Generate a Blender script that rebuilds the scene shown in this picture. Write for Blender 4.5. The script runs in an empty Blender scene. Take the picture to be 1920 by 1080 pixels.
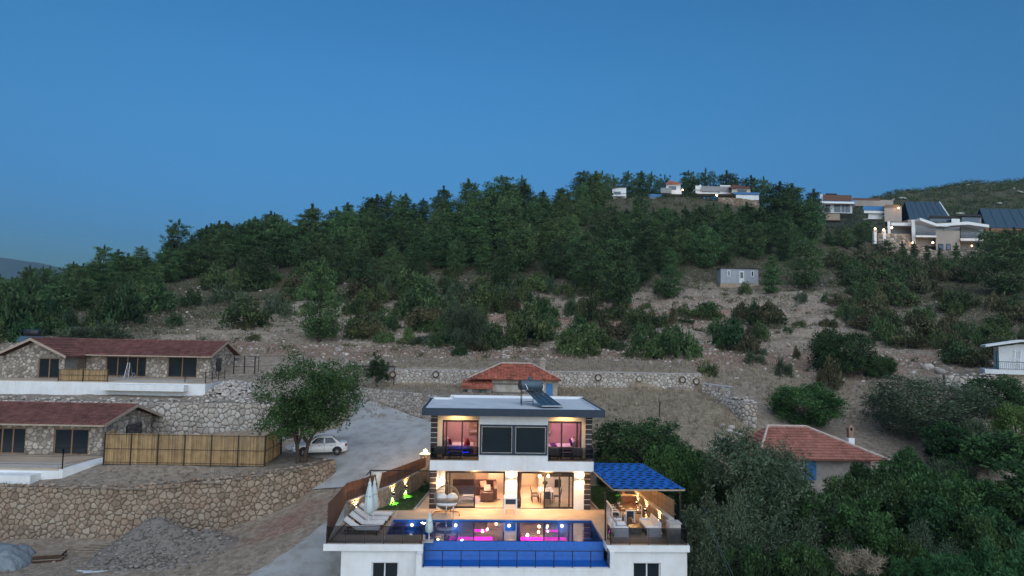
import bpy, math, random
import numpy as np
from mathutils import Vector, Matrix

rnd = random.Random(7)
rng = np.random.default_rng(11)
PI = math.pi
SC = bpy.context.scene
COL = SC.collection

# ------------------------------------------------------------------ camera, sky, sun, exposure
FPX = 1280.0                                  # focal length in photograph pixels (1920 wide)
CAM_H = 11.25
PITCH = math.atan(95 / 1280)
ROLL = math.radians(1.0)
cam_data = bpy.data.cameras.new('camera')
cam_data.sensor_width = 36.0
cam_data.lens = 24.0
cam_data.clip_start = 0.5
cam_data.clip_end = 20000
cam = bpy.data.objects.new('camera', cam_data)
COL.objects.link(cam)
RM = Matrix.Rotation(PI / 2 + PITCH, 4, 'X') @ Matrix.Rotation(ROLL, 4, 'Z')
cam.matrix_world = Matrix.Translation((0, 0, CAM_H)) @ RM
SC.camera = cam

SUN_EL, SUN_ROT = math.radians(1.5), math.radians(168)
world = bpy.data.worlds.new('World')
SC.world = world
world.use_nodes = True
wn, wl = world.node_tree.nodes, world.node_tree.links
bg = wn['Background']
sky = wn.new('ShaderNodeTexSky')
sky.sky_type = 'NISHITA'
sky.sun_disc = False
sky.sun_elevation = SUN_EL
sky.sun_rotation = SUN_ROT
sky.altitude = 50
sky.air_density = 1.0
sky.dust_density = 0.6
sky.ozone_density = 3.0
SKY_STRENGTH = 0.15
bg.inputs['Strength'].default_value = SKY_STRENGTH
tint = wn.new('ShaderNodeMix')
tint.data_type = 'RGBA'
tint.blend_type = 'MULTIPLY'
tint.inputs['Factor'].default_value = 1.0
tint.inputs['B'].default_value = (0.62, 0.92, 1.25, 1)
wl.new(sky.outputs['Color'], tint.inputs['A'])
# the dusk sky: the band above the horizon is dull blue all round instead of pale
wtc = wn.new('ShaderNodeTexCoord'); wsp = wn.new('ShaderNodeSeparateXYZ'); wrp = wn.new('ShaderNodeValToRGB')
wl.new(wtc.outputs['Generated'], wsp.inputs[0]); wl.new(wsp.outputs['Z'], wrp.inputs['Fac'])
els = wrp.color_ramp.elements
while len(els) < 5: els.new(0.5)
for e_, (p_, c_) in zip(els, [(0.0, (0.46, 0.66, 0.90)), (0.13, (0.52, 0.77, 0.95)), (0.27, (0.74, 1.02, 0.97)), (0.36, (0.76, 1.10, 0.99)), (0.5, (0.70, 1.06, 0.95))]):
    e_.position = p_; e_.color = (*c_, 1)
dusk = wn.new('ShaderNodeMix'); dusk.data_type = 'RGBA'; dusk.blend_type = 'MULTIPLY'; dusk.inputs['Factor'].default_value = 1.0
wl.new(tint.outputs['Result'], dusk.inputs['A']); wl.new(wrp.outputs['Color'], dusk.inputs['B'])
wl.new(dusk.outputs['Result'], bg.inputs['Color'])

sun_data = bpy.data.lights.new('sun', 'SUN')
sun_data.energy = 1.25
sun_data.angle = math.radians(100)
sun_data.color = (0.87, 0.93, 1.0)
sun = bpy.data.objects.new('sun', sun_data)
sun_dir = Vector((math.sin(SUN_ROT), math.cos(SUN_ROT), math.tan(math.radians(38))))
sun.rotation_euler = sun_dir.to_track_quat('Z', 'Y').to_euler()
COL.objects.link(sun)

SC.view_settings.view_transform = 'Standard'
SC.view_settings.look = 'None'
SC.view_settings.exposure = 1.3
SC.view_settings.gamma = 1.0
SC.view_settings.use_curve_mapping = False
SC.render.engine = 'CYCLES'
SC.cycles.use_denoising = True
SC.cycles.max_bounces = 6
SC.cycles.diffuse_bounces = 2
SC.cycles.glossy_bounces = 3
SC.cycles.transmission_bounces = 4
SC.cycles.transparent_max_bounces = 8
SC.cycles.sample_clamp_indirect = 3.0
SC.cycles.caustics_reflective = False
SC.cycles.caustics_refractive = False

# ------------------------------------------------------------------ pixel -> place
R3 = np.array(RM.to_3x3())
C0 = np.array([0, 0, CAM_H])
def ray(px, py):
    return R3 @ np.array([(px - 960) / FPX, (540 - py) / FPX, -1.0])
def at(px, py, Y):
    d = ray(px, py); return C0 + d * (Y / d[1])
YAW = math.radians(2.5)
VY = 45.0
def V(u, v, z=0.0):                           # villa frame -> world
    c, s = math.cos(YAW), math.sin(YAW)
    return Vector((u * c - v * s, VY + u * s + v * c, z))

# ------------------------------------------------------------------ materials
def nd(nt, t, **kw):
    n = nt.nodes.new(t)
    for k, v in kw.items(): setattr(n, k, v)
    return n
MATS = {}
def ramp(nt, stops):
    r = nd(nt, 'ShaderNodeValToRGB')
    e = r.color_ramp.elements
    while len(e) < len(stops): e.new(0.5)
    for el, (p, c) in zip(e, stops):
        el.position = p; el.color = (*c, 1) if len(c) == 3 else c
    return r
def mat(name, c1, c2=None, scale=3.0, rough=0.8, bump=0.0, bscale=None, metal=0.0, island=None, obrand=0.0,
        spec=0.3, detail=5.0, emit=None, estr=0.0, stops=None, dist=0.02, stain=None, streak=None):
    """Principled material: two colours mixed by noise, optional per-island variation and bump."""
    m = bpy.data.materials.new(name); m.use_nodes = True
    nt = m.node_tree; p = nt.nodes['Principled BSDF']
    p.inputs['Roughness'].default_value = rough
    p.inputs['Metallic'].default_value = metal
    p.inputs['Specular IOR Level'].default_value = spec
    tc = nd(nt, 'ShaderNodeTexCoord')
    c2 = c2 or tuple(min(1, x * 0.8) for x in c1)
    ns = nd(nt, 'ShaderNodeTexNoise'); ns.inputs['Scale'].default_value = scale; ns.inputs['Detail'].default_value = detail
    nt.links.new(tc.outputs['Object'], ns.inputs['Vector'])
    r = ramp(nt, stops or [(0.32, c2), (0.68, c1)])
    nt.links.new(ns.outputs['Fac'], r.inputs['Fac'])
    out = r.outputs['Color']
    if island or obrand:
        g = nd(nt, 'ShaderNodeNewGeometry'); oi = nd(nt, 'ShaderNodeObjectInfo')
        ad = nd(nt, 'ShaderNodeMath', operation='ADD')
        nt.links.new(g.outputs['Random Per Island'], ad.inputs[0]); nt.links.new(oi.outputs['Random'], ad.inputs[1])
        fr = nd(nt, 'ShaderNodeMath', operation='FRACT'); nt.links.new(ad.outputs[0], fr.inputs[0])
        if isinstance(island, list):
            rr = ramp(nt, island); rr.color_ramp.interpolation = 'LINEAR'
            nt.links.new(fr.outputs[0], rr.inputs['Fac'])
            mx = nd(nt, 'ShaderNodeMix', data_type='RGBA', blend_type='MULTIPLY'); mx.inputs['Factor'].default_value = 1
            nt.links.new(out, mx.inputs['A']); nt.links.new(rr.outputs['Color'], mx.inputs['B']); out = mx.outputs['Result']
        else:
            hs = nd(nt, 'ShaderNodeHueSaturation')
            mr = nd(nt, 'ShaderNodeMapRange'); a = island or obrand
            mr.inputs['To Min'].default_value = 1 - a; mr.inputs['To Max'].default_value = 1 + a
            nt.links.new(fr.outputs[0] if island else oi.outputs['Random'], mr.inputs['Value'])
            nt.links.new(mr.outputs[0], hs.inputs['Value']); nt.links.new(out, hs.inputs['Color']); out = hs.outputs['Color']
    for which, arg in (('stain', stain), ('streak', streak)):
        if not arg: continue                                  # dirt: (colour, scale, amount)
        ge = nd(nt, 'ShaderNodeNewGeometry'); mp = nd(nt, 'ShaderNodeMapping'); ns3 = nd(nt, 'ShaderNodeTexNoise'); ns3.inputs['Detail'].default_value = 7; ns3.inputs['Roughness'].default_value = 0.65
        mp.inputs['Scale'].default_value = (1, 1, 1) if which == 'stain' else (1, 1, 0.09)
        nt.links.new(ge.outputs['Position'], mp.inputs['Vector']); nt.links.new(mp.outputs[0], ns3.inputs['Vector']); ns3.inputs['Scale'].default_value = arg[1]
        rs = nd(nt, 'ShaderNodeMapRange'); rs.inputs['From Min'].default_value = 0.46; rs.inputs['From Max'].default_value = 0.7; rs.inputs['To Max'].default_value = arg[2]
        nt.links.new(ns3.outputs['Fac'], rs.inputs['Value'])
        mx = nd(nt, 'ShaderNodeMix', data_type='RGBA', blend_type='MULTIPLY'); mx.inputs['B'].default_value = (*arg[0], 1)
        nt.links.new(rs.outputs[0], mx.inputs['Factor']); nt.links.new(out, mx.inputs['A']); out = mx.outputs['Result']
    nt.links.new(out, p.inputs['Base Color'])
    if bump:
        n2 = nd(nt, 'ShaderNodeTexNoise'); n2.inputs['Scale'].default_value = bscale or scale * 4; n2.inputs['Detail'].default_value = 6
        nt.links.new(tc.outputs['Object'], n2.inputs['Vector'])
        b = nd(nt, 'ShaderNodeBump'); b.inputs['Strength'].default_value = bump; b.inputs['Distance'].default_value = dist
        nt.links.new(n2.outputs['Fac'], b.inputs['Height']); nt.links.new(b.outputs['Normal'], p.inputs['Normal'])
    if emit:
        p.inputs['Emission Color'].default_value = (*emit, 1); p.inputs['Emission Strength'].default_value = estr
    MATS[name] = m
    return m
def glow(name, c, s):
    m = bpy.data.materials.new(name); m.use_nodes = True
    p = m.node_tree.nodes['Principled BSDF']
    p.inputs['Base Color'].default_value = (*c, 1)
    p.inputs['Emission Color'].default_value = (*c, 1); p.inputs['Emission Strength'].default_value = s
    MATS[name] = m; return m
def glass(name, tintc=(0.8, 0.85, 0.9), ior=1.45, rough=0.0, gloss=(1, 1, 1), base=0.0):
    """thin pane: mostly clear with Fresnel reflection"""
    m = bpy.data.materials.new(name); m.use_nodes = True
    nt = m.node_tree; nt.nodes.remove(nt.nodes['Principled BSDF']); o = nt.nodes['Material Output']
    t = nd(nt, 'ShaderNodeBsdfTransparent'); t.inputs['Color'].default_value = (*tintc, 1)
    g = nd(nt, 'ShaderNodeBsdfGlossy'); g.inputs['Roughness'].default_value = rough; g.inputs['Color'].default_value = (*gloss, 1)
    f = nd(nt, 'ShaderNodeFresnel'); f.inputs['IOR'].default_value = ior
    mx = nd(nt, 'ShaderNodeMixShader')
    if base:
        ad = nd(nt, 'ShaderNodeMath', operation='ADD', use_clamp=True); ad.inputs[1].default_value = base
        nt.links.new(f.outputs[0], ad.inputs[0]); nt.links.new(ad.outputs[0], mx.inputs['Fac'])
    else:
        nt.links.new(f.outputs[0], mx.inputs['Fac'])
    nt.links.new(t.outputs[0], mx.inputs[1]); nt.links.new(g.outputs[0], mx.inputs[2])
    nt.links.new(mx.outputs[0], o.inputs['Surface'])
    MATS[name] = m; return m
def leafmat(name, c, c2, clump=0.9, tree=0.25, rough=0.6, yellow=0.0):
    """leaf: per-leaf and per-clump colour change, and a shift per tree; thin leaves let some light through"""
    m = bpy.data.materials.new(name); m.use_nodes = True
    nt = m.node_tree; p = nt.nodes['Principled BSDF']; o = nt.nodes['Material Output']
    p.inputs['Roughness'].default_value = rough; p.inputs['Specular IOR Level'].default_value = 0.25
    tc = nd(nt, 'ShaderNodeTexCoord'); ns = nd(nt, 'ShaderNodeTexNoise')
    ns.inputs['Scale'].default_value = clump; ns.inputs['Detail'].default_value = 3
    nt.links.new(tc.outputs['Object'], ns.inputs['Vector'])
    g = nd(nt, 'ShaderNodeNewGeometry'); oi = nd(nt, 'ShaderNodeObjectInfo')
    mm = nd(nt, 'ShaderNodeMath', operation='MULTIPLY_ADD'); mm.inputs[1].default_value = 0.4
    nt.links.new(g.outputs['Random Per Island'], mm.inputs[0]); nt.links.new(ns.outputs['Fac'], mm.inputs[2])
    r = ramp(nt, [(0.42, c2), (0.95, c)])  # leaf greens vary; c2 is also deepened to paint shadow contrast into crowns
    nt.links.new(mm.outputs[0], r.inputs['Fac'])
    hs = nd(nt, 'ShaderNodeHueSaturation')
    v = nd(nt, 'ShaderNodeMapRange'); v.inputs['To Min'].default_value = 1 - tree; v.inputs['To Max'].default_value = 1 + tree
    nt.links.new(oi.outputs['Random'], v.inputs['Value']); nt.links.new(v.outputs[0], hs.inputs['Value'])
    h = nd(nt, 'ShaderNodeMapRange'); h.inputs['To Min'].default_value = 0.482 - yellow; h.inputs['To Max'].default_value = 0.52
    fr = nd(nt, 'ShaderNodeMath', operation='MULTIPLY'); fr.inputs[1].default_value = 7.31
    f2 = nd(nt, 'ShaderNodeMath', operation='FRACT'); nt.links.new(oi.outputs['Random'], fr.inputs[0]); nt.links.new(fr.outputs[0], f2.inputs[0])
    nt.links.new(f2.outputs[0], h.inputs['Value']); nt.links.new(h.outputs[0], hs.inputs['Hue'])
    nt.links.new(r.outputs['Color'], hs.inputs['Color']); nt.links.new(hs.outputs['Color'], p.inputs['Base Color'])
    tr = nd(nt, 'ShaderNodeBsdfTranslucent'); nt.links.new(hs.outputs['Color'], tr.inputs['Color'])
    mx = nd(nt, 'ShaderNodeMixShader'); mx.inputs['Fac'].default_value = 0.2
    nt.links.new(p.outputs[0], mx.inputs[1]); nt.links.new(tr.outputs[0], mx.inputs[2]); nt.links.new(mx.outputs[0], o.inputs['Surface'])
    MATS[name] = m; return m

STONE_TINTS = [(0.0, (0.62, 0.56, 0.5)), (0.25, (0.85, 0.78, 0.7)), (0.5, (1.0, 0.95, 0.88)), (0.75, (0.8, 0.69, 0.6)), (1.0, (1.12, 1.08, 1.02))]
mat('white_render', (0.80, 0.80, 0.79), (0.74, 0.745, 0.74), 1.2, 0.75, 0.08, 60, stain=((0.8, 0.77, 0.72), 0.7, 0.5), streak=((0.74, 0.71, 0.66), 3.5, 0.28))
mat('cream_render', (0.66, 0.58, 0.47), (0.6, 0.52, 0.42), 1.5, 0.8, 0.1, 50)
mat('old_plaster', (0.5, 0.45, 0.39), (0.3, 0.25, 0.2), 1.3, 0.9, 0.4, 8)
mat('navy_cladding', (0.028, 0.045, 0.07), (0.022, 0.036, 0.056), 2, 0.45)
mat('roof_membrane', (0.60, 0.62, 0.64), (0.52, 0.55, 0.58), 0.9, 0.7, 0.08, 20, stain=((0.75, 0.73, 0.7), 0.6, 0.6))
mat('dark_metal', (0.025, 0.022, 0.022), None, 3, 0.45, metal=0.3)
mat('brown_metal', (0.05, 0.032, 0.026), None, 3, 0.45)
mat('steel', (0.55, 0.56, 0.58), None, 3, 0.25, metal=1.0)
mat('dark_tile', (0.045, 0.035, 0.036), (0.03, 0.024, 0.026), 4, 0.5, island=0.25)
mat('light_joint', (0.6, 0.56, 0.5), None, 4, 0.8)
mat('deck_tile', (0.46, 0.36, 0.27), (0.38, 0.295, 0.22), 1.1, 0.55, 0.05, 30)
mat('floor_tile', (0.55, 0.46, 0.35), (0.48, 0.4, 0.3), 1.0, 0.3)
mat('pool_tile', (0.008, 0.115, 0.44), (0.006, 0.09, 0.36), 5, 0.35, 0.0)
mat('stone', (0.41, 0.345, 0.28), (0.28, 0.23, 0.185), 3.5, 0.9, 0.6, 12, island=STONE_TINTS, stain=((0.72, 0.52, 0.42), 0.28, 0.75))
mat('stone_grey', (0.58, 0.55, 0.52), (0.42, 0.40, 0.375), 3.5, 0.9, 0.5, 12, island=STONE_TINTS)
mat('stone_house', (0.55, 0.5, 0.44), (0.36, 0.32, 0.28), 3.0, 0.9, 0.5, 12, island=[(0, (0.4, 0.36, 0.33)), (0.4, (0.8, 0.74, 0.68)), (1, (1.15, 1.08, 1.0))])
mat('stone_red', (0.48, 0.33, 0.25), (0.33, 0.21, 0.155), 3.0, 0.9, 0.5, 12, island=STONE_TINTS)
mat('mortar', (0.26, 0.23, 0.2), (0.18, 0.16, 0.14), 3, 0.95, 0.4, 14)
mat('mortar_dark', (0.2, 0.155, 0.115), (0.13, 0.1, 0.075), 3, 0.95, 0.4, 14)
mat('concrete_cap', (0.42, 0.4, 0.38), (0.32, 0.3, 0.28), 2, 0.9, 0.2, 15)
mat('tile_maroon', (0.2, 0.085, 0.068), (0.14, 0.06, 0.05), 1.2, 0.75, island=0.28, stain=((0.7, 0.65, 0.6), 0.5, 0.6))
mat('tile_red', (0.33, 0.12, 0.085), (0.22, 0.08, 0.06), 1.5, 0.85, island=0.4, stain=((0.65, 0.6, 0.55), 0.6, 0.7))
mat('tile_village', (0.37, 0.155, 0.115), (0.28, 0.115, 0.085), 1.2, 0.85, island=0.16, stain=((0.7, 0.66, 0.62), 0.5, 0.6))
mat('tile_orange', (0.44, 0.14, 0.085), (0.31, 0.095, 0.06), 1.5, 0.85, island=0.3, stain=((0.62, 0.58, 0.55), 0.6, 0.7))
mat('chimney_brick', (0.34, 0.22, 0.165), (0.22, 0.14, 0.105), 5, 0.9)
mat('tile_mortar', (0.52, 0.42, 0.36), (0.4, 0.31, 0.26), 3, 0.9)
mat('bamboo', (0.46, 0.31, 0.15), (0.33, 0.21, 0.1), 2.0, 0.65, island=0.3)
mat('wood_slat', (0.14, 0.07, 0.045), (0.095, 0.046, 0.03), 3, 0.6, obrand=0.22)
mat('wood_slat_pale', (0.25, 0.17, 0.115), (0.18, 0.12, 0.08), 3, 0.65, obrand=0.22)
mat('wood_frame', (0.3, 0.17, 0.09), None, 3, 0.5)
mat('timber_trim', (0.42, 0.33, 0.25), None, 3, 0.6)
mat('bark', (0.1, 0.075, 0.055), (0.05, 0.038, 0.03), 6, 0.95, 0.6, 20)
mat('bark_pale', (0.22, 0.19, 0.16), (0.12, 0.1, 0.085), 6, 0.95, 0.6, 20)
mat('rubber', (0.02, 0.02, 0.021), None, 3, 0.8)
mat('car_paint', (0.78, 0.79, 0.8), (0.75, 0.76, 0.77), 1, 0.25, spec=0.5)
mat('black_plastic', (0.02, 0.02, 0.022), None, 3, 0.5)
mat('alloy', (0.45, 0.45, 0.46), None, 3, 0.35, metal=0.8)
mat('tail_red', (0.3, 0.015, 0.02), None, 3, 0.2, spec=0.6)
mat('cushion_white', (0.72, 0.7, 0.68), (0.64, 0.62, 0.6), 3, 0.9)
mat('cushion_grey', (0.34, 0.36, 0.38), None, 3, 0.9)
mat('canvas', (0.6, 0.68, 0.66), (0.52, 0.6, 0.58), 2, 0.9)
mat('curtain_cream', (0.66, 0.6, 0.52), (0.56, 0.5, 0.43), 3, 0.9)
mat('curtain_dark', (0.09, 0.045, 0.04), None, 3, 0.9)
mat('rattan', (0.24, 0.21, 0.18), (0.16, 0.14, 0.12), 8, 0.7)
mat('rattan_dark', (0.09, 0.08, 0.075), (0.06, 0.055, 0.05), 8, 0.7)
mat('white_paint', (0.8, 0.8, 0.8), (0.76, 0.76, 0.76), 2, 0.5)
mat('wood_dark', (0.07, 0.035, 0.022), (0.045, 0.024, 0.016), 4, 0.4)
mat('leather_brown', (0.055, 0.024, 0.022), (0.04, 0.018, 0.017), 3, 0.35, spec=0.5)
mat('fabric_red', (0.33, 0.012, 0.03), None, 3, 0.85)
mat('fabric_purple', (0.13, 0.03, 0.2), None, 3, 0.85)
mat('fabric_beige', (0.55, 0.42, 0.3), None, 3, 0.85)
mat('fabric_white', (0.75, 0.7, 0.68), (0.68, 0.62, 0.6), 3, 0.85)
mat('room_wall', (0.62, 0.52, 0.40), (0.58, 0.48, 0.37), 1, 0.85)
mat('bedroom_wall', (0.62, 0.42, 0.40), (0.58, 0.39, 0.37), 1, 0.85)  # pink of the LED light is mixed into the wall colour
mat('ceiling_white', (0.75, 0.73, 0.7), None, 1, 0.85)
mat('picture_print', (0.14, 0.1, 0.09), (0.5, 0.4, 0.3), 9, 0.6, detail=2)
mat('frame_gold', (0.5, 0.34, 0.16), None, 3, 0.5)
mat('kitchen_white', (0.7, 0.68, 0.64), None, 3, 0.35)
mat('kitchen_dark', (0.03, 0.03, 0.032), None, 3, 0.3)
mat('shingle_blue', (0.012, 0.13, 0.46), (0.009, 0.10, 0.38), 4, 0.7, obrand=0.18, spec=0.25)
mat('shingle_shade', (0.006, 0.012, 0.035), None, 4, 0.8)  # dark deck colour stands in for shadow under the tab edges
mat('brick_red', (0.4, 0.19, 0.11), (0.3, 0.13, 0.075), 6, 0.85, obrand=0.3)
mat('solar_glass', (0.035, 0.05, 0.06), (0.05, 0.07, 0.085), 1.5, 0.18, spec=0.6)
mat('tank_blue', (0.08, 0.12, 0.15), (0.06, 0.095, 0.12), 2, 0.4)
mat('cabin_panel', (0.34, 0.36, 0.38), (0.3, 0.32, 0.34), 1, 0.6, obrand=0.06)
mat('white_frame', (0.75, 0.76, 0.78), None, 3, 0.5)
mat('aframe_blue', (0.012, 0.05, 0.085), (0.009, 0.04, 0.07), 0.6, 0.5)
mat('blue_paint', (0.06, 0.2, 0.42), None, 3, 0.6)
mat('teal_paint', (0.1, 0.25, 0.24), None, 3, 0.7)
mat('beige_render', (0.40, 0.34, 0.29), (0.35, 0.3, 0.255), 0.8, 0.85)
mat('grey_render', (0.3, 0.3, 0.3), (0.26, 0.26, 0.26), 0.8, 0.85)
mat('dark_roof', (0.035, 0.03, 0.03), None, 2, 0.7)
mat('tarp', (0.22, 0.25, 0.27), (0.13, 0.155, 0.175), 1.5, 0.55, 0.9, 4, dist=0.15)
mat('plank_wood', (0.3, 0.24, 0.18), (0.2, 0.16, 0.12), 4, 0.8, obrand=0.25)
mat('plank_white', (0.6, 0.64, 0.68), (0.5, 0.54, 0.58), 4, 0.6)
mat('gravel', (0.23, 0.2, 0.175), (0.155, 0.135, 0.118), 5, 0.95, 0.7, 18, island=0.35, dist=0.05)
mat('rock', (0.5, 0.45, 0.40), (0.33, 0.28, 0.24), 2.5, 0.95, 0.5, 8, island=0.35)
mat('rock_white', (0.56, 0.53, 0.49), (0.38, 0.35, 0.32), 2.0, 0.95, 0.5, 6, island=0.25)
mat('dry_grass', (0.35, 0.285, 0.2), (0.2, 0.16, 0.11), 1.0, 0.9, island=0.35)
mat('lawn', (0.045, 0.085, 0.025), (0.03, 0.06, 0.018), 4, 0.9, island=0.3)
mat('road_concrete', (0.42, 0.42, 0.41), (0.33, 0.325, 0.315), 0.35, 0.9, 0.45, 7, stain=((0.6, 0.54, 0.47), 0.9, 0.7), stops=[(0.3, (0.29, 0.28, 0.265)), (0.45, (0.37, 0.365, 0.355)), (0.6, (0.43, 0.43, 0.42)), (0.75, (0.36, 0.35, 0.34))], detail=9)
mat('driveway_concrete', (0.36, 0.36, 0.35), (0.28, 0.28, 0.27), 0.5, 0.9, 0.4, 8, detail=9, stain=((0.6, 0.52, 0.45), 0.8, 0.8))
mat('far_hill', (0.05, 0.075, 0.06), (0.03, 0.05, 0.045), 0.02, 0.95)
mat('plain', (0.06, 0.075, 0.05), (0.045, 0.055, 0.04), 0.01, 0.95)
leafmat('pine_needles', (0.115, 0.19, 0.062), (0.016, 0.038, 0.018), 0.55, 0.42)
leafmat('shrub_leaves', (0.10, 0.155, 0.05), (0.02, 0.04, 0.016), 0.9, 0.35, yellow=0.02)
leafmat('maquis_leaves', (0.145, 0.145, 0.062), (0.04, 0.048, 0.022), 0.8, 0.3, yellow=0.03)
leafmat('olive_leaves', (0.125, 0.165, 0.09), (0.026, 0.045, 0.026), 0.8, 0.2)
leafmat('broad_leaves', (0.085, 0.16, 0.045), (0.014, 0.036, 0.013), 0.7, 0.2)
leafmat('carob_leaves', (0.062, 0.125, 0.04), (0.010, 0.028, 0.011), 0.8, 0.2)
leafmat('bright_leaves', (0.13, 0.2, 0.05), (0.05, 0.09, 0.02), 0.9, 0.2)
leafmat('reed_leaves', (0.05, 0.15, 0.055), (0.014, 0.045, 0.016), 0.9, 0.1)
leafmat('vine_leaves', (0.04, 0.08, 0.03), (0.015, 0.032, 0.012), 1.2, 0.1)
# glass, lamps
glass('window_glass', (0.62, 0.68, 0.72), 1.5)
glass('rail_glass', (0.56, 0.57, 0.6), 1.5)
glass('clear_glass', (0.85, 0.87, 0.88), 1.25)
glass('pool_water', (0.55, 0.8, 0.97), 1.6, 0.012)
mat('dark_glass', (0.012, 0.018, 0.024), (0.016, 0.024, 0.03), 0.7, 0.08, spec=0.6)
mat('blue_glass', (0.03, 0.07, 0.11), (0.02, 0.05, 0.09), 0.7, 0.08, spec=0.7)
WARM = (1.0, 0.56, 0.22)
glow('lamp_warm', (1.0, 0.62, 0.3), 9)
glow('lamp_soft', (1.0, 0.65, 0.36), 3)
glow('lamp_pool', (1.0, 0.45, 0.2), 5)
glow('led_glow_magenta', (1.0, 0.02, 0.6), 2.6)
glow('led_blue', (0.03, 0.03, 1.0), 4)
glow('led_green', (0.25, 1.0, 0.12), 3)
glow('lamp_far', (1.0, 0.55, 0.28), 8)

# ------------------------------------------------------------------ builders
class MB:
    def __init__(s): s.v = []; s.f = []
    def add(s, vs, fs):
        n = len(s.v); s.v += [tuple(map(float, p)) for p in vs]; s.f += [tuple(i + n for i in f) for f in fs]; return s
    def box(s, x0, x1, y0, y1, z0, z1):
        return s.add([(x0, y0, z0), (x1, y0, z0), (x1, y1, z0), (x0, y1, z0), (x0, y0, z1), (x1, y0, z1), (x1, y1, z1), (x0, y1, z1)],
                     [(0, 3, 2, 1), (4, 5, 6, 7), (0, 1, 5, 4), (1, 2, 6, 5), (2, 3, 7, 6), (3, 0, 4, 7)])
    def obox(s, c, size, rz=0.0, rx=0.0, ry=0.0):
        m = Matrix.Translation(c) @ Matrix.Rotation(rz, 4, 'Z') @ Matrix.Rotation(ry, 4, 'Y') @ Matrix.Rotation(rx, 4, 'X')
        a, b, d = size[0] / 2, size[1] / 2, size[2] / 2
        t = MB().box(-a, a, -b, b, -d, d)
        return s.add([m @ Vector(p) for p in t.v], t.f)
    def tube(s, p, q, r0, r1=None, n=8, cap=True):
        r1 = r0 if r1 is None else r1
        p, q = Vector(p), Vector(q); d = (q - p)
        if d.length < 1e-6: return s
        d.normalize(); a = d.orthogonal().normalized(); b = d.cross(a)
        vs = []
        for c, r in ((p, r0), (q, r1)):
            for i in range(n):
                t = 2 * PI * i / n; vs.append(c + (a * math.cos(t) + b * math.sin(t)) * r)
        fs = [(i, (i + 1) % n, n + (i + 1) % n, n + i) for i in range(n)]
        if cap: fs += [tuple(range(n))[::-1], tuple(range(n, 2 * n))]
        return s.add(vs, fs)
    def path(s, pts, r, n=6, r1=None):
        k = len(pts) - 1
        for i in range(k):
            ra = r if r1 is None else r + (r1 - r) * i / k; rb = r if r1 is None else r + (r1 - r) * (i + 1) / k
            s.tube(pts[i], pts[i + 1], ra, rb, n)
        return s
    def prism(s, outline, axis, a, b):
        """outline of (p, q) pairs extruded along axis 'x' | 'y' | 'z' from a to b"""
        n = len(outline)
        def P(p, q, t): return {'x': (t, p, q), 'y': (p, t, q), 'z': (p, q, t)}[axis]
        vs = [P(p, q, a) for p, q in outline] + [P(p, q, b) for p, q in outline]
        fs = [tuple(range(n))[::-1], tuple(range(n, 2 * n))] + [(i, (i + 1) % n, n + (i + 1) % n, n + i) for i in range(n)]
        return s.add(vs, fs)
    def lathe(s, prof, c=(0, 0, 0), n=12, fold=0.0, folds=6):
        vs = []; k = len(prof)
        for r, z in prof:
            for i in range(n):
                t = 2 * PI * i / n; rr = r * (1 + fold * math.sin(folds * t)); vs.append((c[0] + rr * math.cos(t), c[1] + rr * math.sin(t), c[2] + z))
        fs = [(j * n + i, j * n + (i + 1) % n, (j + 1) * n + (i + 1) % n, (j + 1) * n + i) for j in range(k - 1) for i in range(n)]
        fs += [tuple(range(n))[::-1], tuple(range((k - 1) * n, k * n))]
        return s.add(vs, fs)
    def quad(s, a, b, c, d): return s.add([a, b, c, d], [(0, 1, 2, 3)])
    def mesh(s, name, m=None, smooth=False):
        me = bpy.data.meshes.new(name); me.from_pydata(s.v, [], s.f)
        if m: me.materials.append(MATS[m])
        if smooth: me.polygons.foreach_set('use_smooth', [True] * len(me.polygons))
        me.validate(); me.update()
        return me
def obj(name, me, parent=None, **props):
    o = bpy.data.objects.new(name, me); COL.objects.link(o)
    if parent is not None: o.parent = parent
    for k, v in props.items(): o[k] = v
    return o
def part(name, mb, m, parent, smooth=False, **props):
    return obj(name, mb.mesh(name, m, smooth), parent, **props)
def tag(o, label=None, cat=None, group=None, kind=None):
    if label: o['label'] = label
    if cat: o['category'] = cat
    if group: o['group'] = group
    if kind: o['kind'] = kind
    return o
def thing(name, label, cat, loc=(0, 0, 0), rz=0.0, group=None):
    o = bpy.data.objects.new(name, None); COL.objects.link(o)
    o.location = loc; o.rotation_euler = (0, 0, rz); o.empty_display_size = 0.2
    return tag(o, label, cat, group)
def vthing(name, label, cat, u, v, z=0.0, rz=0.0, group=None):
    return thing(name, label, cat, V(u, v, z), YAW + rz, group)
def copy_thing(root, loc=None, rz=None, label=None, group=None, scale=None):
    r = root.copy(); COL.objects.link(r)
    if loc is not None: r.location = loc
    if rz is not None: r.rotation_euler = (0, 0, rz)
    if scale is not None: r.scale = scale
    if label: r['label'] = label
    if group: r['group'] = group
    for ch in root.children:
        c = ch.copy(); COL.objects.link(c); c.parent = r
        for g in ch.children:
            d = g.copy(); COL.objects.link(d); d.parent = c
    return r
def np_mesh(name, verts, nper, m=None, smooth=False):
    """mesh of separate n-gons from an (N*nper, 3) array"""
    verts = np.ascontiguousarray(verts, dtype=np.float32).reshape(-1, 3)
    nv = len(verts); nf = nv // nper
    me = bpy.data.meshes.new(name)
    me.vertices.add(nv); me.vertices.foreach_set('co', verts.ravel())
    me.loops.add(nv); me.loops.foreach_set('vertex_index', np.arange(nv, dtype=np.int32))
    me.polygons.add(nf); me.polygons.foreach_set('loop_start', np.arange(0, nv, nper, dtype=np.int32))
    me.update(calc_edges=True)
    if m: me.materials.append(MATS[m])
    return me
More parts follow.
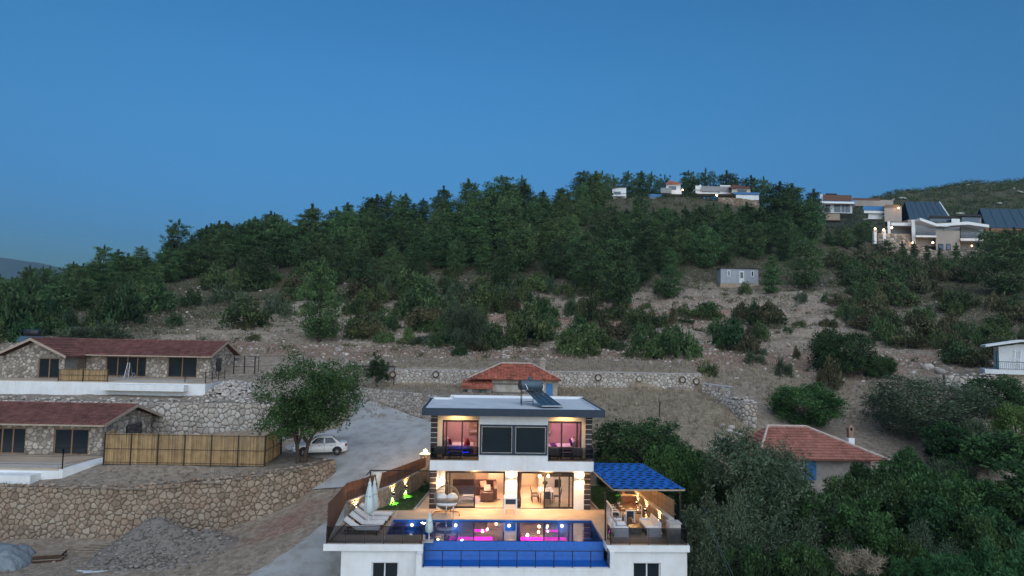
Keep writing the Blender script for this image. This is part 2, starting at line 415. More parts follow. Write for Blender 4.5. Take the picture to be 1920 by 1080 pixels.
def idx_mesh(name, verts, faces, m=None, smooth=False):
    verts = np.ascontiguousarray(verts, dtype=np.float32); faces = np.ascontiguousarray(faces, dtype=np.int32)
    me = bpy.data.meshes.new(name); k = faces.shape[1]
    me.vertices.add(len(verts)); me.vertices.foreach_set('co', verts.ravel())
    me.loops.add(faces.size); me.loops.foreach_set('vertex_index', faces.ravel())
    me.polygons.add(len(faces)); me.polygons.foreach_set('loop_start', np.arange(0, faces.size, k, dtype=np.int32))
    if smooth: me.polygons.foreach_set('use_smooth', np.ones(len(faces), dtype=bool))
    me.update(calc_edges=True)
    if m: me.materials.append(MATS[m])
    return me
def lamp(name, loc, watts, color=WARM, radius=0.05, parent=None, kind='POINT', spot=None, direction=None, size=None):
    d = bpy.data.lights.new(name, kind); d.energy = watts; d.color = color
    if kind in ('POINT', 'SPOT'): d.shadow_soft_size = radius
    if kind == 'SPOT': d.spot_size = spot or 1.2; d.spot_blend = 0.6
    if kind == 'AREA' and size: d.shape = 'RECTANGLE'; d.size, d.size_y = size
    o = bpy.data.objects.new(name, d); COL.objects.link(o); o.location = loc
    if direction is not None: o.rotation_euler = Vector(direction).to_track_quat('-Z', 'Y').to_euler()
    if parent is not None: o.parent = parent
    return o
# ------------------------------------------------------------------ terrain
def tps_fit(P, lam=0.02):
    P = np.array(P, float); xy = P[:, :2]; z = P[:, 2]; n = len(P)
    d2 = ((xy[:, None] - xy[None]) ** 2).sum(-1)
    K = np.where(d2 > 0, 0.5 * d2 * np.log(d2 + 1e-12), 0) + np.eye(n) * lam * 100
    A = np.zeros((n + 3, n + 3)); A[:n, :n] = K; A[:n, n] = 1; A[:n, n + 1:] = xy; A[n, :n] = 1; A[n + 1:, :n] = xy.T
    w = np.linalg.solve(A, np.concatenate([z, [0, 0, 0]]))
    def f(x, y):
        x = np.asarray(x, float); y = np.asarray(y, float); sh = np.broadcast(x, y).shape
        q = np.stack(np.broadcast_arrays(x, y), -1).reshape(-1, 2)
        out = np.empty(len(q))
        for a in range(0, len(q), 20000):
            b = q[a:a + 20000]; e = ((b[:, None] - xy[None]) ** 2).sum(-1)
            out[a:a + 20000] = np.where(e > 0, 0.5 * e * np.log(e + 1e-12), 0) @ w[:n] + w[n] + b @ w[n + 1:]
        return out.reshape(sh)
    return f
def vnoise(x, y, seed=0):
    def h(i, j): 
        k = np.sin(i * 127.1 + j * 311.7 + seed * 74.7) * 43758.5453
        return k - np.floor(k)
    i, j = np.floor(x), np.floor(y); fx, fy = x - i, y - j
    fx = fx * fx * (3 - 2 * fx); fy = fy * fy * (3 - 2 * fy)
    return (h(i, j) * (1 - fx) + h(i + 1, j) * fx) * (1 - fy) + (h(i, j + 1) * (1 - fx) + h(i + 1, j + 1) * fx) * fy
def fbm(x, y, seed=0, octv=4):
    s = 0; a = 0.5
    for k in range(octv): s = s + a * (vnoise(x * 2 ** k, y * 2 ** k, seed + k) - 0.5); a *= 0.5
    return s * 2
def pw(px, py, D): return tuple(at(px, py, D))
HILL = [(-60, 25, -4), (-50, 34, -3.7), (-35, 35, -3.6), (-25, 36, -3.6), (-50, 44, -3.6), (-35, 46, -3.6), (-24, 44, -3.3), (-60, 49, -3.6), (-36, 49.2, -3.5), (-26, 49.3, -3.2),
        (-20, 50.3, -2.7), (-16.3, 51.6, -1.6), (-14.2, 53.3, -0.1), (-15.6, 41.5, -3.3), (-12.4, 46, -1.5), (-13.5, 36, -4.6), (-11, 42, -3.1), (-10.4, 46, -1.5), (-10.2, 50, -0.4),
        (-9, 53, 0.2), (-11, 55, 0.7), (-12, 57, 1.3), (-16, 57, 1.32), (-8, 57, 1.6), (-9.5, 60, 2.2), (-10, 63, 2.8), (-8.5, 66, 3.2), (-14, 62, 2.4), (-14.5, 66, 3.2), (-13.5, 69.5, 3.9),
        (-16.6, 73, 4.45), (-20, 76, 5.3), (-25, 80, 7.3), (-22, 60, 0.8), (-35, 58, 0.3), (-50, 58, 0.3), (-35, 65, 0.6), (-55, 66, 0.8), (-24, 68, 3.4), (-35, 72, 3.6), (-50, 74, 4), (-34, 84, 8.2), (-50, 86, 8.4), (-62, 80, 7),
        (0, 46, -5), (0, 38, -6), (-6, 34, -6), (8, 36, -6.3), (8, 46, -4.5), (0, 52, -2), (6, 55, 0.2), (0, 58, 2.2), (0, 64, 4.2), (-4, 70, 5.1), (7, 60, 2.6), (8, 66, 4.2), (0, 72, 5.5), (-12, 75.2, 6.0), (-4, 75, 6.0), (5, 75, 6.05), (13, 75, 6.1), (20, 74, 5.9),
        (16, 66, 4.0), (21, 68, 4.7), (20, 61, 2.4), (14, 58, 1.2), (12, 52, -2.0), (13, 44, -5.4), (14, 36, -6.6), (22, 52, -2.6), (24, 44, -5.8), (26, 34, -7), (34, 40, -6.5), (36, 50, -3.5), (46, 45, -4.5), (48, 58, 0),
        (24, 66, 2.7), (26, 58, -1.7), (30, 62, 0.6), (25, 71, 4.6), (32, 70, 3.2), (27, 77, 6.0), (38, 78, 5.2), (36, 62, 0.6), (46, 68, 3.5), (50, 76, 5.8), (60, 76, 6.3), (66, 60, 3), (62, 84, 7.6), (80, 84, 9),
        pw(450, 640, 98), pw(650, 655, 96), pw(850, 665, 92), pw(1050, 665, 92), pw(700, 640, 104), pw(1000, 648, 104), pw(1250, 668, 92), pw(1450, 690, 88), pw(1550, 720, 84), pw(1640, 690, 90), pw(1450, 655, 100), (-40, 95, 9.4), (-60, 96, 9.5), (-85, 100, 10.5), (-85, 80, 6), (-80, 60, 0),
        pw(350, 585, 125), pw(600, 600, 122), pw(900, 605, 116), pw(1150, 610, 114), pw(1386, 531, 137), pw(1390, 585, 121), pw(1600, 580, 118), pw(1800, 615, 108), pw(1900, 570, 118), pw(120, 590, 128), pw(0, 585, 130),
        pw(550, 520, 148), pw(1100, 535, 138), pw(850, 560, 132), pw(1500, 490, 158), pw(1760, 498, 178), pw(1650, 530, 150), pw(1900, 500, 165), pw(1300, 500, 150),
        pw(0, 565, 150), pw(100, 540, 155), pw(250, 512, 165), pw(400, 482, 172), pw(600, 450, 180), pw(760, 425, 187), pw(960, 400, 193), pw(1150, 378, 202), pw(1300, 374, 208), pw(1430, 398, 210), pw(1540, 425, 214), pw(1700, 435, 225), pw(1850, 440, 228), pw(2000, 445, 230),
        (-140, 120, 12), (-140, 180, 8), (-180, 100, 4), (-100, 230, 22), (-30, 260, 42), (40, 270, 52), (110, 275, 46), (180, 270, 40), (-160, 260, -10), (40, 330, 35), (150, 330, 30), (110, 120, 14), (150, 160, 26), (200, 220, 38), (110, 80, 8), (100, 50, 2)]
hill_raw = tps_fit(HILL)
W3 = [(-16.0, 76.1), (-13.0, 75.6), (0, 75.5), (12, 75.4), (20.8, 74.6), (21.3, 73.9)]
W3S = [(20.7, 73.4), (22.6, 71.2)]
W3T = [(21.4, 69.9), (22.9, 66.0)]
def poly_y(path, x):
    p = np.array(path); return np.interp(x, p[:, 0], p[:, 1])
def zhill(x, y):
    x = np.asarray(x, float); y = np.asarray(y, float)
    z = hill_raw(x, y)
    far = np.clip((y - 82) / 30, 0, 1)
    z = z + fbm(x / 9, y / 9, 3) * (0.12 + 0.9 * far) + fbm(x / 2.2, y / 2.2, 9, 3) * (0.05 + 0.3 * far)
    # low old terraces on the open slope
    tm = np.clip((y - 97) / 6, 0, 1) * np.clip((146 - y) / 10, 0, 1) * np.clip((x + 62) / 15, 0, 1) * np.clip((72 - x) / 15, 0, 1)
    f = (y + 5 * fbm(x / 30, y / 30, 12, 2)) / 5.5; f = f - np.floor(f); st = np.clip((f - 0.62) / 0.26, 0, 1); st = st * st * (3 - 2 * st)
    z = z + tm * (st - f) * 1.5
    # ground behind the long wall stands 1.55 m above the field in front of it
    up = ((x > -17.2) & (x < 21.4) & (y > poly_y(W3, x) + 0.1)) * 1.0
    z = z + up * 1.55 * np.clip(1 - (y - 76) / 14, 0, 1)
    return z
# terraces above the retaining walls, each a sheet of its own
W1 = [(-62, 49.0), (-36.7, 49.0), (-27, 49.3), (-20.5, 50.4), (-16.4, 51.9), (-14.3, 53.5)]
T1P = [(-60, 49, 0.12), (-45, 49, 0.13), (-36, 49, 0.15), (-27, 49.4, 0.22), (-20.5, 50.6, 0.62), (-16.4, 52.1, 1.08), (-14.4, 53.6, 1.40), (-35, 51.2, 0.2), (-42, 51.2, 0.2), (-50, 51.2, 0.2), (-31.5, 51.5, 0.45), (-30.8, 53.3, 1.1), (-25, 53.3, 1.15), (-18.8, 53.4, 1.15),
       (-25, 51.4, 0.5), (-33, 56, 0.75), (-40, 60, 0.8), (-34, 65, 0.7), (-24, 60, 1.3), (-24, 65, 1.6), (-18, 60, 1.5), (-16.2, 54.5, 1.22), (-14.0, 57, 1.3), (-13.2, 60, 1.6), (-18.5, 64.5, 2.2), (-14.5, 65, 2.6), (-13, 63, 2.2), (-50, 60, 0.8), (-60, 60, 0.8), (-55, 67, 0.8)]
T1F = tps_fit(T1P)
W2 = [(-62, 66.6), (-42.5, 66.6), (-24.4, 65.1), (-19.2, 64.7), (-16.4, 66.0), (-15.9, 69.0), (-17.0, 72.5)]
T2P = [(-60, 66.7, 4.5), (-42, 66.7, 4.52), (-24.4, 65.2, 4.7), (-19.5, 65, 4.75), (-16.8, 66.4, 4.75), (-16.3, 69, 4.8), (-17.5, 72.6, 5.0), (-35, 69, 4.75), (-50, 69, 4.75), (-30, 69.5, 4.9), (-29, 72, 5.6), (-28.6, 76, 6.4), (-24, 71, 5.0), (-22, 75, 5.8), (-25, 79, 6.9), (-20, 78, 6.0), (-34, 80, 6.4), (-45, 84, 6.6), (-60, 80, 6.2), (-60, 72, 4.8)]
T2F = tps_fit(T2P)
W4 = [(-16.4, 73.4), (-12, 69.8), (-7.9, 66.2), (-5.2, 63.2)]
T4P = [(-16.4, 73.5, 5.75), (-7.8, 66.4, 5.75), (-5.2, 63.4, 5.55), (-12, 75.5, 6.0), (-3, 75.5, 6.0), (-2, 70, 5.6), (1, 64, 4.6), (-17, 78, 6.4)]
T4F = tps_fit(T4P)
def inside(poly, x, y):
    x = np.asarray(x, float); y = np.asarray(y, float); r = np.zeros(np.broadcast(x, y).shape, bool); n = len(poly)
    for i in range(n):
        (x0, y0), (x1, y1) = poly[i], poly[(i + 1) % n]
        if y0 == y1: continue
        c = ((y0 > y) != (y1 > y)) & (x < (x1 - x0) * (y - y0) / (y1 - y0) + x0); r ^= c
    return r
T1_POLY = W1 + [(-14.6, 55.2), (-15.2, 57.5), (-15.6, 65.0), (-18.9, 65.4), (-24.4, 65.8), (-42.5, 67.2), (-62, 67.2)]
T2_POLY = W2 + [(-19, 80), (-34, 86), (-62, 86)]
T4_POLY = W4 + [(-1.5, 63.5), (-1.5, 75.6), (-16.4, 76.0)]
def zt(f, x, y, seed): return f(x, y) + fbm(x / 2.5, y / 2.5, seed, 4) * 0.14
def ground(x, y):
    x = np.asarray(x, float); y = np.asarray(y, float)
    z = zhill(x, y)
    for poly, f, s in ((T1_POLY, T1F, 21), (T2_POLY, T2F, 22), (T4_POLY, T4F, 23)):
        k = inside(poly, x, y)
        if k.any(): z = np.where(k, np.maximum(z, zt(f, x, y, s)), z)
    return z
_D = np.concatenate([np.arange(30, 120, 0.5), np.arange(120, 330, 1.0)])
def hit(px, py):
    """the place on the ground seen at a pixel of the photograph"""
    d = ray(px, py); t = _D / d[1]
    X, Z = d[0] * t, CAM_H + d[2] * t
    g = ground(X, _D) - Z
    k = np.argmax(g > 0)
    if not (g > 0).any(): return None
    if k == 0: return (X[0], _D[0], float(ground(X[0], _D[0])))
    a = g[k - 1] / (g[k - 1] - g[k]); y = _D[k - 1] + a * (_D[k] - _D[k - 1]); x = d[0] * y / d[1]
    return (x, y, float(ground(x, y)))
def grid_mesh(name, xs, ys, zf, m, keep=None, attr=None):
    X, Y = np.meshgrid(xs, ys); Z = zf(X, Y); nx, ny = len(xs), len(ys)
    v = np.stack([X, Y, Z], -1).reshape(-1, 3)
    i = np.arange(ny - 1)[:, None] * nx + np.arange(nx - 1)[None]
    f = np.stack([i, i + 1, i + nx + 1, i + nx], -1).reshape(-1, 4)
    if keep is not None:
        cx = (X[:-1, :-1] + X[1:, 1:]) / 2; cy = (Y[:-1, :-1] + Y[1:, 1:]) / 2; f = f[keep(cx, cy).ravel()]
        u, inv = np.unique(f, return_inverse=True); v = v[u]; f = inv.reshape(-1, 4)
    me = idx_mesh(name, v, f, m, True)
    if attr is not None:
        a = me.color_attributes.new('soil', 'FLOAT_COLOR', 'POINT')
        a.data.foreach_set('color', attr(v[:, 0], v[:, 1], v[:, 2]).astype(np.float32).ravel())
    return me

# soil: stony earth, red soil, dry grass, and scrub litter under the trees (weights per vertex; all real soil colours)
m = bpy.data.materials.new('soil'); m.use_nodes = True; MATS['soil'] = m
nt = m.node_tree; p = nt.nodes['Principled BSDF']; p.inputs['Roughness'].default_value = 0.95; p.inputs['Specular IOR Level'].default_value = 0.1
ge = nd(nt, 'ShaderNodeNewGeometry'); vc = nd(nt, 'ShaderNodeAttribute', attribute_name='soil'); sep = nd(nt, 'ShaderNodeSeparateColor')
nt.links.new(vc.outputs['Color'], sep.inputs['Color'])
def noise_(scale, det=6, rough=0.6):
    n = nd(nt, 'ShaderNodeTexNoise'); n.inputs['Scale'].default_value = scale; n.inputs['Detail'].default_value = det; n.inputs['Roughness'].default_value = rough
    nt.links.new(ge.outputs['Position'], n.inputs['Vector']); return n
n1, n2, n3 = noise_(0.5), noise_(2.2, 8, 0.7), noise_(9, 4, 0.7)
e1 = ramp(nt, [(0.3, (0.15, 0.115, 0.085)), (0.5, (0.28, 0.225, 0.172)), (0.7, (0.40, 0.335, 0.27))]); nt.links.new(n2.outputs['Fac'], e1.inputs['Fac'])
e2 = ramp(nt, [(0.3, (0.17, 0.095, 0.068)), (0.55, (0.31, 0.195, 0.145)), (0.72, (0.44, 0.33, 0.26))]); nt.links.new(n2.outputs['Fac'], e2.inputs['Fac'])
e3 = ramp(nt, [(0.3, (0.17, 0.13, 0.085)), (0.6, (0.31, 0.25, 0.175)), (0.8, (0.42, 0.35, 0.26))]); nt.links.new(n2.outputs['Fac'], e3.inputs['Fac'])
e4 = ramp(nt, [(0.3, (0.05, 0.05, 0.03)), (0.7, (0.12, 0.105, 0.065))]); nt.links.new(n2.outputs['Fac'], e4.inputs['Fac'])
cur = e1.outputs['Color']
for ch, e in (('Red', e2), ('Green', e3), ('Blue', e4)):
    a = nd(nt, 'ShaderNodeMath', operation='MULTIPLY_ADD'); a.inputs[1].default_value = 0.9; nt.links.new(n1.outputs['Fac'], a.inputs[0])
    s_ = nd(nt, 'ShaderNodeMath', operation='SUBTRACT'); nt.links.new(sep.outputs[ch], s_.inputs[0]); s_.inputs[1].default_value = 0.45
    nt.links.new(s_.outputs[0], a.inputs[2])
    mr = nd(nt, 'ShaderNodeMapRange'); mr.inputs['From Min'].default_value = 0.35; mr.inputs['From Max'].default_value = 0.65; nt.links.new(a.outputs[0], mr.inputs['Value'])
    mu = nd(nt, 'ShaderNodeMath', operation='MULTIPLY', use_clamp=True); nt.links.new(mr.outputs[0], mu.inputs[0])
    gt = nd(nt, 'ShaderNodeMapRange'); gt.inputs['From Max'].default_value = 0.15; nt.links.new(sep.outputs[ch], gt.inputs['Value']); nt.links.new(gt.outputs[0], mu.inputs[1])
    mx = nd(nt, 'ShaderNodeMix', data_type='RGBA'); nt.links.new(mu.outputs[0], mx.inputs['Factor']); nt.links.new(cur, mx.inputs['A']); nt.links.new(e.outputs['Color'], mx.inputs['B'])
    cur = mx.outputs['Result']
# pale stones lying in the earth
vo = nd(nt, 'ShaderNodeTexVoronoi'); vo.inputs['Scale'].default_value = 2.6; vo.inputs['Randomness'].default_value = 1; nt.links.new(ge.outputs['Position'], vo.inputs['Vector'])
vr = nd(nt, 'ShaderNodeMapRange'); vr.inputs['From Min'].default_value = 0.27; vr.inputs['From Max'].default_value = 0.17; nt.links.new(vo.outputs['Distance'], vr.inputs['Value'])
sc_ = nd(nt, 'ShaderNodeSeparateColor'); nt.links.new(vo.outputs['Color'], sc_.inputs['Color'])
th = nd(nt, 'ShaderNodeMapRange'); th.inputs['From Min'].default_value = 0.5; th.inputs['From Max'].default_value = 0.56; nt.links.new(sc_.outputs['Red'], th.inputs['Value'])
mm = nd(nt, 'ShaderNodeMath', operation='MULTIPLY'); nt.links.new(vr.outputs[0], mm.inputs[0]); nt.links.new(th.outputs[0], mm.inputs[1])
m2 = nd(nt, 'ShaderNodeMath', operation='MULTIPLY'); nt.links.new(mm.outputs[0], m2.inputs[0]); nt.links.new(vc.outputs['Alpha'], m2.inputs[1])
mx = nd(nt, 'ShaderNodeMix', data_type='RGBA'); nt.links.new(m2.outputs[0], mx.inputs['Factor']); nt.links.new(cur, mx.inputs['A']); mx.inputs['B'].default_value = (0.48, 0.44, 0.4, 1)
nt.links.new(mx.outputs['Result'], p.inputs['Base Color'])
hh = nd(nt, 'ShaderNodeMath', operation='MULTIPLY_ADD'); hh.inputs[1].default_value = 0.6; nt.links.new(m2.outputs[0], hh.inputs[0]); nt.links.new(n3.outputs['Fac'], hh.inputs[2])
bp = nd(nt, 'ShaderNodeBump'); bp.inputs['Strength'].default_value = 0.8; bp.inputs['Distance'].default_value = 0.12; nt.links.new(hh.outputs[0], bp.inputs['Height']); nt.links.new(bp.outputs['Normal'], p.inputs['Normal'])

def soil_attr(x, y, z):
    """red, dry grass, litter, stones"""
    red = np.clip(1 - np.abs(y - 93) / 14, 0, 1) * np.clip((x + 75) / 20, 0, 1) * np.clip((75 - x) / 30, 0, 1) * 0.95 + np.clip(1 - np.abs(y - 120) / 20, 0, 1) * np.clip(1 - np.abs(x - 15) / 75, 0, 1) * 0.75
    red = np.maximum(red, np.clip(1 - np.hypot(x + 15.5, y - 49) / 5.5, 0, 1) * 0.75)
    red = np.maximum(red, np.clip(1 - np.hypot(x - 19, y - 64) / 4.5, 0, 1) * 0.8)
    dry = ((x > 3) & (x < 24) & (y > 57) & (y < 75)) * 0.85 + np.clip(1 - np.hypot(x - 34, y - 82) / 13, 0, 1) * 0.9 + ((x > -14) & (x < 22) & (y > 75.5) & (y < 84)) * 0.5 + ((y > 73) & (y < 75.5) & (x > -14) & (x < 21)) * 0.6
    dry = dry + np.clip(1 - np.abs(y - 108) / 12, 0, 1) * 0.45
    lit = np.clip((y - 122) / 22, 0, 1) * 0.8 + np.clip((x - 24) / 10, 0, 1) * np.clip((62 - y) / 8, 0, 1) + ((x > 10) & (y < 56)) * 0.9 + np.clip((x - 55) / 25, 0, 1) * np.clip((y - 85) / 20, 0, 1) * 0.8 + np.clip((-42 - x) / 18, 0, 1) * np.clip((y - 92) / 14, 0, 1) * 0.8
    sto = 0.5 + 0.5 * np.clip((y - 80) / 10, 0, 1)
    sto = np.where((x < -10) & (y < 75), 0.4, sto)
    return np.stack([np.clip(red, 0, 1), np.clip(dry, 0, 1), np.clip(lit, 0, 1), np.clip(sto, 0, 1)], -1)

def graded(a0, a1, step, lo, hi, grow):
    mid = list(np.arange(a0, a1 + 1e-6, step)); s = step; left = []; c = a0
    while c > lo: s = min(s * grow, 8); c -= s; left.append(c)
    s = step; right = []; c = a1
    while c < hi: s = min(s * grow, 8); c += s; right.append(c)
    return np.array(left[::-1] + mid + right)
xs = graded(-62, 62, 0.62, -330, 330, 1.12)
ys = graded(32, 100, 0.62, 6, 330, 1.035)
tag(obj('hillside', grid_mesh('hillside', xs, ys, zhill, 'soil', None, soil_attr)), 'stony hillside with red soil, dry grass and scrub behind the villa', kind='structure')
for nm, poly, f, s, lab in (('lower_terrace', T1_POLY, T1F, 21, 'earth terrace held by the long rubble stone wall'), ('upper_terrace', T2_POLY, T2F, 22, 'earth terrace under the upper stone bungalow'), ('field_terrace', T4_POLY, T4F, 23, 'earth bank held by the stone wall beside the ramp')):
    P_ = np.array(poly)
    gx = np.arange(P_[:, 0].min() - 0.2, P_[:, 0].max() + 0.6, 0.45); gy = np.arange(P_[:, 1].min() - 0.2, P_[:, 1].max() + 0.6, 0.45)
    tag(obj(nm, grid_mesh(nm, gx, gy, lambda a, b: zt(f, a, b, s), 'soil', lambda a, b: inside(poly, a, b), soil_attr)), lab, kind='structure')

# far land
me = MB().quad((-4200, -600, -60), (4200, -600, -60), (4200, 3900, -60), (-4200, 3900, -60)).mesh('plain', 'plain')
tag(obj('plain', me), 'low land reaching to the horizon beyond the hill', kind='structure')
gx = np.linspace(-3600, 600, 120); gy = np.linspace(2300, 3600, 30)
def zfar(x, y):
    prof = np.interp(x, [-3600, -2600, -2150, -1950, -1700, -1500, -1300, -900, -400, 600], [300, 318, 318, 290, 235, 175, 125, 80, 25, -60])
    s = np.sin(np.clip((y - 2300) / 1300, 0, 1) * PI) ** 0.6
    return -60 + (prof + 60 + fbm(x / 260, y / 260, 5, 5) * 50) * s
tag(obj('far_mountain', grid_mesh('far_mountain', gx, gy, zfar, 'far_hill')), 'distant blue mountain at the end of the ridge', kind='structure')
gx = np.linspace(60, 520, 130); gy = np.linspace(270, 560, 60)
def zback(x, y):
    q = pw(1580, 385, 400), pw(1660, 356, 400), pw(1760, 340, 400), pw(1850, 334, 400), pw(1920, 337, 400)
    prof = np.interp(x, [60, 120, 170] + [a[0] for a in q] + [380, 520], [20, 40, 66] + [a[2] for a in q] + [q[-1][2] - 2, q[-1][2] - 20])
    s = np.interp(y, [270, 300, 340, 400, 440, 560], [0.25, 0.45, 0.72, 1, 0.95, 0.3])
    return prof * s - 2.5 + fbm(x / 22, y / 22, 6, 5) * 6
back_me = grid_mesh('rocky_hill', gx, gy, zback, 'soil', None, lambda x, y, z: np.stack([x * 0, x * 0, x * 0 + 0.9, x * 0 + 0.6], -1))
tag(obj('rocky_hill', back_me), 'rocky scrub hill behind the hilltop villas', kind='structure')

# ramp and driveway: sheets laid on the ground
def strip(name, rows, m, lab, lift=0.06, na=14, sub=6):
    """rows of (left point, right point) joined into one sheet draped on the ground"""
    R = []
    for k in range(len(rows) - 1):
        for i in range(sub):
            t = i / sub; R.append([[rows[k][e][c] * (1 - t) + rows[k + 1][e][c] * t for c in (0, 1)] for e in (0, 1)])
    R.append([list(rows[-1][0]), list(rows[-1][1])])
    R = np.array(R); t = np.linspace(0, 1, na)[None, :, None]
    P = R[:, 0][:, None] * (1 - t) + R[:, 1][:, None] * t
    X, Y = P[..., 0], P[..., 1]; 
    X = X + fbm(X / 1.5, Y / 1.5, 31, 3) * 0.25 * ((t[..., 0] == 0) | (t[..., 0] == 1))
    Z = zhill(X, Y) + lift
    n = na; v = np.stack([X, Y, Z], -1).reshape(-1, 3); i = np.arange(len(R) - 1)[:, None] * n + np.arange(n - 1)[None]
    f = np.stack([i, i + 1, i + n + 1, i + n], -1).reshape(-1, 4)
    return tag(obj(name, idx_mesh(name, v, f, m, True)), lab, kind='structure')
strip('road', [((-15.2, 53.0), (-9.3, 51.5)), ((-15.5, 55.5), (-8.0, 53.8)), ((-19.6, 58.0), (-6.6, 56.5)), ((-19.4, 60.5), (-5.6, 59.5)), ((-15.6, 63.6), (-5.6, 62.4)), ((-15.5, 66.5), (-8.0, 65.9)), ((-15.8, 69.5), (-11.9, 69.4)), ((-17.4, 72.8), (-16.0, 73.2)), ((-22, 75.5), (-17.5, 75.8))],
      'road_concrete', 'pale gravel ramp widening beside the villa', 0.10, 26, 8)
strip('driveway', [((-19.8, 36.0), (-12.2, 34.0)), ((-15.7, 41.3), (-9.0, 39.5)), ((-12.6, 45.8), (-9.6, 45.5)), ((-11.2, 48.5), (-9.2, 48.2)), ((-11.0, 51.0), (-9.0, 50.5)), ((-10.8, 53.2), (-8.6, 52.6))],
      'driveway_concrete', 'concrete drive climbing along the fence of the villa', 0.16, 14, 8)

# ------------------------------------------------------------------ rubble stone walls
def clip_half(poly, a, b, c):
    """keep the side a*x + b*y <= c"""
    out = []; n = len(poly)
    for i in range(n):
        p, q = poly[i], poly[(i + 1) % n]; fp, fq = a * p[0] + b * p[1] - c, a * q[0] + b * q[1] - c
        if fp <= 0: out.append(p)
        if (fp < 0 < fq) or (fq < 0 < fp):
            t = fp / (fp - fq); out.append((p[0] + (q[0] - p[0]) * t, p[1] + (q[1] - p[1]) * t))
    return out
def cells(L, zlo, zhi, c, seed, jit=0.42, asp=1.25):
    """irregular stones: Voronoi cells of a jittered grid in the strip 0..L x zlo(s)..zhi(s)"""
    r = random.Random(seed); cw = c * asp; nx = max(1, int(round(L / cw))); cw = L / nx
    ss = np.linspace(0, L, 40); z0 = min(zlo(s) for s in ss); z1 = max(zhi(s) for s in ss)
    nz = max(1, int(round((z1 - z0) / c))); ch = (z1 - z0) / nz
    pt = {}; wt = {}
    for j in range(-1, nz + 1):
        for i in range(-1, nx + 1):
            off = 0.5 * (j % 2)
            pt[i, j] = ((i + off + 0.25 + (r.random() - 0.5) * 2 * jit) * cw, z0 + (j + 0.5 + (r.random() - 0.5) * 2 * jit) * ch)
    for k_ in pt: wt[k_] = r.random() ** 1.5 * 0.55 * cw * ch
    out = []
    for j in range(nz):
        for i in range(-1, nx + 1):
            if (i, j) not in pt: continue
            x, z = pt[i, j]; sc = min(max(x, 0), L)
            poly = [(x - 2 * cw, z - 2 * ch), (x + 2 * cw, z - 2 * ch), (x + 2 * cw, z + 2 * ch), (x - 2 * cw, z + 2 * ch)]
            for dj in (-2, -1, 0, 1, 2):
                for di in (-2, -1, 0, 1, 2):
                    q = pt.get((i + di, j + dj))
                    if q is None or (di == 0 and dj == 0): continue
                    a, b = q[0] - x, q[1] - z; poly = clip_half(poly, a, b, (q[0] ** 2 + q[1] ** 2 - x * x - z * z + wt[i, j] - wt[i + di, j + dj]) / 2)
                    if not poly: break
                if not poly: break
            for h in ((-1, 0, 0), (1, 0, L)):
                if poly: poly = clip_half(poly, *h)
            if not poly: continue
            e = 0.15; g0 = (zlo(min(L, sc + e)) - zlo(max(0, sc - e))) / (min(L, sc + e) - max(0, sc - e)); g1 = (zhi(min(L, sc + e)) - zhi(max(0, sc - e))) / (min(L, sc + e) - max(0, sc - e))
            poly = clip_half(poly, -g1, 1, zhi(sc) - g1 * sc)
            if poly: poly = clip_half(poly, g0, -1, -(zlo(sc) - g0 * sc))
            if len(poly) >= 3: out.append(poly)
    return out
def stone_geo(poly, gap, depth, r):
    """verts (s, z, d) and faces of one domed stone"""
    n = len(poly); cx = sum(p[0] for p in poly) / n; cz = sum(p[1] for p in poly) / n
    rad = min(math.hypot(p[0] - cx, p[1] - cz) for p in poly)
    if rad < gap * 1.3: return None
    # round the corners: shorten each corner and use mid points
    ring = []
    for i in range(n):
        p, q = poly[i], poly[(i + 1) % n]
        if n <= 6:
            ring.append((p[0] * 0.86 + q[0] * 0.14, p[1] * 0.86 + q[1] * 0.14)); ring.append((p[0] * 0.14 + q[0] * 0.86, p[1] * 0.14 + q[1] * 0.86))
        else: ring.append(((p[0] + q[0]) / 2, (p[1] + q[1]) / 2))
    k = len(ring); d = depth * (0.7 + 0.6 * r.random()); sh = 1 - gap / max(rad, 0.05)
    sh = max(0.55, min(0.95, sh)); vs = []
    for f, dd in ((sh, -0.03), (sh * 0.96, d * 0.55), (sh * 0.62, d)):
        for a, b in ring: vs.append((cx + (a - cx) * f, cz + (b - cz) * f, dd + (0 if dd < 0 else (r.random() - 0.5) * 0.25 * depth)))
    fs = [(t * k + i, t * k + (i + 1) % k, (t + 1) * k + (i + 1) % k, (t + 1) * k + i) for t in (0, 1) for i in range(k)]
    fs.append(tuple(range(2 * k, 3 * k)))
    return vs, fs, rad
class WallPath:
    def __init__(s, pts):
        s.p = [Vector(a) for a in pts]; s.cum = [0.0]
        for a, b in zip(s.p, s.p[1:]): s.cum.append(s.cum[-1] + (b - a).length)
        s.L = s.cum[-1]
    def at(s, t):
        t = min(max(t, 0), s.L); i = 0
        while i < len(s.p) - 2 and t > s.cum[i + 1]: i += 1
        a, b = s.p[i], s.p[i + 1]; d = (b - a).normalized(); q = a + d * (t - s.cum[i])
        return q, Vector((d.y, -d.x))                      # outward normal: to the right of travel
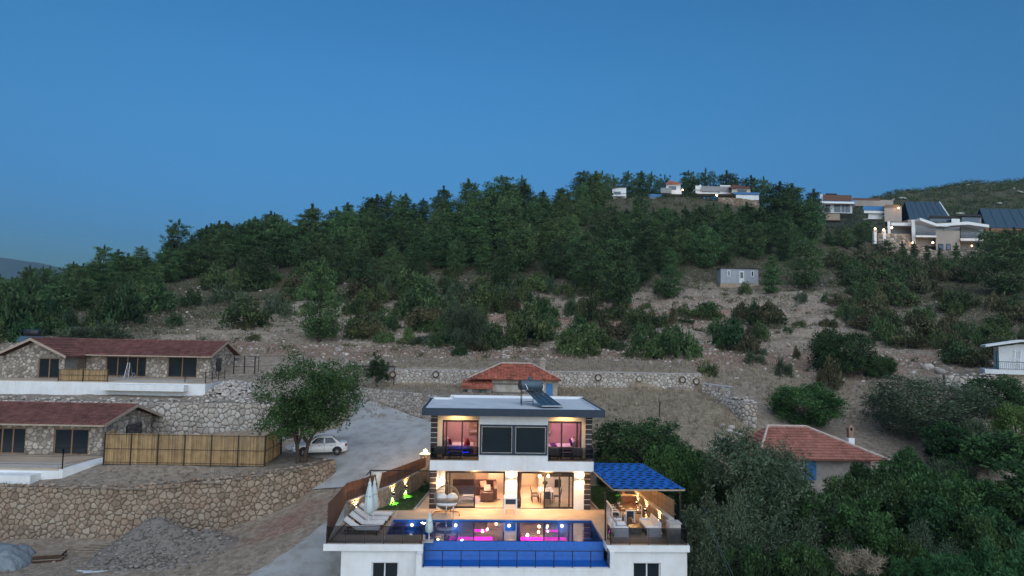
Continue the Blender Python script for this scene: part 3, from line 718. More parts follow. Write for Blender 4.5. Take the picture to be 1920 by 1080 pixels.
def stone_wall(name, label, path, lo, hi, size=0.5, depth=0.09, gap=0.035, thick=0.5, m='stone', mort='mortar', n_parts=0, seed=1, cap=None, parent=None, group=None, batter=0.0, root=None, caps=True, rubble_top=0.0):
    """a rubble wall along a plan path; lo/hi are lists of heights at the path points. Stones show on the right of travel."""
    wp = WallPath(path); r = random.Random(seed)
    zl = lambda s: float(np.interp(s, wp.cum, lo)); zh = lambda s: float(np.interp(s, wp.cum, hi))
    if root is None: root = tag(obj(name, None), label, 'stone wall', group) if parent is None else parent
    def W(s, z, d):
        q, nrm = wp.at(s); d2 = d - batter * (z - zl(s)); return (q.x + nrm.x * d2, q.y + nrm.y * d2, z)
    # body
    b = MB(); ts = sorted(set([round(t, 3) for t in list(np.arange(0, wp.L, 0.8)) + wp.cum]))
    vs = []; 
    for t in ts:
        top = zh(t) - 0.02
        vs += [W(t, zl(t) - 0.3, 0), W(t, top, 0), W(t, top, -thick), W(t, zl(t) - 0.3, -thick)]
    fs = []
    for i in range(len(ts) - 1):
        for e in range(4): fs.append((i * 4 + e, (i + 1) * 4 + e, (i + 1) * 4 + (e + 1) % 4, i * 4 + (e + 1) % 4))
    fs += [(0, 1, 2, 3), tuple(len(vs) - 4 + e for e in (3, 2, 1, 0))]
    b.add(vs, fs); part('wall_core', b, mort, root)
    if cap:
        b = MB(); vs = []
        for t in ts:
            z = zh(t); vs += [W(t, z, 0.04), W(t, z + 0.09, 0.04), W(t, z + 0.09, -thick - 0.03), W(t, z, -thick - 0.03)]
        b.add(vs, fs); part('coping', b, cap, root)
    geos = []
    for poly in cells(wp.L, zl, zh, size, seed):
        g = stone_geo(poly, gap, depth, r)
        if g: geos.append(g)
    order = sorted(range(len(geos)), key=lambda i: -geos[i][2])
    single = set(order[:n_parts]); rest = MB()
    for i, (vs, fs, rad) in enumerate(geos):
        P = [W(a, c, d) for a, c, d in vs]
        if i in single:
            ctr = Vector(P[-1]); me = MB().add([Vector(q) - ctr for q in P], fs).mesh('stone', m); o = obj('stone', me, root); o.location = ctr
        else: rest.add(P, fs)
    if rubble_top:
        for k in range(int(wp.L / (size * 0.8))):
            t = r.random() * wp.L; q = W(t, zh(t) + r.random() * rubble_top, -thick * r.random()); s_ = size * (0.25 + 0.3 * r.random())
            add_rock(rest, q, s_, r)
    if rest.v: part('stonework', rest, m, root, kind='stuff')
    return root
ICO_V = None
def add_rock(mb, c, s, r, flat=0.7):
    """an irregular stone of 20 faces"""
    global ICO_V
    if ICO_V is None:
        g = (1 + 5 ** 0.5) / 2
        ICO_V = [Vector(p).normalized() for p in ((-1, g, 0), (1, g, 0), (-1, -g, 0), (1, -g, 0), (0, -1, g), (0, 1, g), (0, -1, -g), (0, 1, -g), (g, 0, -1), (g, 0, 1), (-g, 0, -1), (-g, 0, 1))]
    F = [(0, 11, 5), (0, 5, 1), (0, 1, 7), (0, 7, 10), (0, 10, 11), (1, 5, 9), (5, 11, 4), (11, 10, 2), (10, 7, 6), (7, 1, 8), (3, 9, 4), (3, 4, 2), (3, 2, 6), (3, 6, 8), (3, 8, 9), (4, 9, 5), (2, 4, 11), (6, 2, 10), (8, 6, 7), (9, 8, 1)]
    a = r.random() * 6.28; ex, ey = 0.8 + 0.5 * r.random(), 0.8 + 0.5 * r.random()
    vs = []
    for p in ICO_V:
        k = s * (0.75 + 0.5 * r.random()); x, y, z = p.x * k * ex, p.y * k * ey, p.z * k * flat
        vs.append((c[0] + x * math.cos(a) - y * math.sin(a), c[1] + x * math.sin(a) + y * math.cos(a), c[2] + z))
    mb.add(vs, F)
def rocks_np(P, S, seed=1):
    """many stones at once: (N,3) places, (N,) sizes -> verts, tri faces"""
    r = np.random.default_rng(seed); g = (1 + 5 ** 0.5) / 2
    I = np.array([(-1, g, 0), (1, g, 0), (-1, -g, 0), (1, -g, 0), (0, -1, g), (0, 1, g), (0, -1, -g), (0, 1, -g), (g, 0, -1), (g, 0, 1), (-g, 0, -1), (-g, 0, 1)]) / math.sqrt(1 + g * g)
    F = np.array([(0, 11, 5), (0, 5, 1), (0, 1, 7), (0, 7, 10), (0, 10, 11), (1, 5, 9), (5, 11, 4), (11, 10, 2), (10, 7, 6), (7, 1, 8), (3, 9, 4), (3, 4, 2), (3, 2, 6), (3, 6, 8), (3, 8, 9), (4, 9, 5), (2, 4, 11), (6, 2, 10), (8, 6, 7), (9, 8, 1)])
    N = len(P); v = I[None] * (S[:, None, None] * (0.7 + 0.6 * r.random((N, 12, 1))) * np.stack([0.8 + 0.5 * r.random(N), 0.8 + 0.5 * r.random(N), 0.5 + 0.35 * r.random(N)], -1)[:, None])
    a = r.random(N) * 6.28; c, s = np.cos(a)[:, None], np.sin(a)[:, None]
    v = np.stack([v[..., 0] * c - v[..., 1] * s, v[..., 0] * s + v[..., 1] * c, v[..., 2]], -1) + P[:, None]
    f = F[None] + (np.arange(N) * 12)[:, None, None]
    return v.reshape(-1, 3), f.reshape(-1, 3)
# ------------------------------------------------------------------ vegetation
def leaf_quads(C, Rr, n, size, el, seed, droop=0.0, shell=0.5, updir=0.3):
    """leaf-shaped quads scattered in ellipsoids: C (K,3) centres, Rr (K,3) radii, n leaves each"""
    r = np.random.default_rng(seed); K = len(C); N = K * n
    d = r.normal(size=(N, 3)); d /= np.linalg.norm(d, axis=1, keepdims=True)
    rad = r.random(N) ** shell
    P = np.repeat(C, n, 0) + d * rad[:, None] * np.repeat(Rr, n, 0)
    a = d * 0.8 + r.normal(size=(N, 3)) * 0.7; a[:, 2] += updir - droop; a /= np.linalg.norm(a, axis=1, keepdims=True)
    b = np.cross(a, r.normal(size=(N, 3))); b /= np.linalg.norm(b, axis=1, keepdims=True) + 1e-9
    L = size * (0.65 + 0.7 * r.random(N))[:, None]; W = L / el
    v = np.stack([P - a * L * 0.5, P + b * W * 0.5 + a * L * 0.05, P + a * L * 0.5, P - b * W * 0.5 + a * L * 0.05], 1)
    return v.reshape(-1, 3)
def pine_meshes(seed, H=10.0, Rm=3.0, bare=0.12, pw_=0.75, dens=1.0, lsz=0.5, crown='pine'):
    r = random.Random(seed); nr = np.random.default_rng(seed)
    C, R = [], []; tr = MB()
    lean = (r.uniform(-0.4, 0.4), r.uniform(-0.4, 0.4))
    def ax(t): return Vector((lean[0] * t * t * H * 0.08, lean[1] * t * t * H * 0.08, t * H))
    tr.path([ax(t) for t in (0, 0.15, 0.35, 0.6, 0.85, 0.97)], 0.022 * H, 7, 0.004 * H)
    nl = int(11 * (H / 10) ** 0.5)
    for k in range(nl):
        t = bare + (0.97 - bare) * (k + r.uniform(-0.3, 0.3)) / nl
        u = (t - bare) / (1 - bare); env = Rm * min(1, (u + 0.12) * 3.2) * (1 - u) ** pw_
        env = max(env, 0.3)
        nb = max(3, int((5 + 5 * (1 - u)) * dens))
        for j in range(nb):
            a = 2 * PI * (j + r.random() * 0.8) / nb + k * 1.7; le = env * r.uniform(0.5, 1.2); rise = r.uniform(0.02, 0.3) * le
            base = ax(t); tip = base + Vector((math.cos(a) * le, math.sin(a) * le, rise))
            if k % 2 == 0 and le > 0.8: tr.tube(base, base.lerp(tip, 0.8), 0.03 + 0.008 * H * (1 - u) * 0.6, 0.015, 4, False)
            for f in ((0.45, 0.75, 1.0) if le > 1.3 else (0.6, 1.0)):
                q = base.lerp(tip, f) + Vector((r.gauss(0, 0.14), r.gauss(0, 0.14), r.gauss(0, 0.12)))
                s = (0.48 + 0.36 * (1 - u)) * r.uniform(0.7, 1.35) * (H / 10) ** 0.6
                C.append(q); R.append((s * 1.1, s * 1.1, s * 0.72))
    for q in range(4):
        C.append(ax(0.93 + 0.025 * q)); R.append((0.24, 0.24, 0.36))
    C = np.array([tuple(c) for c in C]); R = np.array(R)
    v = leaf_quads(C, R, 34, lsz * 0.74, 3.0, seed, updir=0.55)
    return tr.mesh('trunk', 'bark'), np_mesh('crown', v, 4, 'pine_needles')
def shrub_mesh(seed, w=1.0, h=0.8, k=34, n=46, lsz=0.15, m='shrub_leaves', spiky=False):
    """dome of leaf clumps, radius w, height h"""
    r = np.random.default_rng(seed)
    d = r.normal(size=(k, 3)); d /= np.linalg.norm(d, axis=1, keepdims=True); d[:, 2] = np.abs(d[:, 2])
    rr = 0.45 + 0.45 * r.random(k) ** 0.5
    C = d * rr[:, None] * np.array([w, w, h]); C[:, :2] += r.normal(size=(k, 2)) * 0.08 * w
    C[:, 2] = C[:, 2] * (0.75 + 0.5 * r.random(k)) + 0.06 * h
    S = (0.2 + 0.14 * r.random(k)) * min(w, h * 1.3)
    R = np.stack([S, S, S * 0.85], -1)
    return np_mesh('crown', leaf_quads(C, R, n, lsz, 2.4 if not spiky else 5, seed + 5, updir=0.9 if spiky else 0.4), 4, m)
def broad_meshes(seed, H, Rx, trunk_h, m, leaf=0.22, n_clump=220, n_leaf=50, trunks=1, bark='bark', flat=0.85, gaps=0.25, el=2.2, droop=0.0, tr_r=None, low=0.0):
    """broadleaf tree: forking limbs, leaf clumps at the ends and along the outer shell"""
    r = random.Random(seed); tr = MB(); ends = []
    cz = trunk_h + (H - trunk_h) * 0.48; rz_ = (H - trunk_h) * 0.55
    r0 = tr_r or 0.028 * H
    def grow(p, d, L, rad, lev):
        q = p + d * L; mid = p.lerp(q, 0.5) + Vector((r.gauss(0, 0.05), r.gauss(0, 0.05), 0)) * L
        tr.tube(p, mid, rad, rad * 0.85, 7 if lev < 2 else 5, False); tr.tube(mid, q, rad * 0.85, rad * 0.7, 7 if lev < 2 else 5, False)
        if lev >= 4: ends.append(q); return
        if lev >= 2: ends.append(mid)
        nb = 3 if lev == 0 else r.choice((2, 2, 3))
        for i in range(nb):
            a = 2 * PI * (i + r.random()) / nb; sp = r.uniform(0.45, 0.85)
            o = d.orthogonal().normalized(); o2 = d.cross(o)
            nd_ = (d + (o * math.cos(a) + o2 * math.sin(a)) * sp + Vector((0, 0, 0.12))).normalized()
            grow(q, nd_, L * r.uniform(0.62, 0.82), rad * 0.66, lev + 1)
    for t in range(trunks):
        a = 2 * PI * t / max(trunks, 1) + 0.6
        p0 = Vector((math.cos(a) * 0.28 * (trunks > 1), math.sin(a) * 0.1 * (trunks > 1), -0.3)); d = Vector((math.cos(a) * 0.12 * trunks * 0.5, 0.02, 1)).normalized()
        grow(p0, d, trunk_h, r0, 0)
    nr = np.random.default_rng(seed)
    E_ = np.array([tuple(e) for e in ends])
    # lumps: a few big masses, each made of clumps, gaps between
    nm = 13; ph = nr.random(nm) * 2 * PI; zz = nr.uniform(-0.85, 0.95, nm); rad = np.sqrt(np.clip(1 - zz ** 2, 0, 1)) * nr.uniform(0.5, 0.78, nm)
    M = np.stack([np.cos(ph) * rad * Rx, np.sin(ph) * rad * Rx, cz + zz * rz_ * 0.72], -1)
    ms = nr.uniform(0.3, 0.46, nm)
    C = []
    for i in range(n_clump):
        k = i % nm; dd = nr.normal(size=3); dd /= np.linalg.norm(dd); rr = ms[k] * (0.55 + 0.5 * nr.random())
        C.append(M[k] + dd * rr * np.array([Rx, Rx, rz_ * flat]))
    C = np.array(C)
    if len(E_):
        ok = (np.hypot(E_[:, 0], E_[:, 1]) < Rx * 1.05) & (E_[:, 2] < H) & (E_[:, 2] > trunk_h * 1.2); C = np.concatenate([C, E_[ok]])
    C = C[C[:, 2] > trunk_h * (0.75 - low)]
    if len(C) > 10: C = C[nr.random(len(C)) > gaps * 0.4]
    S = nr.uniform(0.12, 0.22, len(C)) * Rx
    R = np.stack([S, S, S * 0.75], -1)
    if droop:
        R[:, 2] *= 1.6
    return tr.mesh('trunk', bark, True), np_mesh('crown', leaf_quads(C, R, n_leaf, leaf, el, seed + 3, droop=droop, updir=0.25), 4, m)
def plant(name, label, cat, loc, meshes, rz=0.0, sc=(1, 1, 1), group=None):
    """a tree or shrub: trunk and crown under an Empty, or one mesh when it has no visible trunk"""
    if meshes[0] is None:
        o = obj(name, meshes[1]); tag(o, label, cat, group)
    else:
        o = tag(obj(name, None), label, cat, group)
        obj('trunk', meshes[0], o); obj('crown', meshes[1], o)
    o.location = loc; o.rotation_euler = (0, 0, rz); o.scale = sc
    return o

PINES = [pine_meshes(100 + i, 10.0, *a) for i, a in enumerate([(3.1, 0.08, 0.42), (2.6, 0.12, 0.55), (3.4, 0.14, 0.38), (2.3, 0.06, 0.55), (2.9, 0.18, 0.4), (3.7, 0.1, 0.36), (2.7, 0.08, 0.5)])]
ROUND_PINES = [pine_meshes(130 + i, 9.0, *a) for i, a in enumerate([(3.9, 0.10, 0.32), (4.3, 0.14, 0.27)])]
SHRUBS = [shrub_mesh(200 + i, 1.0, 0.85, m='shrub_leaves') for i in range(4)] + [shrub_mesh(210 + i, 1.0, 0.8, 34, 42, 0.17, 'maquis_leaves') for i in range(2)] + [shrub_mesh(220 + i, 1.0, 0.8, 36, 46, 0.2, 'olive_leaves', True) for i in range(2)] + [shrub_mesh(230, 1.0, 0.9, 44, 46, 0.16, 'carob_leaves'), shrub_mesh(231, 1.0, 0.9, 44, 46, 0.16, 'bright_leaves')]
used = {}
# ---- pines one can point at: base pixel, height and half-width in photograph pixels
def put_px(px, py, hpx, wpx, meshes, base_h, base_r, name, label, cat, group=None, rz=None):
    h = hit(px, py)
    if h is None: return None
    x, y, z = h; s = y / FPX
    return plant(name, label, cat, (x, y, z - 0.15), meshes, rnd.random() * 6.28 if rz is None else rz, (wpx * s / base_r, wpx * s / base_r, hpx * s / base_h), group)
OWN_PINES = [
    (598, 640, 158, 46, 0, 'tallest grey green pine, standing alone on the slope above the big broadleaf tree'),
    (482, 542, 78, 32, 2, 'rounded light green pine at the edge of the wood above the long stone bungalow'),
    (1098, 553, 122, 36, 2, 'pine with a bare lower trunk on the stony slope left of the grey cabin'),
    (1161, 588, 148, 40, 4, 'pine with a tall bare trunk rooted low on the stony slope'),
    (1258, 560, 66, 30, 5, 'short broad dark pine on the stony slope between bare trunk pine and grey cabin'),
    (944, 548, 108, 30, 1, 'slim yellowish green pine in front of the wood, middle of the slope'),
    (1447, 552, 74, 26, 3, 'narrow pine touching the right end of the grey cabin'),
    (1512, 540, 96, 44, 5, 'wide dark pine behind the cabin, spreading over dry brush'),
    (1893, 560, 128, 68, 5, 'very dark broad pine at the right edge below the hilltop villas'),
    (1460, 440, 100, 40, 0, 'tall dark pine on the ridge between white hilltop houses and modern villa'),
    (1525, 432, 78, 30, 1, 'dark pine with ragged top just left of the white modern villa'),
    (905, 505, 72, 24, 3, 'light green young pine in the gap of the wood'),
    (1345, 372, 66, 30, 5, 'big round-headed pine behind the white hilltop houses, highest on the skyline'),
]
for px, py, hp, wp, k, lab in OWN_PINES:
    put_px(px, py, hp, wp, PINES[k] if k != 5 else ROUND_PINES[px % 2], 10.0 if k != 5 else 9.0, 2.9 if k != 5 else 4.0, 'pine_tree', lab, 'pine tree')
# ---- the pine wood: rows from the ridge down to the clearing edge
LOW = [(-30, 600), (60, 590), (160, 575), (260, 560), (330, 530), (380, 515), (450, 500), (520, 500), (560, 510), (640, 545), (700, 550), (780, 520), (850, 512), (930, 505), (1000, 515), (1060, 520), (1120, 525), (1180, 540), (1250, 515), (1320, 500), (1400, 490), (1460, 485), (1540, 480), (1600, 472), (1640, 455)]
TOP = [(-30, 572), (60, 548), (100, 540), (250, 512), (400, 482), (500, 464), (600, 450), (760, 425), (960, 402), (1150, 380), (1300, 374), (1430, 398), (1540, 425), (1640, 440)]
lx, ly = zip(*LOW); tx, ty = zip(*TOP)
spots = []
t = 0
for row in range(10):
    f = row / 9.0
    px = -25 + rnd.random() * 20
    while px < 1635:
        a, b = np.interp(px, tx, ty), np.interp(px, lx, ly)
        py = a + 2 + (b - a) * f ** 1.15 + rnd.uniform(-4, 4)
        if (b - a) * f ** 1.15 > 6 or row == 0: spots.append((px + rnd.uniform(-8, 8), py, f))
        px += rnd.uniform(30, 52) * (0.8 if row == 0 else 1.42)
avoid = [(1161, 350, 26, 90), (1228, 350, 24, 75), (1262, 340, 26, 92), (1345, 350, 52, 95), (1400, 350, 36, 105), (1385, 505, 62, 75), (1590, 390, 66, 100), (1655, 390, 40, 100)]
rnd.shuffle(spots)
n_wood = 0
for px, py, f in spots:
    if n_wood >= 250: break
    if any(abs(px - a) < c and b < py < b + d for a, b, c, d in avoid): continue
    h = hit(px, py)
    if h is None or h[1] > 236: continue
    x, y, z = h; s = y / FPX
    hp = rnd.uniform(46, 94) * (0.8 if px < 330 else 1.0) * (0.85 if 1120 < px < 1430 and f < 0.35 else 1.0)
    if f < 0.05: hp = rnd.uniform(34, 72) * (0.75 if px < 330 else 1.0)
    H_ = hp * s; R_ = H_ * rnd.uniform(0.34, 0.46)
    ms = PINES[rnd.randrange(len(PINES))] if rnd.random() < 0.62 else ROUND_PINES[rnd.randrange(2)]
    base_r = 2.9 if ms in PINES else 4.0; bh = 10.0 if ms in PINES else 9.0
    plant('pine_tree', 'dark green pine among the crowded trees of the pine wood on the ridge', 'pine tree', (x, y, z - 0.3), ms, rnd.random() * 6.28, (R_ / base_r, R_ / base_r, H_ / bh), 'pines of the crowded wood')
    n_wood += 1
# row just behind the ridge line, tops only show
# ---- shrubs: hand-placed ones (centre x, base y, width, height px, kind)
OWN_SHRUBS = [
    (425, 572, 80, 46, 6, 'grey green feathery shrub on the slope above the long bungalow, largest of its patch'), (455, 612, 112, 52, 0, 'long dark shrub right above the roof end of the upper bungalow'),
    (360, 573, 56, 30, 0, 'small dark shrub beside the pale marker stone'), (325, 609, 40, 22, 0, 'low dark shrub alone on bare ground above the bungalow roof'),
    (232, 606, 90, 70, 8, 'big very dark round shrub behind the bungalow ridge'), (180, 640, 150, 40, 6, 'low wide grey green shrub touching the bungalow roof ridge'),
    (118, 622, 66, 50, 6, 'pale grey green shrub beside the rooftop water tank'), (38, 628, 110, 96, 8, 'huge dark shrub at the left edge behind the bungalow gable'),
    (518, 594, 62, 46, 6, 'silvery shrub in front of the lone tall pine'), (680, 622, 76, 44, 0, 'dark shrub on the terrace edge right of the lone tall pine'), (722, 616, 62, 36, 0, 'dark shrub paired with another right of the lone pine'),
    (767, 646, 30, 30, 9, 'small bright green shrub on the red earth'), (790, 594, 116, 72, 0, 'large dark thicket shrub in the middle of the slope'), (775, 560, 90, 60, 1, 'dark leafy shrub uphill behind the large thicket'),
    (662, 585, 30, 22, 5, 'small yellow flowered shrub on a bare patch'), (922, 652, 80, 46, 3, 'green shrub right of the leaning slope tree'), (992, 640, 100, 66, 0, 'broad green shrub above the red bank'), (1000, 600, 66, 44, 8, 'dark shrub with a black hollow under it'),
    (1080, 666, 122, 62, 1, 'wide bright green shrub on the edge of the red bank'), (1108, 616, 60, 66, 3, 'upright green shrub under the bare trunk pine'), (1186, 608, 54, 26, 0, 'low shrub at the foot of the bare trunk pine'),
    (1212, 650, 90, 44, 2, 'spreading dark shrub beside the stony track'), (1268, 670, 110, 68, 1, 'large dark green shrub low on the slope left of the dry field'), (1210, 672, 80, 44, 3, 'green shrub in front of the large dark one'), (1368, 652, 76, 56, 8, 'dark round shrub above the dry field'),
    (1335, 600, 50, 28, 0, 'small dark shrub on the stony slope under the cabin'), (1398, 552, 30, 22, 0, 'small round shrub just below the cabin door'), (1428, 640, 46, 36, 0, 'shrub among pale stones uphill of the dry field'), (1470, 706, 44, 40, 6, 'grey green shrub in the dry field'), (1556, 726, 62, 52, 5, 'yellow green shrub at the foot of the dark round tree'),
    (1326, 703, 50, 26, 0, 'low dark shrub on top of the long stone wall'), (1655, 700, 50, 44, 1, 'green shrub right of the dark round tree'), (1655, 640, 60, 50, 2, 'shrub in the open ground above the grey olive'), (1545, 660, 60, 40, 5, 'olive brown shrub behind the dark round tree'),
    (1120, 646, 30, 18, 0, 'tiny dark shrub on the red bank'), (862, 668, 40, 24, 8, 'dark low shrub at the foot of the leaning slope tree'),
]
for px, py, w, hgt, k, lab in OWN_SHRUBS:
    h = hit(px, py)
    if h is None: continue
    x, y, z = h; s = y / FPX
    plant('shrub', lab, 'shrub', (x, y, z - 0.1), (None, SHRUBS[k]), rnd.random() * 6, (w * s / 2, w * s / 2 * 0.8, hgt * s * 1.08))
# ---- random shrubs by zone (polygon in plan seen from the photograph), each zone one group
ZONES = [
    ('scrub shrub among the dense maquis of the right hillside', 'shrubs of the right hillside', [(1600, 500), (1700, 520), (1920, 590), (1925, 700), (1800, 690), (1700, 650), (1600, 620), (1560, 560)], 62, (36, 78), (22, 46), [4, 5, 5, 1, 2, 0, 4]),
    ('green shrub growing along the lower edge of the pine wood', 'shrubs along the edge of the pine wood', [(380, 520), (560, 515), (640, 560), (850, 520), (1000, 525), (1250, 530), (1260, 560), (1050, 600), (850, 600), (650, 600), (420, 560)], 80, (30, 76), (22, 46), [0, 1, 2, 3, 6, 4]),
    ('small shrub scattered over the open stony slope', 'small shrubs of the stony slope', [(280, 590), (600, 620), (900, 600), (1300, 560), (1600, 560), (1650, 640), (1450, 690), (1300, 665), (900, 660), (500, 650)], 72, (16, 54), (10, 34), [0, 2, 4, 5, 6]),
    ('leafy green shrub in the scrub belt between red bank and cabin', 'shrubs of the belt above the red bank', [(620, 610), (900, 600), (1250, 590), (1480, 600), (1500, 650), (1380, 672), (1150, 668), (900, 655), (640, 640)], 34, (44, 92), (26, 50), [0, 1, 3, 8, 4]),
    ('dark leafy shrub massed at the far left under the wood', 'shrubs massed at the left', [(-20, 590), (300, 555), (290, 600), (220, 640), (-20, 650)], 26, (50, 100), (34, 60), [0, 1, 8, 3]),
    ('shrub on the scree between hilltop villas and wood', 'shrubs below the hilltop villas', [(1560, 440), (1640, 430), (1700, 500), (1850, 505), (1840, 530), (1600, 530), (1540, 490)], 36, (30, 62), (20, 40), [0, 1, 4, 5]),
]
for lab, grp, poly, n, wr, hr, kinds in ZONES:
    P_ = np.array(poly); k = 0; tries = 0
    while k < n and tries < n * 12:
        tries += 1
        px, py = rnd.uniform(P_[:, 0].min(), P_[:, 0].max()), rnd.uniform(P_[:, 1].min(), P_[:, 1].max())
        if not bool(inside(poly, px, py)): continue
        h = hit(px, py)
        if h is None: continue
        if any(abs(px - a) < c and b - 10 < py < b + d for a, b, c, d in avoid): continue
        x, y, z = h; s = y / FPX; w, hh = rnd.uniform(*wr), rnd.uniform(*hr)
        plant('shrub', lab, 'shrub', (x, y, z - 0.1), (None, SHRUBS[rnd.choice(kinds)]), rnd.random() * 6, (w * s / 2, w * s / 2 * 0.85, hh * s * 1.05), grp); k += 1
# ---- undergrowth, rocks, dry grass: stuff
def scatter_px(poly, n, seed):
    r = np.random.default_rng(seed); P_ = np.array(poly, float); out = []
    while len(out) < n:
        px, py = r.uniform(P_[:, 0].min(), P_[:, 0].max()), r.uniform(P_[:, 1].min(), P_[:, 1].max())
        if inside(poly, px, py): out.append((px, py))
    return out
# screen-even scatter turned into plan: sample plan points with density falling with distance
def scatter_plan(n, x0, x1, y0, y1, keep, seed):
    r = np.random.default_rng(seed); X = r.uniform(x0, x1, n * 3); Y = r.uniform(y0, y1, n * 3)
    k = keep(X, Y, r.random(n * 3)); X, Y = X[k][:n], Y[k][:n]
    return X, Y, ground(X, Y)
frus = lambda x, y: np.abs(x) < y * 0.78 + 3
X, Y, Z = scatter_plan(5200, -130, 150, 84, 215, lambda x, y, u: frus(x, y) & (u < np.clip((y - 90) / 36, 0.16, 1)), 5)
S = np.random.default_rng(5).uniform(0.4, 1.15, len(X))
v = leaf_quads(np.stack([X, Y, Z + S * 0.3], -1), np.stack([S * 1.3, S * 1.1, S * 0.7], -1), 34, 0.36, 2.6, 77)
tag(obj('undergrowth', np_mesh('undergrowth', v, 4, 'maquis_leaves')), 'low olive green undergrowth covering the hillside between trees', kind='stuff')
v = leaf_quads(*(lambda X, Y, Z, S: (np.stack([X, Y, Z + S * 0.3], -1), np.stack([S * 1.4, S * 1.2, S * 0.8], -1)))(*(lambda q: (q[0], q[1], zback(q[0], q[1]), np.random.default_rng(8).uniform(0.8, 2.6, len(q[0]))))((np.random.default_rng(9).uniform(150, 430, 7800), np.random.default_rng(10).uniform(296, 414, 7800)))), 26, 0.85, 2.4, 78)
tag(obj('hill_scrub', np_mesh('hill_scrub', v, 4, 'shrub_leaves')), 'dark scrub covering the rocky hill behind the villas', kind='stuff')
q = np.random.default_rng(12); X, Y = q.uniform(180, 400, 420), q.uniform(310, 405, 420)
kk = fbm(X / 18, Y / 18, 40, 3) > 0.18; X, Y = X[kk], Y[kk]
v, f = rocks_np(np.stack([X, Y, zback(X, Y) + 0.6], -1), q.uniform(0.8, 2.6, len(X)), 3); v[:, 2] = zback(v[:, 0], v[:, 1]) + (v[:, 2] - zback(v[:, 0], v[:, 1])) * 0.45
tag(obj('outcrop_rocks', idx_mesh('outcrop_rocks', v, f, 'rock_white')), 'pale limestone outcrops among the scrub of the far hill', kind='stuff')
# loose stones on the slope
def dens(x, y):
    a = np.clip(1 - np.abs(y - 94) / 11, 0, 1) * (np.abs(x) < 70) + np.clip(1 - np.abs(y - 121) / 15, 0, 1) * np.clip(1 - np.abs(x - 24) / 42, 0, 1) + 0.08
    return a * (0.35 + 1.3 * np.clip(fbm(x / 7, y / 7, 50, 3) + 0.4, 0, 1))
X, Y, Z = scatter_plan(11000, -80, 90, 77, 145, lambda x, y, u: frus(x, y) & (u < dens(x, y)), 15)
v, f = rocks_np(np.stack([X, Y, Z + 0.03], -1), 0.05 + 0.27 * np.random.default_rng(4).random(len(X)) ** 3.6, 5)
tag(obj('slope_stones', idx_mesh('slope_stones', v, f, 'rock')), 'pale loose stones strewn over the red slope', kind='stuff')
# dry grass
def grass(X, Y, Z, n, h, seed):
    return leaf_quads(np.stack([X, Y, Z + h * 0.35], -1), np.stack([X * 0 + 0.28, X * 0 + 0.28, X * 0 + h * 0.35], -1), n, h, 9, seed, updir=2.2)
fieldk = lambda x, y, u: (((x > 3.5) & (x < 24) & (y > 57) & (y < 75.3) & (u < 0.9)) | ((x > -16) & (x < 3) & (y > 66.5) & (y < 75.3) & (u < 0.5)) | ((y > 75.8) & (y < 84) & (x > -16) & (x < 30) & (u < 0.55)) | ((np.hypot(x - 36, y - 83) < 13) & (u < 0.9)) | ((y > 84) & (y < 132) & frus(x, y) & (u < 0.34)))
X, Y, Z = scatter_plan(13000, -70, 80, 57, 130, fieldk, 25)
tag(obj('dry_grass', np_mesh('dry_grass', grass(X, Y, Z, 8, 0.42, 3), 4, 'dry_grass')), 'dry straw coloured grass tufts of the field and slope', kind='stuff')
# ------------------------------------------------------------------ the lit villa (local frame: u right, v away, z up from the terrace)
def wall_open(mb, u0, u1, z0, z1, v0, v1, openings):
    """a wall slab between v0 and v1 with rectangular openings (ua, ub, za, zb)"""
    us = sorted({u0, u1, *[o[0] for o in openings], *[o[1] for o in openings]}); zs = sorted({z0, z1, *[o[2] for o in openings], *[o[3] for o in openings]})
    for a, b in zip(us, us[1:]):
        run = None
        for c, d in zip(zs, zs[1:]):
            um, zm = (a + b) / 2, (c + d) / 2
            solid = not any(o[0] < um < o[1] and o[2] < zm < o[3] for o in openings) and u0 <= a and b <= u1 and z0 <= c and d <= z1
            if solid: run = (run[0], d) if run else (c, d)
            if (not solid or d == zs[-1]) and run: mb.box(a, b, v0, v1, *run); run = None
    return mb
def window(parent, u0, u1, z0, z1, v, fr=0.07, depth=0.08, mullions=(), rails=(), m='dark_metal', g='window_glass', name='window', gname='pane', open_=None):
    """a framed window in a wall facing -v; one pane between each pair of mullions"""
    f = MB(); f.box(u0, u1, v, v + depth, z0, z0 + fr).box(u0, u1, v, v + depth, z1 - fr, z1).box(u0, u0 + fr, v, v + depth, z0 + fr, z1 - fr).box(u1 - fr, u1, v, v + depth, z0 + fr, z1 - fr)
    for mu in mullions: f.box(mu - fr * 0.5, mu + fr * 0.5, v + 0.004, v + depth - 0.004, z0 + fr, z1 - fr)
    for zz in rails: f.box(u0 + fr, u1 - fr, v + 0.008, v + depth - 0.008, zz - fr * 0.3, zz + fr * 0.3)
    fo = part(name, f, m, parent)
    e = [u0 + fr, *mullions, u1 - fr]
    for i, (a, b) in enumerate(zip(e, e[1:])):
        if open_ is not None and i in open_: continue
        part(gname, MB().box(a, b, v + depth * 0.45, v + depth * 0.55, z0 + fr, z1 - fr), g, fo)
    return fo

villa = vthing('villa', 'brightly lit white two storey villa with navy flat roof above a blue infinity pool', 'villa', 0, 0)
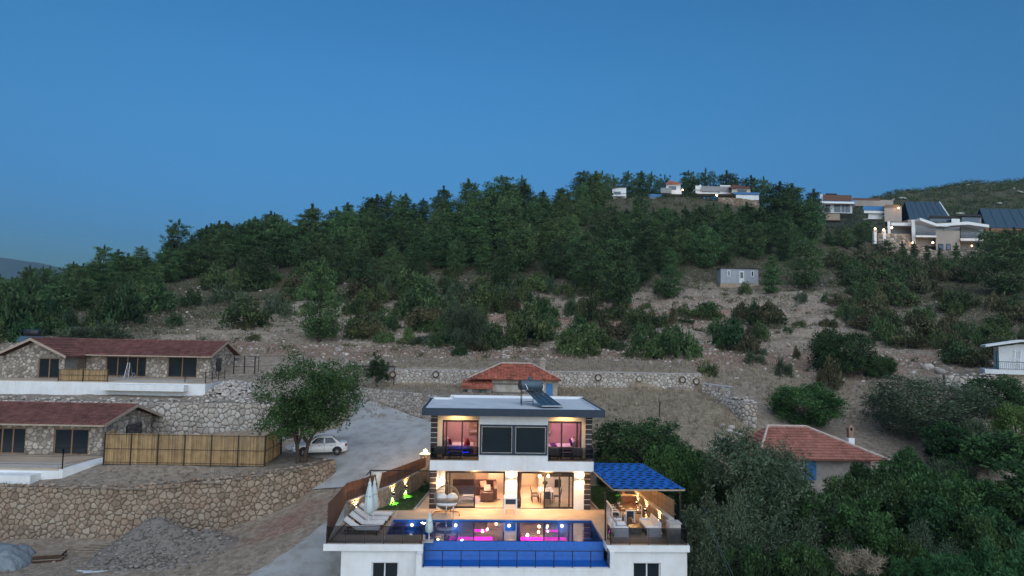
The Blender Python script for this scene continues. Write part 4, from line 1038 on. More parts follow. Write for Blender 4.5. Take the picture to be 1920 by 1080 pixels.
# base below the terrace
b = MB()
wall_open(b, -9.3, -4.88, -6.2, -0.36, -6.62, -6.3, [(-7.65, -6.2, -2.3, -0.98)])
wall_open(b, 5.3, 9.68, -6.2, -0.36, -6.62, -6.3, [(6.66, 8.2, -2.3, -0.96)])
b.box(-9.3, -9.0, -6.3, 9, -6.2, -0.36).box(9.38, 9.68, -6.3, 9, -6.2, -0.36).box(-4.88, 5.3, -7.4, -7.1, -6.2, -1.12).box(5.28, 5.58, -7.1, -6.32, -6.2, -0.364).box(-5.18, -4.885, -7.4, -6.63, -6.2, -0.364)
part('base_wall', b, 'white_render', villa)
part('gutter_ledge', MB().box(-4.884, 5.279, -7.42, -7.15, -1.115, -1.02), 'white_render', villa); part('gutter', MB().box(-4.884, 5.279, -7.15, -5.7, -1.115, -1.06), 'pool_tile', villa)
window(villa, -7.65, -6.2, -2.3, -0.98, -6.5, mullions=(-6.95,), m='white_frame', g='dark_glass')
window(villa, 6.66, 8.2, -2.3, -0.96, -6.5, mullions=(7.45,), m='white_frame', g='dark_glass')
# terrace slab and paving
sl = MB(); pv = MB()
for a, b_, c, d in ((-10.25, -7.16, -6.75, 9.0), (-7.16, -4.9, -6.75, -5.0), (-7.16, 9.8, -1.6, 9.0), (5.16, 9.8, -6.75, -1.6)):
    sl.box(a, b_, c, d, -0.35, -0.006); pv.quad((a + .03, c + .12 if c < -6 else c, 0), (b_ - (.03 if b_ > 9 else 0), c + .12 if c < -6 else c, 0), (b_ - (.03 if b_ > 9 else 0), d, 0), (a + .03, d, 0))
part('terrace_slab', sl, 'white_render', villa); part('terrace_paving', pv, 'deck_tile', villa)
# storeys
DL, DR = (-4.15, -0.19, 0.02, 2.45), (0.62, 4.4, 0.02, 2.45)
b = MB(); wall_open(b, -5.14, 5.5, 0, 2.69, 1.1, 1.35, [DL, DR])
b.box(-5.14, -4.9, 1.35, 8.7, 0, 2.69).box(5.26, 5.5, 1.35, 8.7, 0, 2.69).box(-5.14, 5.5, 8.7, 8.95, 0, 2.69)
part('ground_floor_wall', b, 'white_render', villa)
part('floor_slab', MB().box(-5.11, -1.965, 0, 9.1, 2.69, 3.33).box(2.525, 5.53, 0, 9.1, 2.69, 3.33).box(-1.965, 2.525, 0.3, 9.1, 2.69, 3.33), 'white_render', villa)
b = MB(); wall_open(b, -1.965, 2.525, 2.69, 6.27, 0.0, 0.28, [(-1.93, 2.49, 3.71, 5.66)])
b.box(-1.965, -1.75, 0.28, 1.3, 3.33, 6.27).box(2.31, 2.525, 0.28, 1.3, 3.33, 6.27)
part('centre_block', b, 'white_render', villa)
UL, UR = (-4.42, -2.02, 3.36, 5.77), (2.6, 4.92, 3.36, 5.77)
b = MB(); wall_open(b, -5.14, -1.75, 3.33, 6.27, 1.3, 1.5, [UL]); wall_open(b, 2.31, 5.56, 3.33, 6.27, 1.3, 1.5, [UR])
b.box(-5.14, -4.94, 1.5, 8.7, 3.33, 6.27).box(5.36, 5.56, 1.5, 8.7, 3.33, 6.27).box(-5.14, 5.56, 8.7, 8.9, 3.33, 6.27)
part('upper_wall', b, 'cream_render', villa)
# roof
part('roof', MB().box(-5.45, -4.25, -0.55, 7.2, 6.31, 6.6).box(-4.25, 5.93, -0.55, 9.0, 6.31, 6.6), 'roof_membrane', villa)
b = MB().box(-5.65, 6.13, -0.75, -0.55, 6.27, 6.74).box(-5.65, -5.45, -0.55, 7.2, 6.27, 6.72).box(5.93, 6.13, -0.55, 9.0, 6.27, 6.72)
part('fascia', b, 'navy_cladding', villa)
part('parapet', MB().box(-5.65, -4.25, 7.2, 7.4, 6.27, 6.73).box(-4.25, -4.05, 7.4, 9.0, 6.27, 6.735).box(-4.25, 6.13, 9.0, 9.2, 6.27, 6.78), 'white_paint', villa)
b = MB().box(-5.45, -5.42, -0.53, 7.2, 6.6, 6.715).box(5.90, 5.93, -0.53, 9.0, 6.6, 6.715).box(-5.42, 5.90, -0.55, -0.52, 6.6, 6.735)
part('roof_kerb', b, 'white_paint', villa)
part('soffit', MB().box(-5.6, -1.97, -0.7, 8.9, 6.262, 6.268).box(2.53, 6.08, -0.7, 8.9, 6.262, 6.268), 'cream_render', villa)
part('roof_slab', MB().box(-5.44, 5.92, -0.54, 7.19, 6.27, 6.31), 'cream_render', villa)
# striped corner pillars: dark tiles with pale joints
for (u0, u1, v0, z0, z1, n) in ((-5.16, -4.70, 1.02, 0.0, 2.69, 8), (5.08, 5.52, 1.02, 0.0, 2.69, 8), (-5.17, -4.73, 1.0, 3.34, 6.26, 9), (5.14, 5.58, 1.0, 3.34, 6.26, 9)):
    p_ = part('pillar', MB().box(u0 + 0.02, u1 - 0.02, v0 + 0.02, v0 + (0.078 if z0 < 1 else 0.29), z0, z1), 'light_joint', villa)
    hgt = (z1 - z0) / n
    me = MB().box(u0, u1, v0, v0 + 0.075, 0.025, hgt - 0.025).mesh('tile', 'dark_tile')
    for k in range(n):
        o = obj('tile', me, p_); o.location = (0, 0, z0 + k * hgt)
# big sliding doors
def sliding(u0, u1, z0, z1, v, mids, panes, fr=0.09):
    f = MB(); f.box(u0, u1, v, v + 0.14, z1 - 0.13, z1).box(u0, u0 + fr, v, v + 0.14, z0, z1 - 0.13).box(u1 - fr, u1, v, v + 0.14, z0, z1 - 0.13).box(u0 + fr, u1 - fr, v + 0.01, v + 0.13, z0, z0 + 0.035)
    for mu in mids: f.box(mu - 0.045, mu + 0.045, v + 0.02, v + 0.12, z0 + 0.035, z1 - 0.13)
    d = part('sliding_door', f, 'dark_metal', villa)
    for a, b_ in panes: 
        part('pane', MB().box(a, b_, v + 0.06, v + 0.075, z0 + 0.12, z1 - 0.13), 'window_glass', d)
        part('sash', MB().box(a, b_, v + 0.03, v + 0.11, z0 + 0.036, z0 + 0.12), 'dark_metal', d)
    return d
sliding(*DL, 1.16, (-3.85, -2.19), [(-4.06, -3.9), (-3.805, -2.235)])
sliding(*DR, 1.16, (2.45, 3.45, 4.1), [(2.495, 3.405), (3.495, 4.055), (4.145, 4.31)])
sliding(*UL, 1.34, (-4.15, -3.1), [(-4.33, -4.195), (-4.105, -3.145), (-3.055, -2.11)])
sliding(*UR, 1.34, (3.57, 4.62), [(2.69, 3.525), (3.615, 4.575), (4.665, 4.83)])
# dark centre window of two lights with pale inner beads
f = MB().box(-1.93, 2.49, -0.05, 0.2, 3.712, 3.84).box(-1.93, 2.49, -0.05, 0.2, 5.53, 5.658).box(-1.93, -1.8, -0.05, 0.2, 3.84, 5.53).box(2.36, 2.49, -0.05, 0.2, 3.84, 5.53).box(0.17, 0.4, -0.05, 0.2, 3.84, 5.53)
cw = part('centre_window', f, 'navy_cladding', villa)
for a, b_ in ((-1.8, 0.17), (0.4, 2.36)):
    part('pane', MB().box(a + .03, b_ - .03, 0.05, 0.06, 3.87, 5.5), 'dark_glass', cw)
    part('bead', MB().box(a, b_, 0.0, 0.07, 3.84, 3.87).box(a, b_, 0.0, 0.07, 5.5, 5.53).box(a, a + .03, 0.0, 0.07, 3.87, 5.5).box(b_ - .03, b_, 0.0, 0.07, 3.87, 5.5), 'steel', cw)
# rooms
b = MB().box(-4.9, 5.26, 8.55, 8.69, 0.0, 2.68).box(-4.89, -4.86, 1.36, 8.55, 0.0, 2.68).box(5.22, 5.25, 1.36, 8.55, 0, 2.68)
b.box(-1.2, -0.1, 6.6, 8.5, 0.0, 2.67).box(0.45, 0.7, 5.4, 8.5, 0, 2.67)
part('room_wall', b, 'room_wall', villa)
part('room_floor', MB().box(-4.9, 5.26, 1.22, 8.6, 0.002, 0.012), 'floor_tile', villa)
b = MB().box(-4.9, 5.26, 1.36, 8.55, 2.672, 2.688)
for a, b_ in ((-4.3, -0.5), (0.8, 4.7)): b.box(a, b_, 2.6, 2.75, 2.56, 2.672).box(a, b_, 4.95, 5.1, 2.56, 2.672).box(a, a + .15, 2.75, 4.95, 2.56, 2.672).box(b_ - .15, b_, 2.75, 4.95, 2.56, 2.672)
part('ceiling', b, 'ceiling_white', villa)
for a, b_ in ((-3.9, -0.9), (1.0, 4.3)):  # wide emissive panels stand in for the ceiling glow of the cove LEDs
    part('led_strip_glow', MB().box(a, b_, 3.9, 4.6, 2.640, 2.652), 'led_glow_magenta', villa)
    part('led_strip_glow', MB().box(b_ - 1.3, b_ - 0.3, 6.0, 6.5, 2.640, 2.652), 'led_glow_magenta', villa)
for u in (-3.9, -2.9, -1.9, -0.9, 1.1, 2.0, 2.9, 3.9):
    for v in (1.75, 3.6): part('ceiling_spot', MB().lathe([(0.035, 0), (0.035, 0.02)], (u + 0.1 * (v > 2), v, 2.65), 8), 'lamp_warm', villa)
b = MB()
for a, c in ((-4.94, -1.76), (2.32, 5.36)): b.box(a, c, 5.6, 5.75, 3.335, 6.26).box(a, a + 0.02, 1.5, 5.6, 3.335, 6.26).box(c - 0.02, c, 1.5, 5.6, 3.335, 6.26)
part('bedroom_wall', b, 'bedroom_wall', villa)
part('bedroom_floor', MB().box(-4.92, -1.78, 1.5, 5.6, 3.334, 3.345).box(2.34, 5.34, 1.5, 5.6, 3.334, 3.345), 'floor_tile', villa)
part('balcony_floor', MB().box(-5.05, -1.97, 0.06, 1.3, 3.334, 3.345).box(2.53, 5.47, 0.06, 1.3, 3.334, 3.345), 'deck_tile', villa)
# balcony railings
def glass_rail(parent, pts, z0, h, post_r=0.022, every=1.1, g='rail_glass', name='railing', bars=0, top=True):
    root = parent
    for (a, b_) in zip(pts, pts[1:]):
        a, b_ = Vector((*a, 0)), Vector((*b_, 0)); L = (b_ - a).length; n = max(1, int(round(L / every)))
        for i in range(n + 1):
            q = a.lerp(b_, i / n); part('post', MB().box(q.x - post_r, q.x + post_r, q.y - post_r, q.y + post_r, z0, z0 + h), 'dark_metal', root)
        for i in range(n):
            p, q = a.lerp(b_, i / n), a.lerp(b_, (i + 1) / n); d = (q - p).normalized() * (post_r + 0.01); nn = Vector((-d.y, d.x, 0)).normalized() * 0.005
            p, q = p + d, q - d
            if bars:
                for k in range(bars):
                    zz = z0 + h * (k + 0.5) / (bars + 0.5); part('bar', MB().tube(p + Vector((0, 0, zz)), q + Vector((0, 0, zz)), 0.005, None, 5), 'dark_metal', root)
            else:
                lo, hi = Vector((0, 0, z0 + 0.06)), Vector((0, 0, z0 + h - 0.03))
                part('glass_panel', MB().add([p - nn + lo, q - nn + lo, q - nn + hi, p - nn + hi, p + nn + lo, q + nn + lo, q + nn + hi, p + nn + hi], [(0, 1, 2, 3), (7, 6, 5, 4), (0, 4, 5, 1), (3, 2, 6, 7), (0, 3, 7, 4), (1, 5, 6, 2)]), g, root)
        if top: part('handrail', MB().tube(a + Vector((0, 0, z0 + h)), b_ + Vector((0, 0, z0 + h)), 0.024, None, 6), 'dark_metal', root)
for lab, pts in (('smoked glass railing of the left upper balcony', [(-5.07, 0.9), (-5.07, 0.05), (-2.0, 0.05)]), ('smoked glass railing of the right upper balcony', [(2.56, 0.05), (5.49, 0.05), (5.49, 0.9)])):
    r_ = part('balcony_railing', MB().box(pts[0][0] if pts[0][0] != pts[1][0] else pts[0][0] - 0.02, max(p[0] for p in pts), 0.035, 0.065, 3.345, 3.37), 'dark_metal', villa); glass_rail(r_, pts, 3.34, 0.86, every=0.98)
# wall lamps of the facade: up and down lights, and one hanging lantern
for u, z in ((0.23, 1.98), (4.82, 1.98)):
    l = part('wall_lamp', MB().box(u - 0.13, u + 0.13, 0.98, 1.1, z - 0.05, z + 0.05), 'steel', villa)
    for s in (1, -1):
        part('bulb', MB().box(u - 0.08, u + 0.08, 1.0, 1.08, z + s * 0.052 - (0.004 if s < 0 else 0), z + s * 0.052 + (0.004 if s > 0 else 0)), 'lamp_warm', l)
        lamp('wall_lamp_light', (u, 0.82, z + s * 0.1), 36, WARM, 0.05, l, 'SPOT', 2.7, (0, 0.45, s))
l = part('wall_lamp', MB().lathe([(0.05, 0.12), (0.02, 0.2)], (-4.52, 1.0, 1.86), 8).box(-4.53, -4.51, 1.0, 1.1, 2.04, 2.06), 'dark_metal', villa)
part('bulb', MB().lathe([(0.03, -0.1), (0.06, 0), (0.05, 0.1)], (-4.52, 1.0, 1.86), 8), 'lamp_warm', l); lamp('wall_lamp_light', (-4.52, 0.9, 1.75), 30, WARM, 0.05, l)
# warm light under roof soffits and slab
for u in (-3.4, 3.75): lamp('balcony_light', (u, 0.55, 6.2), 70, (1.0, 0.62, 0.28), 0.2, villa, 'SPOT', 2.7, (0, 0.5, -1)); part('ceiling_spot', MB().lathe([(0.06, 0), (0.06, 0.02)], (u, 0.55, 6.235), 8), 'lamp_warm', villa)
for u in (-2.2, 2.5): lamp('porch_light', (u, 0.6, 2.62), 300, WARM, 0.15, villa, 'SPOT', 2.7, (0, 0.1, -1)); part('ceiling_spot', MB().lathe([(0.05, 0), (0.05, 0.02)], (u, 0.6, 2.66), 8), 'lamp_warm', villa)
for u, v, w in ((-3.0, 3.2, 150), (-1.6, 5.5, 120), (1.6, 4.6, 140), (3.4, 3.0, 150), (3.2, 6.6, 110)): lamp('room_light', (u, v, 2.5), w, (1.0, 0.66, 0.34), 0.06, villa)
lamp('bedroom_light', (-3.4, 3.4, 6.0), 150, (1.0, 0.5, 0.45), 0.06, villa); lamp('bedroom_light', (3.85, 3.4, 6.0), 150, (1.0, 0.45, 0.58), 0.06, villa)

# ------------------------------------------------------------------ pool
pool = vthing('swimming_pool', 'blue tiled infinity pool in front of the villa, with a shallow left bay', 'pool', 0, 0)
b = MB().box(-4.89, 5.15, -5.6, -1.6, -1.5, -1.4).box(-7.15, -4.9, -4.98, -1.6, -0.75, -0.65)
b.box(-7.15, 5.15, -1.62, -1.6, -1.5, -0.012).box(5.13, 5.15, -5.66, -1.62, -1.5, -0.012).box(-7.15, -7.13, -4.98, -1.62, -0.75, -0.012).box(-7.13, -4.9, -5.0, -4.98, -0.75, -0.012).box(-4.92, -4.89, -5.66, -5.0, -1.5, -0.012).box(-4.91, -4.89, -4.98, -1.62, -1.4, -0.65)
part('basin', b, 'pool_tile', pool)
part('overflow_wall', MB().prism([(-5.72, -0.10), (-5.6, -0.10), (-5.6, -1.5), (-5.98, -1.5), (-5.98, -1.036)], 'x', -4.884, 5.155), 'pool_tile', pool)
part('coping', MB().box(-7.3, 5.3, -1.6, -1.42, 0.004, 0.03).box(5.15, 5.32, -5.7, -1.6, 0.004, 0.03).box(-7.32, -7.15, -5.15, -1.6, 0.004, 0.03).box(-7.15, -4.9, -5.15, -5.0, 0.004, 0.03), 'deck_tile', pool)
for u in (-6.0, -3.3, 0.0, 3.3):
    l = part('pool_lamp', MB().lathe([(0.09, 0), (0.09, 0.04)], (0, 0, 0), 10), 'lamp_pool', pool); l.rotation_euler = (PI / 2, 0, 0); l.location = (u, -1.64, -0.32)
    lamp('pool_light', (u, -1.9, -0.4), 5, (1.0, 0.75, 0.7), 0.08, pool)
for z in (0, 1): part('step', MB().box(4.2 + 0.3 * z, 5.13, -2.1 - 0.5 * (1 - z), -1.63, -1.4, -0.9 + 0.4 * z), 'pool_tile', pool)
tag(obj('water', MB().add([V(-7.13, -4.98, -0.07), V(-4.9, -4.98, -0.07), V(-4.9, -5.72, -0.07), V(5.13, -5.72, -0.07), V(5.13, -1.62, -0.07), V(-7.13, -1.62, -0.07)], [(0, 1, 2, 3, 4, 5)]).mesh('water', 'pool_water')), 'still pool water mirroring the lit rooms', kind='structure')
lad = vthing('pool_ladder', 'pair of slim steel grab rails at the back edge of the pool', 'pool ladder', -3.9, -1.62)
for s in (0, 0.42): part('rail', MB().path([(s, 0.45, 0.0), (s, 0.42, 0.7), (s, 0.2, 0.85), (s, -0.05, 0.6), (s, -0.1, -0.4)], 0.022, 6), 'steel', lad)
for z in (-0.2, -0.42): part('rung', MB().tube((0, -0.09, z), (0.42, -0.09, z), 0.02), 'steel', lad)

# railings of the terrace
for lab, pts, z, h, bars, ev in (
        ('dark glass railing in front of the sun loungers', [(-10.12, -6.6), (-5.0, -6.6), (-5.0, -5.9)], 0.0, 0.92, 0, 1.02),
        ('dark glass railing in front of the pergola seating', [(5.42, -5.6), (5.42, -6.6), (9.66, -6.6), (9.66, -5.4)], 0.0, 0.88, 0, 1.06),
        ('low railing with thin steel bars on the ledge under the infinity edge', [(-4.8, -7.3), (5.2, -7.3), (5.2, -6.75)], -1.04, 0.9, 3, 1.0)):
    r_ = vthing('railing', lab, 'railing', 0, 0); glass_rail(r_, pts, z, h, every=ev, bars=bars)

# garden: fences on low stone walls, lawns
LW = [(-9.85, -2.2), (-7.8, 2.2), (-5.75, 8.8)]
def VP(p): q = V(*p); return (q.x, q.y)
stone_wall('garden_wall', 'lamp lit beige stone garden wall left of the lawn, under the brown fence', [VP(p) for p in LW], [0.0, 0.0, 0.1], [1.15, 1.2, 1.3], 0.17, 0.025, 0.012, 0.25, 'stone', 'mortar', 0, 61, cap='concrete_cap')
RW = [(8.45, 8.5), (8.62, 0.0), (8.95, -5.7)]
stone_wall('garden_wall', 'lamp lit beige stone garden wall behind the outdoor sofa', [VP(p) for p in RW], [0, 0, 0], [1.2, 1.15, 1.12], 0.17, 0.025, 0.012, 0.25, 'stone', 'mortar', 0, 62, cap='concrete_cap')
def slat_fence(label, pts, z0s, z1s, m, w=0.13, gap=0.03, post_every=2.0):
    f = vthing('slat_fence', label, 'fence', 0, 0); me = None
    wp = WallPath([(p[0], p[1]) for p in pts]); t = 0.02
    while t < wp.L - w:
        q, nn = wp.at(t + w / 2); a = math.atan2(-nn.x, nn.y); a = math.atan2(nn.x, -nn.y)
        zl, zh = np.interp(t, wp.cum, z0s), np.interp(t, wp.cum, z1s)
        o = obj('slat', MB().box(-w / 2, w / 2, -0.012, 0.012, 0, float(zh - zl) + rnd.uniform(-0.015, 0.015)).mesh('slat', m), f); o.location = (q.x, q.y, float(zl)); o.rotation_euler = (0, 0, a)
        t += w + gap
    for zf in (0.2, 0.8):
        vs = []
        rb = MB()
        for a, b_ , za, zb, zc, zd in zip(wp.p, wp.p[1:], z0s, z0s[1:], z1s, z1s[1:]):
            d = (b_ - a).normalized(); nn = Vector((-d.y, d.x)) * 0.035
            rb.tube((a.x + nn.x, a.y + nn.y, za + (zc - za) * zf), (b_.x + nn.x, b_.y + nn.y, zb + (zd - zb) * zf), 0.025, None, 4)
        part('rail', rb, m, f)
    return f
slat_fence('brown slat fence stepping down along the drive beside the sun loungers', [(-10.12, -6.6), (-9.97, -2.2), (-7.95, 2.2), (-5.95, 8.3)], [0.0, 1.2, 1.22, 1.3], [2.1, 2.3, 2.25, 2.15], 'wood_slat')
part_ = vthing('stone_plinth', 'low stone footing under the front end of the brown slat fence', 'wall footing', 0, 0); part('plinth', MB().add([(-9.88, -2.25, 0), (-9.8, -2.25, 0), (-9.95, -6.5, 0), (-10.03, -6.5, 0), (-9.88, -2.25, 0.12), (-9.8, -2.25, 0.12), (-9.95, -6.5, 0.12), (-10.03, -6.5, 0.12)], [(0, 1, 2, 3), (4, 7, 6, 5), (0, 4, 5, 1), (1, 5, 6, 2), (2, 6, 7, 3), (3, 7, 4, 0)]), 'stone', part_)
slat_fence('pale timber slat fence behind the pergola seating', [(8.62, 1.5), (8.78, -1.0), (9.35, -5.4)], [1.2, 1.2, 1.15], [2.05, 2.1, 2.15], 'wood_slat_pale', 0.15, 0.02)
g_ = MB()
for nm, poly, lab in (('lawn', [(-10.0, 0.6), (-6.15, 0.6), (-5.25, 8.6), (-5.8, 8.6), (-7.9, 2.2), (-9.2, -0.4)], 'small lit lawn between the stone wall and the villa'), ('lawn', [(6.05, 1.2), (8.5, 1.2), (8.4, 8.5), (5.65, 8.5)], 'narrow lawn right of the villa beyond the pergola')):
    P_ = np.array(poly); q = np.random.default_rng(3); X, Y = q.uniform(P_[:, 0].min(), P_[:, 0].max(), 5200), q.uniform(P_[:, 1].min(), P_[:, 1].max(), 5200); k = inside(poly, X, Y); X, Y = X[k], Y[k]
    v = leaf_quads(np.stack([X, Y, X * 0 + 0.035], -1), np.stack([X * 0 + .03, X * 0 + .03, X * 0 + .01], -1), 3, 0.07, 4, 9, updir=2)
    c, s = math.cos(YAW), math.sin(YAW); v = np.stack([v[:, 0] * c - v[:, 1] * s, VY + v[:, 0] * s + v[:, 1] * c, v[:, 2]], -1)
    base = np.array([tuple(V(*p, 0.008)) for p in poly])
    me = np_mesh(nm, v, 4, 'lawn'); o = tag(obj('lawn_grass', me), 'short grass blades of the ' + lab, kind='stuff')
    tag(obj('lawn', MB().add(base, [tuple(range(len(base)))]).mesh('lawn', 'lawn')), lab, kind='structure')
for e in ([(-6.15, 0.6), (-6.02, 0.6), (-5.12, 8.6), (-5.25, 8.6)], [(5.92, 1.2), (6.05, 1.2), (5.65, 8.5), (5.52, 8.5)]): part('lawn_edge', MB().prism(e, 'z', 0.001, 0.09), 'concrete_cap', villa)
# garden wall lamps
def garden_lamp(label, wp, t, z, down, wu=10, wd=10, dc=WARM, off=0.1):
    q, nn = wp.at(t); l = thing('wall_lamp', label, 'wall lamp', (q.x + nn.x * off, q.y + nn.y * off, z), math.atan2(nn.x, -nn.y))
    part('housing', MB().box(-0.06, 0.06, -0.07, 0.06, -0.09, 0.09), 'dark_metal', l)
    part('bulb', MB().box(-0.04, 0.04, -0.05, 0.03, 0.091, 0.1).box(-0.04, 0.04, -0.05, 0.03, -0.1, -0.091), 'lamp_soft', l)
    lamp('lamp_light', (0, -0.06, 0.14), wu * 7, WARM, 0.03, l, 'SPOT', 2.1, (0, 0.25, 1)); lamp('lamp_light', (0, -0.06, -0.14), wd * 6, dc, 0.02, l, 'SPOT', 1.7, (0, 0.2, -1))
wl_ = WallPath([VP(p) for p in LW]); wr_ = WallPath([VP(p) for p in RW])
GREEN = (0.3, 1.0, 0.12)
garden_lamp('black wall lamp with warm upward beam behind the sun loungers', wl_, 0.75, 0.62, False, 11, 1.0)
garden_lamp('black wall lamp casting green light on the lawn, beside the tied curtain', wl_, 5.0, 0.66, True, 12, 20, GREEN)
garden_lamp('black wall lamp casting green light on the lawn, nearer the villa', wl_, 7.2, 0.66, True, 12, 20, GREEN)
garden_lamp('black wall lamp beside the brick barbecue', wr_, 7.9, 0.55, True, 14, 14)
garden_lamp('black wall lamp above the dining chairs of the pergola', wr_, 9.9, 0.6, True, 12, 8)
garden_lamp('black wall lamp behind the outdoor sofa near the glass railing', wr_, 12.5, 0.6, True, 14, 16)
q, nn = wr_.at(2.5)
garden_lamp('wall lamp with green glow at the back of the right lawn', wr_, 3.3, 0.6, True, 10, 14, GREEN)
lamp('garden_light', V(7.4, 5.5, 2.2), 14, WARM, 0.1)
pl = vthing('gate_pillar', 'stone pillar with a bright round lamp where fence and villa meet', 'gate pillar', -6.1, 8.9)
part('shaft', MB().box(-0.35, 0.35, -0.35, 0.35, -0.2, 2.2), 'stone', pl); part('cap', MB().box(-0.42, 0.42, -0.42, 0.42, 2.2, 2.28), 'concrete_cap', pl); part('globe', MB().lathe([(0.03, 0.0), (0.12, 0.06), (0.15, 0.16), (0.1, 0.27), (0.02, 0.31)], (0, 0, 2.28), 10), 'lamp_warm', pl, True); lamp('globe_light', (0, -0.1, 2.75), 110, WARM, 0.15, pl)
# ------------------------------------------------------------------ retaining walls
W1n = [(-62, 49.0), (-36.7, 49.0), (-27, 49.3), (-20.5, 50.4), (-16.4, 51.9), (-14.3, 53.5), (-13.6, 54.6)]
stone_wall('retaining_wall', 'long curved rubble retaining wall of tan boulders above the building yard', W1n, [-3.75, -3.7, -3.4, -2.9, -1.8, -0.3, 0.2], [0.14, 0.17, 0.25, 0.66, 1.12, 1.44, 1.5], 0.34, 0.09, 0.018, 0.55, 'stone', 'mortar_dark', 300, 5, batter=0.05, rubble_top=0.12)
bl = 'rubble retaining wall behind the lower bungalow and the bamboo fence'
stone_wall('retaining_wall', bl, [(-50, 66.4), (-42.5, 66.4), (-24.4, 64.9), (-19.2, 64.5), (-16.2, 65.8), (-15.7, 69.0), (-16.8, 72.5)], [0.6, 0.6, 1.2, 2.0, 2.4, 3.2, 4.1], [4.55, 4.57, 4.75, 4.8, 4.8, 4.85, 5.05], 0.43, 0.10, 0.022, 0.5, 'stone_grey', 'mortar', 280, 6, rubble_top=0.25)
stone_wall('retaining_wall', 'grey stone wall along the right side of the gravel ramp', W4, [4.3, 3.6, 3.0, 2.6], [5.8, 5.8, 5.82, 5.6], 0.32, 0.06, 0.018, 0.5, 'stone_grey', 'mortar', 0, 7, cap=None)
W3n = [(-15.6, 76.0), (-13.0, 75.5), (0, 75.4), (12, 75.3), (20.7, 74.5)]
stone_wall('retaining_wall', 'long low stone wall set with cart wheels across the hillside behind the villa', W3n, [5.6, 5.7, 5.75, 5.8, 5.6], [7.62, 7.64, 7.66, 7.7, 7.72], 0.31, 0.06, 0.018, 0.6, 'stone_grey', 'mortar', 0, 8, cap='concrete_cap')
stone_wall('retaining_wall', 'short stepped stone wall continuing the wheel wall downhill', [(20.5, 73.6), (22.8, 71.4)], [5.2, 4.8], [6.75, 6.6], 0.34, 0.07, 0.03, 0.8, 'stone_grey', 'mortar', 0, 9, cap='concrete_cap')
stone_wall('retaining_wall', 'lowest ragged grey stone wall end above the boulders', [(21.0, 70.2), (22.6, 66.4), (23.7, 66.4), (23.9, 70)], [4.2, 2.7, 2.6, 3.4], [5.75, 5.5, 5.4, 5.6], 0.38, 0.1, 0.04, 0.9, 'stone_grey', 'mortar', 0, 10, rubble_top=0.25)
# cart wheels on the long wall
WHEELS = [(736, 702, 75.3), (817, 702, 75.3), (1122, 708, 75.15), (1199, 710, 75.15), (1280, 712, 74.6), (1306, 715, 74.4)]
for i, ((px, py, D), w) in enumerate(zip(WHEELS, ('leftmost tyre ring set in the long stone wall, near the vine', 'tyre ring in the long stone wall left of the old red roofed house', 'tyre ring in the long stone wall just right of the old house chimney', 'tyre ring in the long stone wall above the field post', 'pale centred tyre ring in the long wall, second from its right end', 'tyre ring at the right end of the long stone wall'))):
    q = at(px, py, D - 0.12); t = thing('tyre_ring', w, 'tyre', (q[0], q[1], q[2]), 0, 'tyre rings of the long stone wall')
    n = 18; ro, ri = 0.36, 0.25; vs = []; fs = []
    for k in range(n):
        a = 2 * PI * k / n; c, s = math.cos(a), math.sin(a)
        vs += [(ro * c, 0.1, ro * s), (ro * 0.97 * c, -0.06, ro * 0.97 * s), (ri * 1.05 * c, -0.06, ri * 1.05 * s), (ri * c, 0.1, ri * s)]
    for k in range(n):
        for e in range(3): fs.append((k * 4 + e, ((k + 1) % n) * 4 + e, ((k + 1) % n) * 4 + e + 1, k * 4 + e + 1))
    part('tyre', MB().add(vs, fs), 'bark' if i != 3 else 'bark_pale', t)
    part('hub', MB().prism([(ri * math.cos(2 * PI * k / 12), ri * math.sin(2 * PI * k / 12)) for k in range(12)], 'y', 0.02, 0.1), 'stone_grey', t)

# ------------------------------------------------------------------ tiled roofs
def tile_plane(o, a, u, L, up, W, keep=None, tw=0.26, tl=0.36, seed=0, wob=0.0, lift=0.08, arch=0.06, miss=0.0):
    """tiles on a roof plane: o eave corner, u along the eave (length L), up the slope (length W); keep(s, t) trims hips"""
    r = random.Random(seed); u = Vector(u).normalized(); w = Vector(up).normalized(); n = u.cross(w).normalized()
    if n.z < 0: n = -n
    mb = a
    nx, ny = int(L / tw), int(W / tl)
    tw, tl = L / nx, W / ny
    for j in range(ny):
        for i in range(nx):
            s, t = (i + 0.5) * tw, (j + 0.5) * tl
            if keep and not keep(s, t): continue
            if miss and r.random() < miss: continue
            p = Vector(o) + u * (i * tw) + w * (j * tl); dz = lift + r.uniform(-1, 1) * wob; sh = w * r.uniform(-1, 1) * wob
            A = [p + u * (tw * f) + n * (dz + h) + sh for f, h in ((0.02, 0), (0.5, arch), (0.98, 0))]
            B = [p + w * (tl * 1.08) + u * (tw * f) + n * (0.012 + h * 0.8) + sh for f, h in ((0.02, 0), (0.5, arch), (0.98, 0))]
            Cc = [p + u * (tw * f) + n * -0.01 + sh for f in (0.02, 0.98)]
            mb.add(A + B + Cc, [(0, 1, 4, 3), (1, 2, 5, 4), (0, 6, 7, 2, 1)])
    return mb
def ridge_caps(mb, p, q, r=0.11, L=0.4):
    p, q = Vector(p), Vector(q); n = max(1, int((q - p).length / L))
    for i in range(n): mb.tube(p.lerp(q, i / n), p.lerp(q, (i + 1.08) / n), r, r * 0.88, 6)
    return mb
